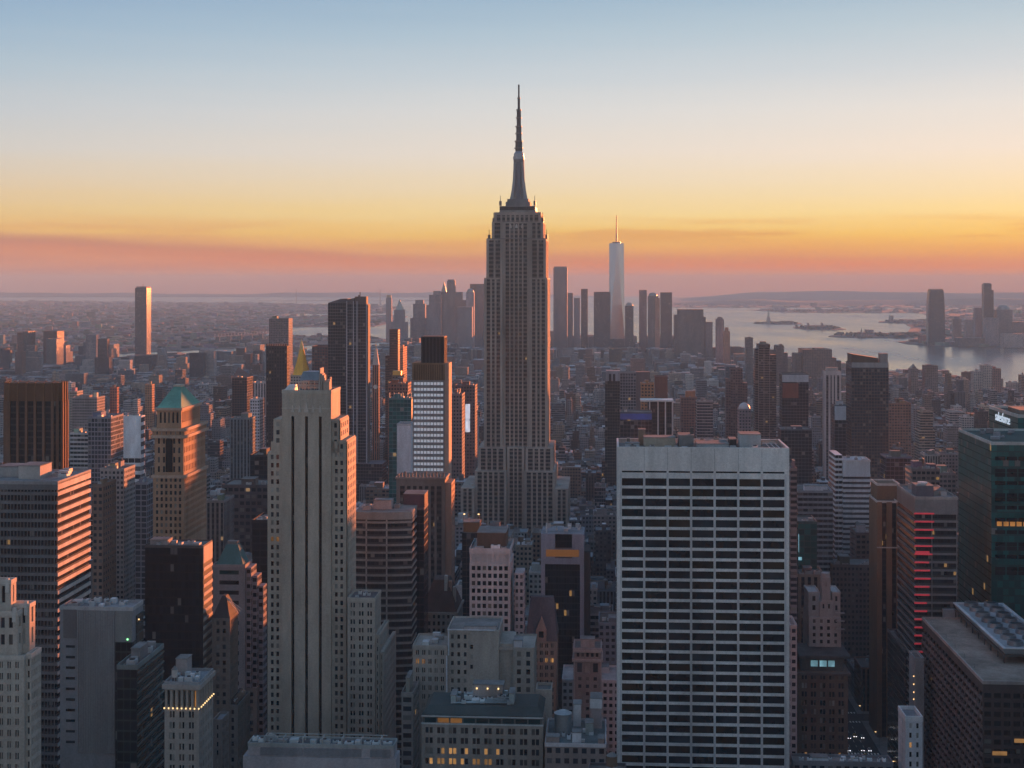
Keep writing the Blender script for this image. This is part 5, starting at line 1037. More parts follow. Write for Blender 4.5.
# brown block with flares on the roof behind it
b = Bd('office_block', 'dark block topped by a brown plant box carrying two bright floodlights', 462, 480, 533, 860, depth=22, yb=560)
b.tower('curtain', (.045, .04, .045), 2.6, 3.7); b.roof(); b.bulkhead((.6, b.w - .6), (2, 14), b.Z(523) - b.h, tint=(.24, .12, .06), name='plant_box')
mm = MB(); zz = b.Z(523) + .4; [mm.box(.6 + i * (b.w - 1.4) / 3, .8 + i * (b.w - 1.4) / 3, 3, 3.2, zz, zz + 4.5) for i in range(4)]; mm.box(.6, b.w - .6, 3, 3.2, zz + 4.5, zz + 4.8); b.part('roof_frame', mm, 'metalwork', (.2, .2, .2))
for f_ in (.1, .9): mm = MB(); mm.box(b.w * f_ - .5, b.w * f_ + .5, 2.4, 2.9, zz + 4.1, zz + 4.8); b.part('floodlight', mm, 'glow_warm')
# grey portal tower
b = Bd('office_tower', 'slate-grey portal-framed tower with a dark glass centre and glowing amber lobby band', 541, 584, 534, 830, depth=26, yb=640, short='slate portal tower')
m = MB(); xA, xB = b.X(545), b.X(580); m.box(0, xA, 0, b.d, 0, b.h); m.box(xB, b.w, 0, b.d, 0, b.h); m.box(xA, xB, 0, b.d, b.Z(564), b.Z(558)); m.box(xA, b.X(555), 0, b.d, b.Z(558), b.h); m.box(b.X(572), xB, 0, b.d, b.Z(558), b.h); m.box(b.X(555), b.X(572), 5, b.d, b.Z(558), b.h - .5); b.part('wall', m, 'masonry', (.29, .30, .36))
g_ = MB(); g_.box(xA, xB, 1.2, b.d - .5, 0, b.Z(564) - .02, 1.6, 3.8); b.part('glazing', g_, 'curtain', (.03, .035, .04))
mm = MB(); mm.box(b.X(546), b.X(579), -.25, -.03, b.Z(556.4), b.Z(549.4)); b.part('lit_band', mm, 'glow_amber')
b.part('recess_glazing', (lambda m: (m.box(b.X(555) + .02, b.X(572) - .02, 4.6, 4.9, b.Z(549), b.h - 1, 1.5, 3.8), m)[1])(MB()), 'curtain', (.03, .03, .04))
b.roof(tint=(.25, .25, .27)); b.units(8, seed=6, size=(1.2, 3), tint=(.5, .5, .5)); mm = MB(); mm.tube((3, 3, b.h), (3, 3, b.h + 6), .35); b.part('mast', mm, 'paint', (.6, .6, .6))
m = MB(); m.box(b.w + .05, b.X(590), 4, b.d, 0, b.Z(552)); b.part('side_core', m, 'masonry', (.06, .06, .065))
# brown hip-roofed stone block
b = Bd('stone_building', 'brown stone block with a dark hipped roof and corner dormers behind the beige terraced block', 420.5, 457, 612, 740, depth=30, yb=640, short='dark hip-roofed stone block')
m = MB(); b.zv = b.Z(665); b.relief(m, (0, b.w), (0, b.d), (0, b.h), 2.35, 3.6, .5, .58, dep=.4, edge=.8); b.part('wall', m, 'masonry', (.22, .195, .185)); b.glaze(OLDW, 100)
mm = MB(); mm.frustum([(.4, .4), (b.w - .4, .4), (b.w - .4, b.d - .4), (.4, b.d - .4)], b.h + .03, [(b.w * .3, b.d * .3), (b.w * .7, b.d * .3), (b.w * .7, b.d * .7), (b.w * .3, b.d * .7)], b.Z(583)); b.part('hip_roof', mm, 'roofing', (.10, .06, .055)); b.cornice(b.h, tint=(.25, .22, .2))
for i, (px, y_, t_) in enumerate(((443, 578, (.5, .45, .42)), (447, 584, (.38, .2, .15)), (451, 590, (.42, .36, .33)))): mm = MB(); mm.box(b.X(px), b.X(px + 3), 6 + i, 9 + i, b.h, b.Z(y_)); b.part('chimney', mm, 'masonry', t_)
mid('white plain block beside the dark hip-roofed stone block', 456.5, 465.5, 587, 880, yb=640, tint=(.55, .57, .60), style='masonry', depth=16, heads=0)
# gothic roofed tower
b = Bd('stone_building', 'stone tower under a steep slate roof with a gabled dormer', 526, 556.5, 641, 730, depth=24, yb=700, short='steep slate-roofed tower')
m = MB(); b.zv = b.Z(735); b.relief(m, (0, b.w), (0, b.d), (0, b.h), 2.5, 3.7, .62, .6, dep=.45, edge=.9, group=2, gap=.25); b.part('wall', m, 'masonry', (.27, .235, .2)); b.glaze(OLDW, 100, pick=lambda o, k: 'pane_lit' if k == 'F' and o[0] > b.w * .55 and abs(o[2] - b.Z(659)) < 1.8 else None)
mm = MB(); mm.frustum([(-.3, -.3), (b.w + .3, -.3), (b.w + .3, b.d), (-.3, b.d)], b.h + .02, [(b.w * .12, b.d * .42), (b.w * .88, b.d * .42), (b.w * .88, b.d * .58), (b.w * .12, b.d * .58)], b.Z(601)); b.part('slate_roof', mm, 'roofing', (.10, .095, .11))
mm = MB(); xm = b.w * .5; mm.prism([(xm - 2.6, -.35), (xm + 2.6, -.35), (xm + 2.6, 5), (xm - 2.6, 5)], b.h + .03, b.Z(630)); mm.face([(xm - 2.6, -.36, b.Z(630)), (xm + 2.6, -.36, b.Z(630)), (xm, -.36, b.Z(618))]); mm.face([(xm + 2.6, -.36, b.Z(630)), (xm + 2.6, 6, b.Z(630)), (xm, 6, b.Z(618)), (xm, -.36, b.Z(618))]); mm.face([(xm - 2.6, 6, b.Z(630)), (xm - 2.6, -.36, b.Z(630)), (xm, -.36, b.Z(618)), (xm, 6, b.Z(618))]); b.part('dormer', mm, 'masonry', (.30, .22, .19))
mm = MB(); mm.box(xm - 1.2, xm + 1.2, -.5, -.37, b.h + 2, b.h + 5); b.part('dormer_window', mm, 'pane_dark')
# beige terraced block with a blank wall
b = Bd('stone_building', 'beige terraced block with a tall blank wall and a white pipe down its front', 447.5, 499, 631, 610, depth=24, yb=716, short='beige blank-walled block')
BG = (.34, .305, .27); m = MB(); b.zv = b.Z(725)
b.relief(m, (0, b.X(470)), (0, b.d), (0, b.h), 2.9, 3.7, .42, .5, faces='F', dep=.4, edge=.7); m.box(b.X(470) + .02, b.w, -.6, b.d, 0, b.h)
b.relief(m, (b.X(413), -.03), (-1, b.d - 4), (0, b.Z(647)), 2.6, 3.7, .6, .56, faces='FL', dep=.4, edge=.7, group=2, gap=.3)
b.relief(m, (b.w + .03, b.X(513)), (2, b.d), (0, b.Z(644)), 3, 9, .1, .2, faces='', dep=.3); b.relief(m, (b.X(513) + .03, b.X(534)), (0, b.d), (0, b.Z(648)), 4.0, 3.7, .42, .6, faces='FR', dep=.4, edge=.5)
b.part('wall', m, 'masonry', BG)
def pk2(o, k): return 'pane_orange' if (k == 'F' and o[0] < b.X(428) and abs(o[2] - b.Z(665)) < 1.8) else ('pane_blind' if k == 'F' and abs(o[2] - b.Z(675)) < 1.8 and o[0] < b.X(462) and random.random() < .7 else None)
b.glaze(OLDW, 100, pick=pk2)
mm = MB(); mm.box(-.5, .1, -1.6, -1.02, 0, b.Z(655)); mm.box(.2, .8, -.6, -.05, b.Z(655), b.h + .4); mm.box(0, b.X(495), -.62, -.2 + .0, b.h + .42, b.h + .9) ; b.part('pipe', mm, 'paint', (.55, .56, .60))
for k in range(4): mm = MB(); z_ = b.Z(644 + k * 10); mm.box(b.X(470.5), b.X(473), -.75, -.62, z_ - 1.6, z_); b.part('window', mm, 'pane_blind' if k % 2 else 'pane_dark')
b.roof(tint=(.22, .21, .2)); b.parapet(tint=(.4, .37, .34), h=.8); b.bulkhead((b.X(464), b.X(496)), (2, 9), 1.6, tint=(.45, .42, .44)); b.units(4, x=(b.X(414), -1), y=(0, b.d - 5), z=b.Z(647), seed=7)
b.parapet((b.X(413), -.1), (-1, b.d - 4), b.Z(647), h=.8, tint=(.36, .33, .3)); b.bulkhead((b.X(513) + .2, b.X(522)), (1, 9), 3.2, z=b.Z(648), tint=(.46, .46, .5)); b.parapet((b.w + .1, b.X(534)), (0, b.d), b.Z(648), h=.7, tint=(.33, .3, .27))
mid('narrow grey stone block at the side of the beige blank-walled block', 401.5, 413, 695, 590, yb=768, tint=(.25, .235, .22), style='paired', depth=26, heads=1)
# teal roofed front block with lit windows
b = Bd('stone_building', 'front stone block with a teal glazed attic, jumbled roof plant and warmly lit windows', 421.5, 543, 716, 530, depth=24, yb=768, short='teal-attic front block')
m = MB(); b.relief(m, (0, b.w), (0, b.d), (b.Z(768) - 10, b.Z(724)), 4.45, 3.75, .70, .6, dep=.5, edge=.6, group=2, gap=.35); m.box(0, b.w, 0, b.d, 0, b.Z(768) - 10.02); b.part('wall', m, 'masonry', (.27, .245, .22))
def pk3(o, k):
    if k == 'F' and o[0] < b.w * .62:
        if abs(o[2] - b.Z(750)) < 1.7 and random.random() < .55: return 'pane_lit'
        if abs(o[2] - b.Z(759)) < 1.9 and random.random() < .75: return 'pane_lit'
    return None
b.glaze(OLDW, 100, pick=pk3)
m = MB(); m.box(.5, b.w - .5, .6, b.d - .6, b.Z(724) + .02, b.h); b.part('attic', m, 'masonry', (.085, .11, .112))
for i in range(9):
    xa = .8 + (b.w - 1.6) * i / 9; mm = MB(); mm.box(xa + .3, xa + (b.w - 1.6) / 9 - .3, .45, .57, b.Z(722.5), b.Z(718)); b.part('attic_window', mm, 'pane_orange' if i in (1, 2) else 'pane_teal')
for y_ in (724, 716.6): mm = MB(); mm.box(-.1, b.w + .1, -.1, .4, b.Z(y_), b.Z(y_) + .45); b.part('cornice', mm, 'paint', (.42, .45, .45))
m = MB(); m.frustum([(0, .1), (b.w, .1), (b.w, b.d), (0, b.d)], b.h + .5, [(2.2, 4.5), (b.w - 2.2, 4.5), (b.w - 2.2, b.d - 3), (2.2, b.d - 3)], b.Z(708)); b.part('mansard_roof', m, 'masonry', (.045, .062, .062))
zr = b.Z(708)
b.units(18, x=(b.X(450), b.X(512)), y=(4, b.d - 4), z=zr, seed=41, size=(1.0, 3.2), hh=(.7, 2.0), tint=(.5, .56, .58))
for (xa, xb, ya, fy, by, t_) in ((470, 501, 693, 12, 18, (.27, .26, .26)), (449, 454, 700, 6, 14, (.25, .32, .33)), (508, 513, 697, 6, 14, (.3, .36, .37))): b.bulkhead((b.X(xa), b.X(xb)), (fy, by), b.Z(ya) - zr, z=zr, tint=t_)
for i in range(3): mm = MB(); mm.cyl(b.X(474 + i * 11), 11.6, .28, .28, b.Z(697), b.Z(697) + .5, 8); b.part('lamp', mm, 'glow_warm')
for i in range(4): mm = MB(); mm.tube((b.X(449 + i), 6, zr + .3), (b.X(512 - i), 6 + i, zr + .8 + .4 * i), .22); b.part('roof_pipe', mm, 'metalwork', (.3, .36, .37))
# narrow pieces beside
mid('narrow beige chimney-like block with a grey cap standing beyond the teal-attic front block', 536, 551.5, 692, 575, yb=745, tint=(.31, .27, .235), style='masonry', depth=10, heads=0, units=0)
# slender stone tower
b = Bd('stone_tower', 'slender stone tower with a three-arch crown standing clear in the dark gap', 573.5, 601.5, 650, 720, depth=18, yb=735, short='slender three-arched tower')
m = MB(); b.zv = b.Z(748)
b.relief(m, (0, b.w), (0, b.d), (0, b.Z(674)), 4.0, 3.7, .42, .5, dep=.4, edge=1.2); b.relief(m, (0, b.w), (0, b.d), (b.Z(674), b.Z(659)), 4.0, 7.0, .6, .66, dep=.7, edge=1.0, sill=.14); b.relief(m, (.4, b.w - .4), (.4, b.d - .4), (b.Z(659), b.h), 2.4, 4, .55, .5, dep=.4, edge=.6)
b.part('wall', m, 'masonry', (.24, .22, .215)); b.glaze(OLDW, 100); b.cornice(b.Z(659), tint=(.34, .32, .31)); b.cornice(b.h, x=(.4, b.w - .4), y=(.4, b.d - .4), tint=(.34, .32, .31)); b.parapet(tint=(.3, .28, .28)); b.roof()
for px in (573.8, 600.6): b.bar('corner_pier', (b.X(px), b.X(px) + .45), (-.3, -.02), (b.Z(735), b.Z(660)), tint=(.38, .36, .35))
b.bulkhead((b.w * .25, b.w * .75), (5, 12), 4, tint=(.3, .29, .29))
# foreground roof with tank
b = Bd('low_block', 'low roof crowded with a round tank, white vents and plant boxes', 545, 606, 745, 520, depth=30, yb=768, short='low roof with round tank')
b.tower('punched', (.24, .2, .19), 3, 3.7); b.parapet(h=.8, tint=(.5, .48, .5)); b.roof(tint=(.12, .15, .155))
mm = MB(); mm.cyl(b.X(562), 14, 3.2, 3.2, b.h + .2, b.h + 7.6, 20); o = b.part('round_tank', mm, 'metalwork', (.24, .28, .30)); mm = MB(); mm.cyl(b.X(562), 14, 3.4, 1.2, b.h + 7.6, b.h + 8.6, 20); b.part('tank_roof', mm, 'metalwork', (.36, .4, .42), parent=o)
for (px, w_, fy, by, y_, t_, nm) in ((572, 9, 3, 7, 735, (.55, .56, .60), 'white_vent'), (590, 12, 20, 28, 714, (.28, .24, .25), 'stair_house'), (572, 8, 22, 28, 722, (.52, .52, .54), 'white_vent'), (546, 13, 1, 5, 738, (.27, .22, .21), 'bulkhead'), (598, 6, 1, 6, 739, (.28, .2, .18), 'bulkhead'), (585, 8, 12, 18, 733, (.22, .26, .26), 'plant_box')): b.bulkhead((b.X(px), b.X(px + w_)), (fy, by), b.Z(y_) - b.h, tint=t_, name=nm)
mm = MB(); mm.box(b.X(590) - .2, b.X(602), 19.6, 19.9, b.Z(714) - 3.4, b.Z(714)); b.part('louvre_screen', mm, 'paint', (.5, .52, .55)); b.units(14, seed=23, size=(1, 2.4), hh=(.6, 1.6), tint=(.5, .53, .56))

# --- the big white gridded slab
b = Bd('office_tower', 'broad white slab of wide dark windows in an even grid with a blank top band', 617.2, 789.3, 447.6, 600, depth=34, yb=768, short='broad white gridded slab')
m = MB(); W_ = b.w; cols = 7; edge = 1.5; pitch = 4.245; cw = (W_ - 2 * edge) / cols; ztop = b.Z(472.5); b.zv = b.Z(768) - 12
us = [(edge + i * cw + .45, edge + (i + 1) * cw - .45) for i in range(cols)]
zs = []
z_ = b.Z(485.3)
while z_ > b.zv: zs.append((z_ - .1, z_ + 3.0)); z_ -= pitch
zs = sorted(zs)
def grace(a, bb, us, L, key):
    du = ((bb[0] - a[0]) / L, (bb[1] - a[1]) / L); n = (du[1], -du[0]); dep = .55
    P = lambda u, z, d=0: (a[0] + du[0] * u - n[0] * d, a[1] + du[1] * u - n[1] * d, z); Q = lambda u0, u1, za, zb: m.face([P(u0, za), P(u1, za), P(u1, zb), P(u0, zb)])
    zc = 0
    rows = zs + [(b.Z(472.4), b.Z(470.6))]
    for za, zb in rows:
        Q(0, L, zc, za); uc = 0
        for u0, u1 in us:
            Q(uc, u0, za, zb); m.face([P(u0, za), P(u1, za), P(u1, za, dep), P(u0, za, dep)]); m.face([P(u0, zb, dep), P(u1, zb, dep), P(u1, zb), P(u0, zb)]); m.face([P(u0, za), P(u0, za, dep), P(u0, zb, dep), P(u0, zb)]); m.face([P(u1, za, dep), P(u1, za), P(u1, zb), P(u1, zb, dep)])
            b.wins.append((P(u0, za, dep - .03), du, u1 - u0, zb - za, key)); uc = u1
        Q(uc, L, za, zb); zc = zb
    Q(0, L, zc, b.h)
grace((0, 0), (W_, 0), us, W_, 'F')
ns = 4; ed = (b.d - 2 * edge) / ns; us2 = [(edge + i * ed + .45, edge + (i + 1) * ed - .45) for i in range(ns)]
grace((W_, 0), (W_, b.d), us2, b.d, 'R'); grace((0, b.d), (0, 0), us2, b.d, 'L'); m.wallq((W_, b.d), (0, b.d), 0, b.h, 0, 1)
t_ = .8; m.box(0, W_, 0, t_, b.h, b.h + .35); m.box(0, W_, b.d - t_, b.d, b.h, b.h + .35); m.box(0, t_, t_, b.d - t_, b.h, b.h + .35); m.box(W_ - t_, W_, t_, b.d - t_, b.h, b.h + .35)
b.part('wall', m, 'masonry', (.68, .655, .635)); 
b.glaze(['pane_dark'] * 13 + ['pane_brown'] * 3 + ['pane_blue'], 100)
for i in range(cols + 1): mm = MB(); xx = edge + i * cw; mm.box(xx - .34, xx + .34, -.2, -.01, b.zv, b.Z(472.6)); b.part('pier', mm, 'masonry', (.55, .54, .55))
for i in range(1, cols): mm = MB(); xx = edge + i * cw; mm.box(xx - .07, xx + .07, -.05, -.004, b.Z(470), b.h - .1); b.part('panel_joint', mm, 'masonry', (.28, .27, .28))
m = MB(); m.face([(t_, t_, b.h - 1.6), (W_ - t_, t_, b.h - 1.6), (W_ - t_, b.d - t_, b.h - 1.6), (t_, b.d - t_, b.h - 1.6)]); b.part('roof', m, 'roofing', (.22, .21, .2))
zr = b.h - 1.6
for (xa, xb, fy, by, h_, t__, nm) in ((626, 640, 10, 16, 2.0, (.5, .56, .62), 'skylight'), (645, 677, 14, 24, 4.2, (.38, .33, .27), 'plant_room'), (681, 696, 16, 28, 5.0, (.27, .26, .26), 'plant_box'), (698, 730, 6, 20, 2.6, (.40, .42, .44), 'cooling_housing'), (743, 764, 12, 24, 6.0, (.45, .48, .50), 'cooling_tower'), (640, 647, 24, 30, 6.5, (.3, .2, .15), 'stair_house'), (734, 741, 20, 30, 3, (.08, .08, .08), 'plant_box')): b.bulkhead((b.X(xa), b.X(xb)), (fy, by), h_, z=zr, tint=t__, name=nm)
b.units(14, x=(2, W_ - 8), y=(3, 10), z=zr, seed=77, size=(1.2, 3), hh=(.8, 2.2)); b.units(10, x=(2, W_ - 4), y=(24, 31), z=zr, seed=78, size=(1.2, 3), hh=(1.5, 3.4), tint=(.3, .27, .24))
for k in range(3): mm = MB(); q = W_ - 2.5 - k * 2.0; mm.tube((q, 2, zr + .6), (q, b.d - 3, zr + .6), .18); b.part('track_rail', mm, 'paint', (.6, .6, .6))
mm = MB(); mm.box(b.X(693), b.X(696), 20, 21, zr + 5.3, zr + 8); b.part('mast', mm, 'metalwork', (.1, .1, .1))
mid('thin dark tower of tight balconies showing just past the broad white gridded slab', 790.6, 797, 470, 760, yb=560, tint=(.17, .165, .18), style='ribbon', depth=20, bay=3, fl=3.1, heads=1, name='apartment_tower')
# --- right of the avenue gap
mid('low flat-roofed pale blue block with a glazed rooftop house', 798, 833, 492, 1000, yb=512, tint=(.26, .30, .34), style='ribbon', depth=30, heads=1, parts=lambda b: b.bulkhead((b.w * .2, b.w * .85), (1, 9), 4, tint=(.55, .6, .66)), short='low pale blue block')
mid('dark teal glass box with a strip of white lamps down its corner', 798, 817, 523, 880, yb=565, tint=(.06, .12, .13), style='tealglass', depth=24, heads=0, parts=lambda b: [b.part('lamp_strip', (lambda m: (m.box(.15, .6, -.4, -.05, b.Z(552 + 0) , b.Z(534)), m)[1])(MB()), 'pane_cyan'), b.part('lamp', (lambda m: (m.box(.2, 2.2, -.6, -.05, b.Z(560), b.Z(557)), m)[1])(MB()), 'pane_cyan')])
b = Bd('office_tower', 'pale blue-white banded block with a blank penthouse and an L-shaped plan', 843, 870.5, 461, 1080, depth=24, yb=520, short='pale banded block')
m, g_ = MB(), MB(); g_.box(.3, b.w - .3, .3, b.d - .3, 0, b.Z(474), 1.6, 3.8); b.part('glazing', g_, 'strip_wide', (.06, .08, .1))
for i in range(30): z1 = b.Z(474) - i * 3.8; m.box(0, b.w, 0, b.d, z1 - 2.0, z1)
m.box(.2, b.w - .2, .2, b.d - .2, b.Z(474) + .02, b.h); b.part('wall', m, 'masonry', (.50, .56, .60)); m = MB()
m.box(b.X(836), -.05, 4, b.d + 10, 0, b.Z(455.5), 3, 3.8); b.part('rear_wing', m, 'ribbon', (.58, .62, .66)); m = MB(); m.box(b.w + .05, b.X(885), 6, b.d, 0, b.Z(486), 3, 3.8); b.part('low_wing', m, 'ribbon', (.46, .54, .56)); b.roof(tint=(.5, .5, .52)); b.parapet(tint=(.55, .58, .6), h=.8); b.units(3, seed=2)
# brown stepped tower
b = Bd('stone_tower', 'brown brick tower stepping up to a square windowed top', 832, 853.5, 487, 1100, depth=22, yb=560, short='brown stepped tower')
m = MB(); BT = (.25, .195, .165); X, Z = b.X, b.Z; b.zv = Z(620)
b.relief(m, (X(832), X(853.5)), (2, 20), (Z(504), Z(487)), 5.4, 5, .2, .5, dep=.4, edge=1.5); b.relief(m, (X(822.5), X(861)), (0, 24), (Z(530), Z(504)), 2.4, 3.7, .45, .55, dep=.4, edge=.8)
b.relief(m, (X(819), X(863.5)), (-3, 26), (0, Z(530)), 2.4, 3.7, .45, .55, dep=.4, edge=.8)
b.part('wall', m, 'masonry', BT); b.glaze(OLDW, 100); b.parapet((X(832), X(853.5)), (2, 20), tint=(.3, .24, .2)); b.parapet((X(822.5), X(861)), (0, 24), Z(504), tint=(.3, .24, .2)); b.parapet((X(819), X(863.5)), (-3, 26), Z(530), tint=(.3, .24, .2)); b.roof((X(832), X(853.5)), (2, 20))
mid('dark brown brick block with a pale water-tank house in front of the brown stepped tower', 856, 876, 534, 1040, yb=640, tint=(.17, .135, .135), style='paired', depth=26, heads=0, tank=1, parts=lambda b: b.bulkhead((1, b.w * .5), (2, 8), 6, tint=(.42, .44, .48)))
mid('broad brown block with many small windows beneath the brown stepped tower', 832, 878, 566, 990, yb=655, tint=(.145, .115, .12), style='punched', depth=26, bay=2.6, heads=1, tank=1, units=4)
mid('tan panelled block behind the cream deco tower by the avenue', 793, 825, 576, 860, yb=640, tint=(.27, .225, .19), style='pier', depth=24, bay=4, heads=1, units=3)
b = Bd('deco_building', 'cream deco block with rounded stepped shoulders and a slim corner turret', 809, 841, 616, 790, depth=24, yb=650, short='cream turreted block')
m = MB(); CR = (.44, .43, .43); X, Z = b.X, b.Z; b.zv = Z(665)
b.relief(m, (0, b.w), (0, 24), (0, Z(617)), 3.4, 3.7, .4, .55, dep=.5, edge=.9); b.relief(m, (X(809), X(820)), (2, 20), (Z(617), Z(594)), 3.2, 5, .35, .55, dep=.4, edge=.5); b.relief(m, (X(833), X(841)), (2, 20), (Z(617), Z(594)), 3.2, 5, .35, .55, dep=.4, edge=.4); b.relief(m, (X(820) + .02, X(833) - .02), (.8, 20), (Z(617), Z(601)), 3, 5, .3, .5, dep=.4, edge=.5)
b.relief(m, (X(822), X(831)), (1.5, 7), (Z(601), Z(578)), 2.4, 6, .3, .5, dep=.4, edge=.6); b.part('wall', m, 'masonry', CR); b.glaze(OLDW, 90)
mm = MB(); mm.cyl((X(822) + X(831)) / 2, 4.2, 2.6, 2.4, Z(578), Z(574), 10); b.part('turret_cap', mm, 'masonry', (.5, .49, .49))
for y_ in (612, 620, 628): b.bar('balcony', (b.w - 3, b.w + 1.8), (-1.3, -.02), (Z(y_) - .4, Z(y_)), tint=(.45, .44, .45))
for xa, xb in ((809, 820), (833, 841)): b.parapet((X(xa), X(xb)), (2, 20), Z(594), h=.8, tint=(.5, .49, .49))
b = Bd('stone_building', 'brown street block with lit shopfronts and a cyan-glazed penthouse under a flat dark roof', 797.5, 848, 672, 770, depth=30, yb=768, short='cyan-penthouse street block')
m = MB(); b.relief(m, (0, b.w), (0, b.d), (0, b.h), 4.4, 4.6, .66, .62, dep=.5, edge=1.2, group=2, gap=.4); b.part('wall', m, 'masonry', (.17, .125, .105))
b.glaze(OLDW, 100, pick=lambda o, k: ('pane_lit' if k == 'F' and o[2] < 22 and random.random() < .35 else None))
b.cornice(b.h, out=1.2, h=1.4, tint=(.14, .12, .12)); m = MB(); m.box(2, b.w - 2, 3, b.d - 3, b.h, b.Z(659)); b.part('penthouse', m, 'masonry', (.08, .10, .11)); m = MB(); m.box(1, b.w + 1.5, 1, b.d - 1, b.Z(659), b.Z(656)); b.part('flat_roof', m, 'roofing', (.09, .095, .1))
for xa, xb in ((811.5, 818.5), (820.5, 827.5), (829, 835.5)): mm = MB(); mm.box(b.X(xa), b.X(xb), 2.8, 2.97, b.Z(667.5), b.Z(661.5)); b.part('penthouse_window', mm, 'pane_cyan')
for i in range(5): mm = MB(); mm.box(b.w * (.12 + .17 * i), b.w * (.12 + .17 * i) + 1.4, -1.6, -.1, 5, 5.8); b.part('shop_awning', mm, 'glow_amber' if i % 2 == 0 else 'masonry', (.3, .12, .06))
mid('small white-windowed block tight against the broad white gridded slab by the avenue', 790.5, 797, 627, 700, yb=660, tint=(.36, .36, .38), style='punched', depth=20, heads=0, units=1)
mid('low rooftop with white tents and vents at the foot of the avenue', 793, 893, 763, 600, yb=768, tint=(.2, .2, .22), style='punched', depth=9, heads=0, units=10, short='low tented rooftop', name='low_block', parts=lambda b: [b.bulkhead((b.X(812), b.X(829)), (2, 7), 1.6, tint=(.52, .58, .62), name='white_tent'), b.units(18, seed=19, size=(.8, 2.4), hh=(.6, 1.6), tint=(.7, .72, .74))])
# brown corner tower with folded piers
b = Bd('office_tower', 'slim bronze tower with two broad folded piers and white-trimmed stepped tops', 877, 897.5, 502, 860, depth=26, yb=660, short='bronze folded-pier tower')
m = MB(); m.box(.6, b.w - .6, .8, b.d - .5, 0, b.h - .3, 1.5, 3.8); b.part('glazing', m, 'strip_wide', (.03, .028, .03)); m = MB(); m.box(0, b.X(882), -.2, 8, 0, b.h); m.box(b.X(886.5), b.X(892), -.2, 8, 0, b.h); m.box(b.X(896.4), b.w, -.2, b.d, 0, b.h); m.box(0, .62, 8, b.d, 0, b.h); b.part('wall', m, 'masonry', (.24, .145, .095))
m = MB(); m.box(b.X(880), b.X(903), 9, b.d + 4, 0, b.Z(487)); b.part('rear_core', m, 'masonry', (.22, .13, .085))
b.parapet(h=.8, t=.5, tint=(.62, .58, .56)); b.parapet((b.X(880), b.X(903)), (9, b.d + 4), b.Z(487), h=.8, t=.5, tint=(.62, .58, .56)); b.roof(tint=(.1, .08, .07)); mm = MB(); mm.box(-.15, b.w + .15, -.45, -.22, b.Z(548), b.Z(546.8)); b.part('trim_band', mm, 'paint', (.5, .46, .42))
# red-lit block
b = Bd('office_tower', 'banded grey office tower with stacked red neon bars at its near corner', 914.8, 957.6, 498.5, 740, side=897, yb=625, short='red neon banded tower')
m, g_ = MB(), MB(); g_.box(.4, b.w - .4, .4, b.d - .4, 0, b.Z(512), 1.6, 4.15, cap=False); b.part('glazing', g_, 'strip_wide', (.05, .06, .065))
for i in range(28): z1 = b.Z(512) - i * 4.15; m.box(0, b.w, 0, b.d, z1 - 1.15, z1, cap=True)
m.box(0, b.w, 0, b.d, b.Z(512) + .02, b.h)
for f_ in (.40, .98): m.box(b.w * f_ - .25, b.w * f_ + .25, -.15, -.01, b.Z(640), b.Z(513))
b.part('wall', m, 'metalwork', (.26, .26, .27))
rr = random.Random(5)
for i in range(26):
    z1 = b.Z(512.3) - i * 4.15; L_ = b.w * (.46 - .013 * i) * rr.uniform(.86, 1.05); mm = MB(); mm.box(-.3, max(2.4, L_), -.45, -.18, z1 - .95, z1 - .15); b.part('neon_bar', mm, 'glow_red')
mm = MB(); mm.box(.2, b.w * .34, -.30, -.03, b.Z(554), b.Z(551)); b.part('neon_panel', mm, 'glow_red')
b.roof(tint=(.24, .23, .23)); b.parapet(tint=(.36, .34, .33), h=1); b.bulkhead((b.w * .1, b.w * .5), (6, 18), 5.5, tint=(.13, .13, .16), name='plant_box'); b.bulkhead((b.w * .55, b.w * .85), (10, 24), 2.6, tint=(.3, .28, .27)); b.units(12, seed=14, size=(1.4, 3.4), tint=(.46, .46, .47))
mm = MB(); mm.cyl(b.w * .3, 12, 2.6, 2.6, b.h + 5.9, b.h + 6.9, 14); b.part('white_dish', mm, 'paint', (.75, .75, .75)); mm = MB(); mm.box(b.w * .64, b.w * .98, -2.5, -.2, b.Z(640), b.Z(608)); b.part('white_box', mm, 'paint', (.34, .35, .37))
# teal glass pair
b = Bd('office_tower', 'deep teal glass tower with a sloping rim and an amber lit floor band', 991.3, 1085, 444, 745, side=958.5, yb=625, short='deep teal glass tower')
b.tower('tealglass', (.025, .075, .075), 3.0, 3.9); mm = MB()
for i in range(8): mm.box(b.w * (.06 + .07 * i), b.w * (.115 + .07 * i), -.12, -.02, b.Z(526), b.Z(521.5))
b.part('lit_band', mm, 'pane_orange')
for r_ in range(2, 17):
    mm = MB(); z_ = b.h - 4.2 * r_ - (2 if r_ % 3 == 0 else 0)
    for i in range(4): mm.box(b.w * (.04 + .125 * i), b.w * (.15 + .125 * i), -.10, -.02, z_, z_ + 2.0)
    b.part('dark_band', mm, 'pane_dark')
b.roof(z=b.h - .4, tint=(.12, .13, .14)); b.parapet(h=1.2, t=.5, tint=(.42, .48, .48)); b.units(14, seed=8, y=(4, b.d - 6), size=(1.6, 4.5), hh=(.8, 2.4), tint=(.24, .25, .28))
b = Bd('office_tower', 'taller teal glass tower carrying small white roof lettering on its side wall', 1018, 1110, 417, 835, side=989, yb=500, short='lettered teal glass tower', foot=False)
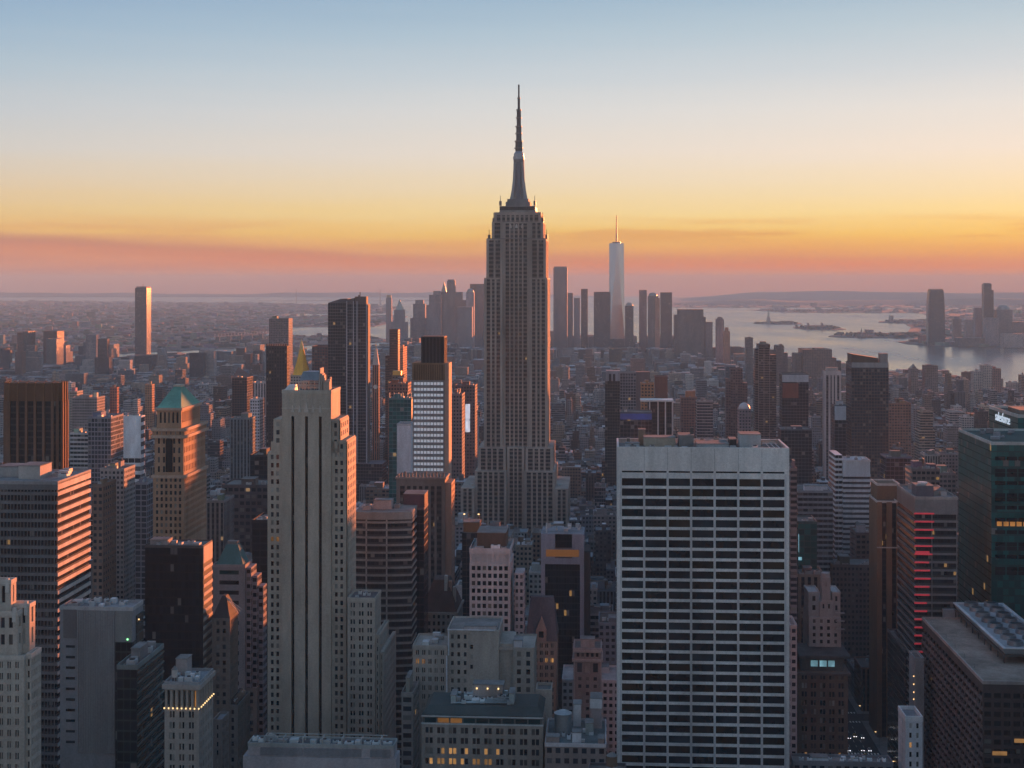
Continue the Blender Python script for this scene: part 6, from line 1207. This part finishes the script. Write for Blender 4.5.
b.tower('tealglass', (.025, .07, .072), 3.0, 3.9); b.roof(z=b.h - .4, tint=(.14, .12, .11)); b.parapet(h=1.4, t=.6, tint=(.50, .50, .48)); b.bulkhead((b.w * .1, b.w * .5), (14, 40), 2.5, tint=(.2, .17, .15))
tcu = bpy.data.curves.new('sign', 'FONT'); tcu.body = 'salesforce'; tcu.size = 8.0; tcu.extrude = .15; tcu.align_x = 'CENTER'; tcu.align_y = 'CENTER'; to = bpy.data.objects.new('tmp', tcu); col.objects.link(to)
bpy.context.view_layer.update(); me = bpy.data.meshes.new_from_object(to.evaluated_get(bpy.context.evaluated_depsgraph_get())); bpy.data.objects.remove(to); me.materials.clear(); me.materials.append(MATS['glow_sign'])
sg = bpy.data.objects.new('sign_lettering', me); col.objects.link(sg); sg.parent = b.root; sg.location = (-.3, b.d * .50, b.Z(424.3) + .5); sg.rotation_euler = (R(90), 0, R(-90)); sg.scale = (1.0, 1.0, 1)
# lattice block with cooling towers
b = Bd('office_block', 'dark bronze block with a slanted lattice side and a broad tan roof', 983, 1090, 683, 610, side=922, yb=768, short='dark lattice block')
m, g_ = MB(), MB(); g_.box(.6, b.w - .6, .6, b.d - .6, 0, b.h - 3, 3.4, 3.9, cap=False); b.part('glazing', g_, 'strip_wide', (.035, .03, .03))
m.box(0, b.w, 0, b.d, b.h - 4.2, b.h - .02)
for i in range(30): z1 = b.h - 4.2 - i * 3.9; m.box(.05, b.w - .05, .05, b.d - .05, z1 - 3.9, z1 - 3.9 + 1.5, cap=True)
n = int(b.w / 3.9)
for i in range(n + 1): xx = b.w * i / n; m.box(max(0, xx - .55), min(b.w, xx + .55), 0, .7, 0, b.h - 4.22)
b.part('wall', m, 'masonry', (.085, .068, .068))
lat = MB(); pitch_ = 6.2; fl = 3.9; nv = int(b.d / pitch_)
for i in range(-18, nv + 1):                      # slanted ribs crossing the side wall
    for (sgn) in (1,):
        y0_ = i * pitch_; z0_ = b.h - 4.2; L_ = 115.0; slope = 1.45
        ya, za, yb3, zb = y0_, z0_, y0_ + sgn * L_ / slope, z0_ - L_
        if ya < 0: za -= (0 - ya) * slope; ya = 0
        if yb3 > b.d: zb = za - (b.d - ya) * slope; yb3 = b.d
        if ya >= b.d or yb3 <= ya: continue
        lat.face([(-.35, ya, za), (-.35, ya, za - 1.9), (-.35, yb3, zb - 1.9), (-.35, yb3, zb)]); lat.face([(-.35, ya, za), (-.35, yb3, zb), (.6, yb3, zb), (.6, ya, za)]); lat.face([(-.35, yb3, zb - 1.9), (-.35, ya, za - 1.9), (.6, ya, za - 1.9), (.6, yb3, zb - 1.9)])
for i in range(28): z1 = b.h - 4.2 - i * 3.9; lat.box(-.22, -.02, .1, b.d - .1, z1 - 3.9, z1 - 2.2)
b.part('lattice', lat, 'masonry', (.15, .12, .12))
b.roof(z=b.h - .02, tint=(.30, .255, .215)); b.parapet(h=.9, t=.7, tint=(.36, .32, .30))
for k in range(5):
    mm = MB(); mm.box(b.w * .02 + 3 + k * 9, b.w * .02 + 9 + k * 9, -.14, -.02, b.Z(742 if k % 2 else 755), b.Z(738 if k % 2 else 751)); b.part('lit_window', mm, 'pane_lit')
for yy in (b.d * .2, b.d * .35, b.d * .5, b.d * .65, b.d * .8, b.d * .92): mm = MB(); mm.tube((2.4, yy, b.h), (2.4, yy, b.h + 2.2), .12); b.part('vent_pipe', mm, 'metalwork', (.3, .28, .27))
c = Bd('cooling_plant', 'long raised bank of cooling towers with round fans on the dark lattice block roof', 1003.5, 1060, 649, 640, depth=92, yb=690, cat='cooling tower', gz=GZ + b.h - 1.0, foot=False)
c.root.location.z = GZ + b.h + .15; zc = c.Z(649) - 1.15
for i in range(9):
    for xx in (.4, c.w - .8):
        mm = MB(); mm.box(xx, xx + .5, 1 + i * (c.d - 3) / 8, 1.5 + i * (c.d - 3) / 8, 0, 3.2); c.part('leg', mm, 'metalwork', (.12, .11, .11))
mm = MB(); mm.box(.2, c.w - .2, .3, c.d - .3, 3.2, 4.0); c.part('platform', mm, 'metalwork', (.13, .12, .12))
mm = MB(); mm.frustum([(1.2, 1.4), (c.w - 1.2, 1.4), (c.w - 1.2, c.d - 1.4), (1.2, c.d - 1.4)], 4.02, [(0, 0), (c.w, 0), (c.w, c.d), (0, c.d)], zc); c.part('housing', mm, 'paint', (.33, .37, .40))
mm = MB(); t_ = 1.1; mm.box(-.2, c.w + .2, -.2, t_, zc + .01, zc + .5); mm.box(-.2, c.w + .2, c.d - t_, c.d + .2, zc + .01, zc + .5); mm.box(-.2, t_, t_, c.d - t_, zc + .01, zc + .5); mm.box(c.w - t_, c.w + .2, t_, c.d - t_, zc + .01, zc + .5); c.part('rim', mm, 'paint', (.66, .70, .73))
for i in range(8):
    for xx in (c.w * .3, c.w * .7):
        mm = MB(); mm.cyl(xx, 8 + i * (c.d - 14) / 7, 3.6, 3.3, zc, zc + 2.0, 18); o = c.part('fan_shroud', mm, 'metalwork', (.22, .26, .29)); mm = MB(); mm.cyl(xx, 8 + i * (c.d - 14) / 7, 2.6, 2.6, zc + 2.02, zc + 2.1, 14); c.part('fan', mm, 'metalwork', (.06, .07, .08), parent=o)
# slim white building
b = Bd('white_building', 'slim pale stone building with a scooped parapet standing alone by the avenue', 905.5, 922.5, 720, 590, side=898.2, yb=768, short='slim pale building')
m = MB(); b.relief(m, (0, b.w), (0, b.d), (b.Z(768) - 20, b.h), 3.2, 3.9, .34, .56, dep=.35, edge=.6, faces='FLR'); m.box(0, b.w, 0, b.d, 0, b.Z(768) - 20.02); b.part('wall', m, 'masonry', (.56, .57, .60)); b.glaze(['pane_shade', 'pane_blind', 'pane_dark'], 80, pick=lambda o, k: 'pane_lit' if k == 'F' and abs(o[2] - b.Z(750)) < 2 and o[0] < b.w * .4 else None)
b.parapet(h=1.6, t=.5, tint=(.66, .67, .69)); b.roof(tint=(.2, .22, .24))
mid('dark low block with a glazed sawtooth roof beside the dark lattice block', 905, 922, 652, 760, side=887.5, yb=700, tint=(.12, .12, .13), style='curtain', heads=0, units=2, parts=lambda b: [b.part('roof_light', (lambda m: (m.box(b.w * .3, b.w * .75, b.d * (.2 + .25 * i), b.d * (.38 + .25 * i), b.h + .2, b.h + 1.6), m)[1])(MB()), 'pane_blue') for i in range(3)])
mid('blue-grey slab with warm lamps up its corner before the dark lattice block', 915, 924, 660, 700, yb=720, tint=(.24, .28, .30), style='masonry', depth=14, heads=0, units=0, parts=lambda b: [b.part('lamp', (lambda m: (m.box(-.9, -.45, -.6, -.15, b.Z(y) - .25, b.Z(y) + .25), m)[1])(MB()), 'glow_warm') for y in (676, 684, 692, 699)])
mid('cluttered roofs of a wide old loft block behind the red neon banded tower', 912, 940, 470, 1000, side=905, yb=495, tint=(.22, .19, .19), style='paired', heads=2, tank=1, units=8)
mid('grey loft block with a green-sheeted roof hut beyond the deep teal glass tower', 930, 956, 474, 1150, side=924, yb=495, tint=(.24, .21, .21), style='paired', heads=1, units=6, parts=lambda b: b.bulkhead((b.w * .2, b.w * .45), (2, 9), 6, tint=(.28, .42, .40)))
# ---------------------------------------------------------------- filling blocks of the street grid
FILLMATS = ['punched', 'paired', 'ribbon', 'pier', 'curtain', 'roofing', 'masonry']
LIM = [(690, 745, 344, 1e9), (745, 800, 350, 1e9), (800, 850, 357, 1e9), (850, 1060, 366, 1e9), (-200, 132, 322, 1e9), (132, 400, 340, 1e9), (400, 560, 328, 1e9), (560, 700, 332, 1e9), (554, 619, 505, 1500), (450, 470, 500, 1250)]
KEEP = [h for h in HEROES if h[3] < 90000]
def ylimit(pa, pb, D):
    y = 300
    for a, c_, yb, Dh in KEEP:
        if Dh > D and a < pb and c_ > pa: y = max(y, yb)
    for a, c_, yb, Dh in LIM:
        if D < Dh and a < pb and c_ > pa: y = max(y, yb)
    return y
PAL = [('red-brick', (.21, .13, .11), 1.6), ('brown', (.19, .145, .125), 3), ('tan', (.33, .285, .24), 3.2), ('grey', (.27, .265, .275), 6), ('pale', (.50, .485, .48), 3), ('dark', (.075, .072, .08), 2.4), ('slate', (.16, .18, .215), 3)]
ROOFS = [(.10, .10, .105), (.16, .16, .165), (.24, .24, .245), (.33, .33, .335), (.52, .53, .55), (.13, .11, .10), (.30, .34, .38)]
rf = random.Random(2024)
def pick_pal():
    t = rf.uniform(0, sum(p[2] for p in PAL))
    for n_, c_, w_ in PAL:
        t -= w_
        if t <= 0:
            k = rf.uniform(.75, 1.22); return n_, tuple(q * k * rf.uniform(.97, 1.03) for q in c_)
    return PAL[0][:2]
def shore(D, rows):
    for (ya, la, ra), (yb, lb, rb) in zip(rows, rows[1:]):
        if ya <= D <= yb: q = (D - ya) / (yb - ya); return la + (lb - la) * q, ra + (rb - ra) * q
    return None
FILL = []
def try_block(u0, u1, v0, v1, hz_):
    for fu0, fu1, fv0, fv1 in FOOT:
        if fu0 < u1 + 1 and fu1 > u0 - 1 and fv0 < v1 + 1 and fv1 > v0 - 1: return
    cs_ = [ungrid(u, v) for u in (u0, u1) for v in (v0, v1)]
    D = min(c_[1] for c_ in cs_)
    if D < 250: return
    px = [CX + c_[0] / c_[1] * F for c_ in cs_]; pa, pb = min(px), max(px)
    sh_ = shore(D, MAN)
    if not sh_ or min(c_[0] for c_ in cs_) < sh_[0] + 25 or max(c_[0] for c_ in cs_) > sh_[1] - 25: return
    inside = pb > -25 and pa < 1049
    g0 = zman(D)
    h = hz_
    if inside and pa > 621 and pb < 784 and 650 < D < 1450: h = max(40, zat(456, D) - GZ - rf.uniform(2, 34))     # unseen blocks behind the white slab, made tall to block the low sun
    if inside:
        zl = zat(ylimit(pa, pb, D) + 2, D) - g0
        if h + 4 > zl: h = zl - rf.uniform(4, 12)
        if D < 760 and zat(768, D) - g0 > 20: h = min(h, zat(772, D) - g0)
        if h < 7: return
    cn, t_ = pick_pal()
    FILL.append(dict(u0=u0, u1=u1, v0=v0, v1=v1, h=h, D=D, pa=pa, pb=pb, inside=inside, g=g0, col=cn, tint=t_, roof=rf.choice(ROOFS), style=rf.choices(range(5), (55, 16, 12, 11, 6))[0], seed=rf.randint(0, 10 ** 6), tank=rf.random() < (.42 if h > 22 else .15), setb=(h > 38 and rf.random() < .5)))
def lots(u0, u1, v0, v1, D):
    rows_ = 2 if D < 4200 else 1
    for r in range(rows_):
        va = v0 + (v1 - v0) * r / rows_ + .4; vb = v0 + (v1 - v0) * (r + 1) / rows_ - .4
        u = u0
        while u < u1 - 8:
            wd = rf.uniform(13, 36) if D < 1500 else rf.uniform(10, 27) if D < 3200 else rf.uniform(15, 48)
            wd = min(wd, u1 - u)
            if u1 - u - wd < 8: wd = u1 - u
            dd_ = rf.uniform(0, 3.5); q = rf.random()
            xq = CX + ungrid(u, va)[0] / max(1, ungrid(u, va)[1]) * F
            if D < 1500: h = min(105, max(22, rf.lognormvariate(math.log(48), .38)))
            elif D < 3000: h = rf.uniform(14, 36) if q < .84 else rf.uniform(36, 62) if q < .975 else rf.uniform(62, 95)
            elif D < 5000: h = rf.uniform(12, 26) if q < .86 else rf.uniform(26, 48) if q < .97 else rf.uniform(48, 75)
            else: h = rf.uniform(20, 100) if (390 < xq < 740) else rf.uniform(10, 30)
            if xq < 290 and D > 3800 and q > .93: h *= 1.8
            if xq > 1060 and D < 1500: h = rf.uniform(95, 190)  # unseen blocks right of the view, heightened to cast shade
            g_ = .25 if rf.random() < .8 else 2.0
            if rf.random() < .97: try_block(u + g_ / 2, u + wd - g_ / 2, va + dd_ * (r == 0), vb - dd_ * (r == 1), h)
            u += wd
AV2 = [(-2100 + 260 * i, 24) for i in range(4)] + AVES + [(1500, 20)]
for (ua, wa), (ub, wb) in zip(AV2, AV2[1:]):
    for k in range(-4, 82):
        va, vb = street_v(k) + 9, street_v(k + 1) - 9
        D = (va + vb) / 2
        uc = (ua + ub) / 2
        xc = ungrid(uc, D)[0]
        half = .356 * D + 330
        if D < 330 or xc < -half - 160 or xc > half + 420: continue
        u0, u1 = ua + wa / 2 + 3.5, ub - wb / 2 - 3.5
        if u1 - u0 > 150 and D > 1700 and rf.random() < .35:
            um = (u0 + u1) / 2; lots(u0, um - 5, va, vb, D); lots(um + 5, u1, va, vb, D)
        else: lots(u0, u1, va, vb, D)
# who shows: a coarse depth buffer over the picture
BW_, BH_ = 512, 384
zb_ = np.full((BH_, BW_), 1e9, dtype=np.float32); ib = np.full((BH_, BW_), -1, dtype=np.int32)
def splat(pa, pb, yt, D, i, ybot=768):
    a, c_ = max(0, int(pa / 2)), min(BW_, int(math.ceil(pb / 2))); t0, t1 = max(0, int(yt / 2)), min(BH_, int(ybot / 2))
    if a >= c_ or t0 >= t1: return
    s = zb_[t0:t1, a:c_] > D; zb_[t0:t1, a:c_][s] = D; ib[t0:t1, a:c_][s] = i
def hero_boxes():
    for r in [o for o in col.objects if o.parent is None and o.type == 'EMPTY' and 'category' in o]:
        for ch in r.children:
            if ch.type != 'MESH' or len(ch.data.vertices) == 0 or ch.get('kind'): continue
            if ch.name.split('.')[0] in ('window', 'cable', 'hanger', 'tank_leg', 'mast', 'antenna'): continue
            bb = [Vector(c_) for c_ in ch.bound_box]
            loc = [(r.location.x + (c_.x + ch.location.x) * math.cos(r.rotation_euler.z) - (c_.y + ch.location.y) * math.sin(r.rotation_euler.z), r.location.y + (c_.x + ch.location.x) * math.sin(r.rotation_euler.z) + (c_.y + ch.location.y) * math.cos(r.rotation_euler.z), r.location.z + c_.z + ch.location.z) for c_ in bb]
            D0 = min(p[1] for p in loc)
            if D0 < 50: continue
            px = [CX + p[0] / p[1] * F for p in loc]; py = [HY + (CZ - p[2]) / p[1] * F for p in loc]
            splat(min(px), max(px), min(py), D0, -2, max(py))
hero_boxes()
for i, f in enumerate(FILL):
    if not f['inside']: continue
    zt = f['g'] + f['h']; vb_ = max(ungrid(f['u0'], f['v1'])[1], ungrid(f['u1'], f['v1'])[1])
    splat(f['pa'], f['pb'], HY + (CZ - zt) * F / vb_, f['D'], i, HY + (CZ - f['g']) * F / f['D'])
cnt = np.bincount(ib[ib >= 0].ravel(), minlength=len(FILL)) * 4
for i, f in enumerate(FILL): f['vis'] = int(cnt[i]) if i < len(cnt) else 0
order = sorted(range(len(FILL)), key=lambda i: -FILL[i]['vis'])
SOLO = [i for i in order[:300] if FILL[i]['vis'] >= 8]; solo_set = set(SOLO)
ys_, xs_ = np.mgrid[0:BH_, 0:BW_]
for i in SOLO:
    mk = ib == i; FILL[i]['cx'] = float(xs_[mk].mean()) * 2; FILL[i]['cy'] = float(ys_[mk].mean()) * 2
# geometry shared by single blocks and by the mass of far roofs
def corner(f, x, y): return ungrid(f['u0'] + x, f['v0'] + y)
def block_geo(f, emit):
    """emit(part, poly in local x,y, z0, z1, style, tint, roof tint)"""
    rr = random.Random(f['seed']); W_, Dp, h = f['u1'] - f['u0'], f['v1'] - f['v0'], f['h']
    R4 = lambda a, b_, c_, d_: [(a, c_), (b_, c_), (b_, d_), (a, d_)]
    if f['setb']:
        h1 = h * rr.uniform(.55, .8); q = rr.uniform(.10, .2)
        emit('wall', R4(0, W_, 0, Dp), 0, h1, f['style'], f['tint'], f['roof']); emit('upper_wall', R4(W_ * q, W_ * (1 - q), Dp * q, Dp * (1 - q)), h1, h, f['style'], f['tint'], f['roof']); xa, xb, ya, yb_ = W_ * q, W_ * (1 - q), Dp * q, Dp * (1 - q)
    else:
        emit('wall', R4(0, W_, 0, Dp), 0, h, f['style'], f['tint'], f['roof']); xa, xb, ya, yb_ = 0, W_, 0, Dp
    if f['D'] < 3800:
        for k in range(1 if W_ < 20 else 2):
            bw, bd = (xb - xa) * rr.uniform(.18, .35), (yb_ - ya) * rr.uniform(.2, .4); bx, by = rr.uniform(xa + .5, xb - bw - .5), rr.uniform(ya + .5, yb_ - bd - .5)
            kk = rr.uniform(.7, 1.35); emit('bulkhead', R4(bx, bx + bw, by, by + bd), h, h + rr.uniform(2.5, 5.5), 6, tuple(q * kk for q in f['tint']), rr.choice(ROOFS))
        if f['tank']: emit('tank', (rr.uniform(xa + 3, xb - 3), rr.uniform(ya + 3, yb_ - 3)), h, h, 6, (.13, .095, .07), None)
        if f['D'] < 2200:
            for k in range(int((xb - xa) * (yb_ - ya) / 130)):
                s1, s2 = rr.uniform(1, 3), rr.uniform(1, 3); bx, by = rr.uniform(xa + .8, xb - s1 - .8), rr.uniform(ya + .8, yb_ - s2 - .8); kk = rr.uniform(.2, .6)
                emit('clutter', R4(bx, bx + s1, by, by + s2), h, h + rr.uniform(.7, 1.8), 6, (kk, kk * 1.02, kk * 1.04), (kk, kk, kk))
bay_fl = [(3.0, 3.5), (3.8, 3.6), (3.6, 3.8), (2.6, 3.7), (2.2, 3.7)]
mass = MB()
def put_mass(f):
    def emit(part, poly, z0, z1, st, tint, roof):
        g = f['g']
        if part == 'tank':
            x, y = corner(f, *poly); mass.cur = tint; mass.m = 6; mass.cyl(x, y, 1.8, 1.8, g + z0 + 2, g + z0 + 5.4, 8); mass.cyl(x, y, 1.9, .05, g + z0 + 5.4, g + z0 + 6.6, 8); mass.box(x - .9, x + .9, y - .9, y + .9, g + z0, g + z0 + 2); return
        P_ = [corner(f, *p) for p in poly]; mass.cur = tint; mass.m = st
        bay, fl_ = bay_fl[st] if st < 5 else (0, 3); mass.o = (f['seed'] % 900, f['seed'] % 701)
        mass.prism(P_, g + z0, g + z1, bay, fl_, cap=False); mass.cur = roof; mass.m = 5; mass.face([(*p, g + z1) for p in P_])
    block_geo(f, emit)
def put_solo(f, label):
    big = f['vis'] >= 70
    X0, Y0 = ungrid(f['u0'], f['v0']); W_, Dp = f['u1'] - f['u0'], f['v1'] - f['v0']
    if big:
        root = bpy.data.objects.new('city_block', None); col.objects.link(root); root.location = (X0, Y0, f['g']); root.rotation_euler = (0, 0, -TH)
        tag(root, label, 'building', 'filling blocks of the city')
        cl = MB(); roofs = MB()
        def emit(part, poly, z0, z1, st, tint, roof):
            if part == 'tank':
                x, y = poly; m = MB(); m.cyl(x, y, 1.8, 1.8, z0 + 2.2, z0 + 5.6, 10); o = m.build('water_tank', 'masonry', root, tint); m = MB(); m.cyl(x, y, 1.95, .05, z0 + 5.6, z0 + 6.9, 10); m.build('tank_roof', 'metalwork', o, (.2, .19, .18)); m = MB()
                m.cyl(x, y, .55, .55, z0, z0 + 2.0, 8); m.cyl(x, y, .55, 1.5, z0 + 2.0, z0 + 2.2, 8)
                m.build('tank_stand', 'metalwork', o, (.1, .1, .1)); return
            if part == 'clutter': cl.cur = tint; cl.prism(poly, z0, z1); return
            bay, fl_ = bay_fl[st] if st < 5 else (0, 3); m = MB(); m.prism(poly, z0, z1, bay, fl_, cap=False); o = m.build(part, FILLMATS[st], root, tint)
            m = MB(); m.face([(*p, z1) for p in poly]); m.build('roof', 'roofing', root if part != 'bulkhead' else o, roof)
            if part in ('wall', 'upper_wall'):
                xa, xb, ya, yb_ = poly[0][0], poly[1][0], poly[0][1], poly[2][1]; m = MB(); t_ = .35; pt = tuple(min(.6, q * 1.15) for q in tint)
                m.box(xa - .08, xb + .08, ya - .08, ya + t_, z1 - .3, z1 + .9); m.box(xa - .08, xb + .08, yb_ - t_, yb_ + .08, z1 - .3, z1 + .9); m.box(xa - .08, xa + t_, ya + t_, yb_ - t_, z1 - .3, z1 + .9); m.box(xb - t_, xb + .08, ya + t_, yb_ - t_, z1 - .3, z1 + .9); m.build('parapet', 'masonry', root, pt)
        block_geo(f, emit)
        if cl.f: o = cl.build('roof_clutter', 'paint', root, (.4, .4, .4)); o['kind'] = 'stuff'
    else:
        m = MB()
        def emit(part, poly, z0, z1, st, tint, roof):
            if part in ('tank', 'clutter'): return
            bay, fl_ = bay_fl[st] if st < 5 else (0, 3); m.cur = tint; m.m = st; m.prism(poly, z0, z1, bay, fl_, cap=False); m.cur = roof; m.m = 5; m.face([(*p, z1) for p in poly])
        block_geo(f, emit); o = m.build('city_block', FILLMATS); o.location = (X0, Y0, f['g']); o.rotation_euler = (0, 0, -TH); tag(o, label, 'building', 'filling blocks of the city')
# words that single each block out
def size_word(f):
    h, W_ = f['h'], f['u1'] - f['u0']
    a = 'low' if h < 22 else 'mid-rise' if h < 48 else 'tall' if h < 80 else 'high'
    b_ = ' narrow' if W_ < 19 else ' wide' if W_ > 38 else ''
    return a + b_
ORD = ['nearest', 'second nearest', 'third nearest', 'fourth nearest', 'fifth nearest', 'sixth nearest', 'seventh nearest', 'eighth nearest', 'ninth nearest', 'tenth nearest', 'eleventh nearest', 'twelfth nearest', 'thirteenth nearest', 'fourteenth nearest', 'fifteenth nearest', 'sixteenth nearest']
groups = {}
for i in SOLO:
    f = FILL[i]; best = None
    for (nx, ny, nD, ph) in NAMED:
        d_ = math.hypot(nx - f['cx'], (ny - f['cy']) * .8) + abs(nD - f['D']) * .02
        if best is None or d_ < best[0]: best = (d_, nx, ny, nD, ph)
    _, nx, ny, nD, ph = best
    if abs(f['cx'] - nx) < 16: rel = 'beyond' if f['D'] > nD else 'in front of'
    else: rel = 'left of' if f['cx'] < nx else 'right of'
    f['d'] = best[0]; groups.setdefault((f['col'], size_word(f), rel, ph), []).append(i)
for (cn, sw, rel, ph), ids in groups.items():
    ids.sort(key=lambda i: FILL[i]['d'])
    for k, i in enumerate(ids):
        f = FILL[i]; sty = ('' if f['style'] < 2 else ' banded' if f['style'] == 2 else ' piered' if f['style'] == 3 else ' glassy'); art = 'set back ' if f['setb'] and f['vis'] >= 70 else ''
        lead = '' if len(ids) == 1 else ORD[min(k, 15)] + ' '
        f['label'] = f"{lead}{sw} {cn}{sty} block {rel} the {ph}"
for i, f in enumerate(FILL):
    if i in solo_set: put_solo(f, f['label'])
    else: put_mass(f)
o = mass.build('city_roofs', FILLMATS); o['kind'] = 'stuff'
# ---------------------------------------------------------------- far low suburbs, one mass each
def suburb(name, rows, dmin, dmax, n, side, seed, xmin=-1e9, xmax=1e9, hi=.03):
    rr = random.Random(seed); m = MB()
    for _ in range(n):
        D = dmin * (dmax / dmin) ** rr.random(); X = (rr.uniform(-40, 1064) - CX) / F * D
        sh_ = shore(D, rows)
        if not sh_ or X < sh_[0] + 30 or X > sh_[1] - 30 or X < xmin or X > xmax: continue
        sz = rr.uniform(18, 60) * (D / 9000) ** .5; sd_ = rr.uniform(18, 50) * (D / 9000) ** .5; h = rr.uniform(6, 15) if rr.random() > hi else rr.uniform(18, 48)
        k = rr.random(); t_ = (.62, .60, .6) if k < .10 else (.34, .2, .16) if k < .35 else (.07, .075, .05) if k < .52 else tuple(rr.uniform(.18, .36) * q for q in (1, .95, .92))
        a = rr.uniform(0, .6); c_, s_ = math.cos(a), math.sin(a); m.cur = t_; m.m = 0
        P_ = [(X + x * c_ - y * s_, D + x * s_ + y * c_) for x, y in ((-sz / 2, -sd_ / 2), (sz / 2, -sd_ / 2), (sz / 2, sd_ / 2), (-sz / 2, sd_ / 2))]
        m.prism(P_, 3, 3 + h, 5, 4, cap=False); kk = rr.choice((.09, .14, .2, .3, .5)); m.cur = (kk, kk, kk) if k < .35 or k > .52 else t_; m.m = 1; m.face([(*p, 3 + h) for p in P_])
    o = m.build(name, ['punched', 'roofing']); o['kind'] = 'stuff'
suburb('distant_rooftops', BKN, 3600, 23800, 12000, 0, 5)
suburb('distant_rooftops', NJ, 6300, 16000, 3600, 1, 6, hi=.08)
suburb('distant_rooftops', [(17000, 2050, 20000), (30000, 2600, 20000)], 17000, 21000, 900, 1, 7)
def greens(name, boxes, n, seed):
    rr = random.Random(seed); m = MB()
    for (x0, x1, y0, y1, hmin, hmax) in boxes:
        for _ in range(n):
            x, y = rr.uniform(x0, x1), rr.uniform(y0, y1); r_ = rr.uniform(7, 15); h = rr.uniform(hmin, hmax); k = 7; ph = rr.uniform(0, 1)
            m.frustum(ring_poly(x, y, r_ * .7, k, ph), 3, ring_poly(x, y, r_, k, ph), 3 + h * .5, False); m.frustum(ring_poly(x, y, r_, k, ph), 3 + h * .5, ring_poly(x + rr.uniform(-2, 2), y, r_ * .35, k, ph), 3 + h)
    o = m.build(name, 'foliage'); o['kind'] = 'stuff'
greens('island_trees', [(1800, 2000, 10050, 10350, 8, 16), (1720, 1760, 10100, 10300, 5, 9), (1800, 2040, 8900, 9300, 9, 17)], 60, 3)
greens('shore_trees', [(1760, 2200, 7600, 7950, 8, 16), (2750, 3300, 10500, 10750, 8, 15), (2600, 3600, 14400, 15300, 10, 18)], 110, 4)
# ---------------------------------------------------------------- traffic and lamps on the avenue
def make_car(tint, label):
    r = bpy.data.objects.new('car', None); col.objects.link(r); tag(r, label, 'car', 'cars on the avenue')
    m = MB(); pa = [(-.9, -2.2), (.9, -2.2), (.9, 2.2), (-.9, 2.2)]; pb = [(-.86, -2.15), (.86, -2.15), (.86, 2.15), (-.86, 2.15)]; m.frustum(pa, .28, pa, .62, False); m.frustum(pa, .62, pb, .88); m.build('body', 'paint', r, tint)
    m = MB(); m.frustum([(-.8, -1.0), (.8, -1.0), (.8, 1.6), (-.8, 1.6)], .88, [(-.64, -.45), (.64, -.45), (.64, 1.1), (-.64, 1.1)], 1.42, False); m.build('windows', 'pane_dark', r)
    m = MB(); m.box(-.65, .65, -.46, 1.11, 1.421, 1.47); m.build('car_roof', 'paint', r, tint)
    for sx in (-1, 1):
        for y in (-1.4, 1.4):
            m = MB(); m.tube((sx * .92, y, .33), (sx * .70, y, .33), .33, 10); m.build('wheel', 'masonry', r, (.03, .03, .03))
        m = MB(); m.box(sx * .66 - .2, sx * .66 + .2, -2.28, -2.18, .58, .80); m.build('headlight', 'glow_white', r); m = MB(); m.box(sx * .66 - .2, sx * .66 + .2, 2.18, 2.26, .6, .78); m.build('tail_light', 'glow_tail', r)
    return r
cars = [('yellow taxi', (.60, .38, .04)), ('white saloon car', (.7, .7, .7)), ('black saloon car', (.02, .02, .022)), ('silver car', (.38, .39, .4)), ('dark red car', (.25, .03, .03))]
protos = [make_car(t_, 'x') for _, t_ in cars]
def copy_tree(o, parent=None):
    c_ = o.copy(); col.objects.link(c_)
    if parent: c_.parent = parent
    for ch in o.children: copy_tree(ch, c_)
    return c_
rc = random.Random(9); used = [0] * 5; k = 0; nth = ['nearest', 'second nearest', 'third nearest', 'fourth nearest', 'fifth nearest', 'sixth nearest', 'seventh nearest']; spots = []
v = 768
while v < 1120 and k < 26:
    for ln in (-8, -4, 0, 4, 8):
        if rc.random() < .5 and k < 26: spots.append((144 + ln, v + rc.uniform(-2, 2))); k += 1
    v += rc.uniform(11, 26)
for n_, (u_, v_) in enumerate(spots):
    t_ = rc.choices(range(5), (4, 2, 3, 2, 1))[0]
    if used[t_] >= 7: continue
    o = protos[t_] if used[t_] == 0 else copy_tree(protos[t_])
    x_, y_ = ungrid(u_, v_); o.location = (x_, y_, GZ + .02); o.rotation_euler = (0, 0, -TH); o['label'] = f"{nth[used[t_]]} {cars[t_][0]} coming up the avenue with headlights on"; used[t_] += 1
for t_ in range(5):
    if used[t_] == 0: o = protos[t_]; o.location = (*ungrid(140, 1125 + 8 * t_), GZ + .02); o['label'] = f"lone {cars[t_][0]} far down the avenue with headlights on"
lampp = bpy.data.objects.new('street_lamp', None); col.objects.link(lampp); tag(lampp, 'x', 'street lamp', 'street lamps along the avenue')
m = MB(); m.cyl(0, 0, .14, .08, 0, 9, 8); m.build('pole', 'metalwork', lampp, (.12, .12, .12)); m = MB(); m.tube((0, 0, 8.9), (1.9, 0, 9.4), .06); m.build('arm', 'metalwork', lampp, (.12, .12, .12)); m = MB(); m.box(1.6, 2.5, -.25, .25, 9.25, 9.45); m.build('lamp_head', 'glow_warm', lampp)
wordn = ['first', 'second', 'third', 'fourth', 'fifth', 'sixth']
for i in range(6):
    for sd_ in (0, 1):
        o = lampp if i == 0 and sd_ == 0 else copy_tree(lampp); u_ = 144 + (-14.5 if sd_ == 0 else 14.5); x_, y_ = ungrid(u_, 800 + i * 52); o.location = (x_, y_, GZ + .14); o.rotation_euler = (0, 0, -TH + (0 if sd_ == 0 else math.pi)); o['label'] = f"{wordn[i]} street lamp down the {'left' if sd_ == 0 else 'right'} kerb of the avenue, warm light"
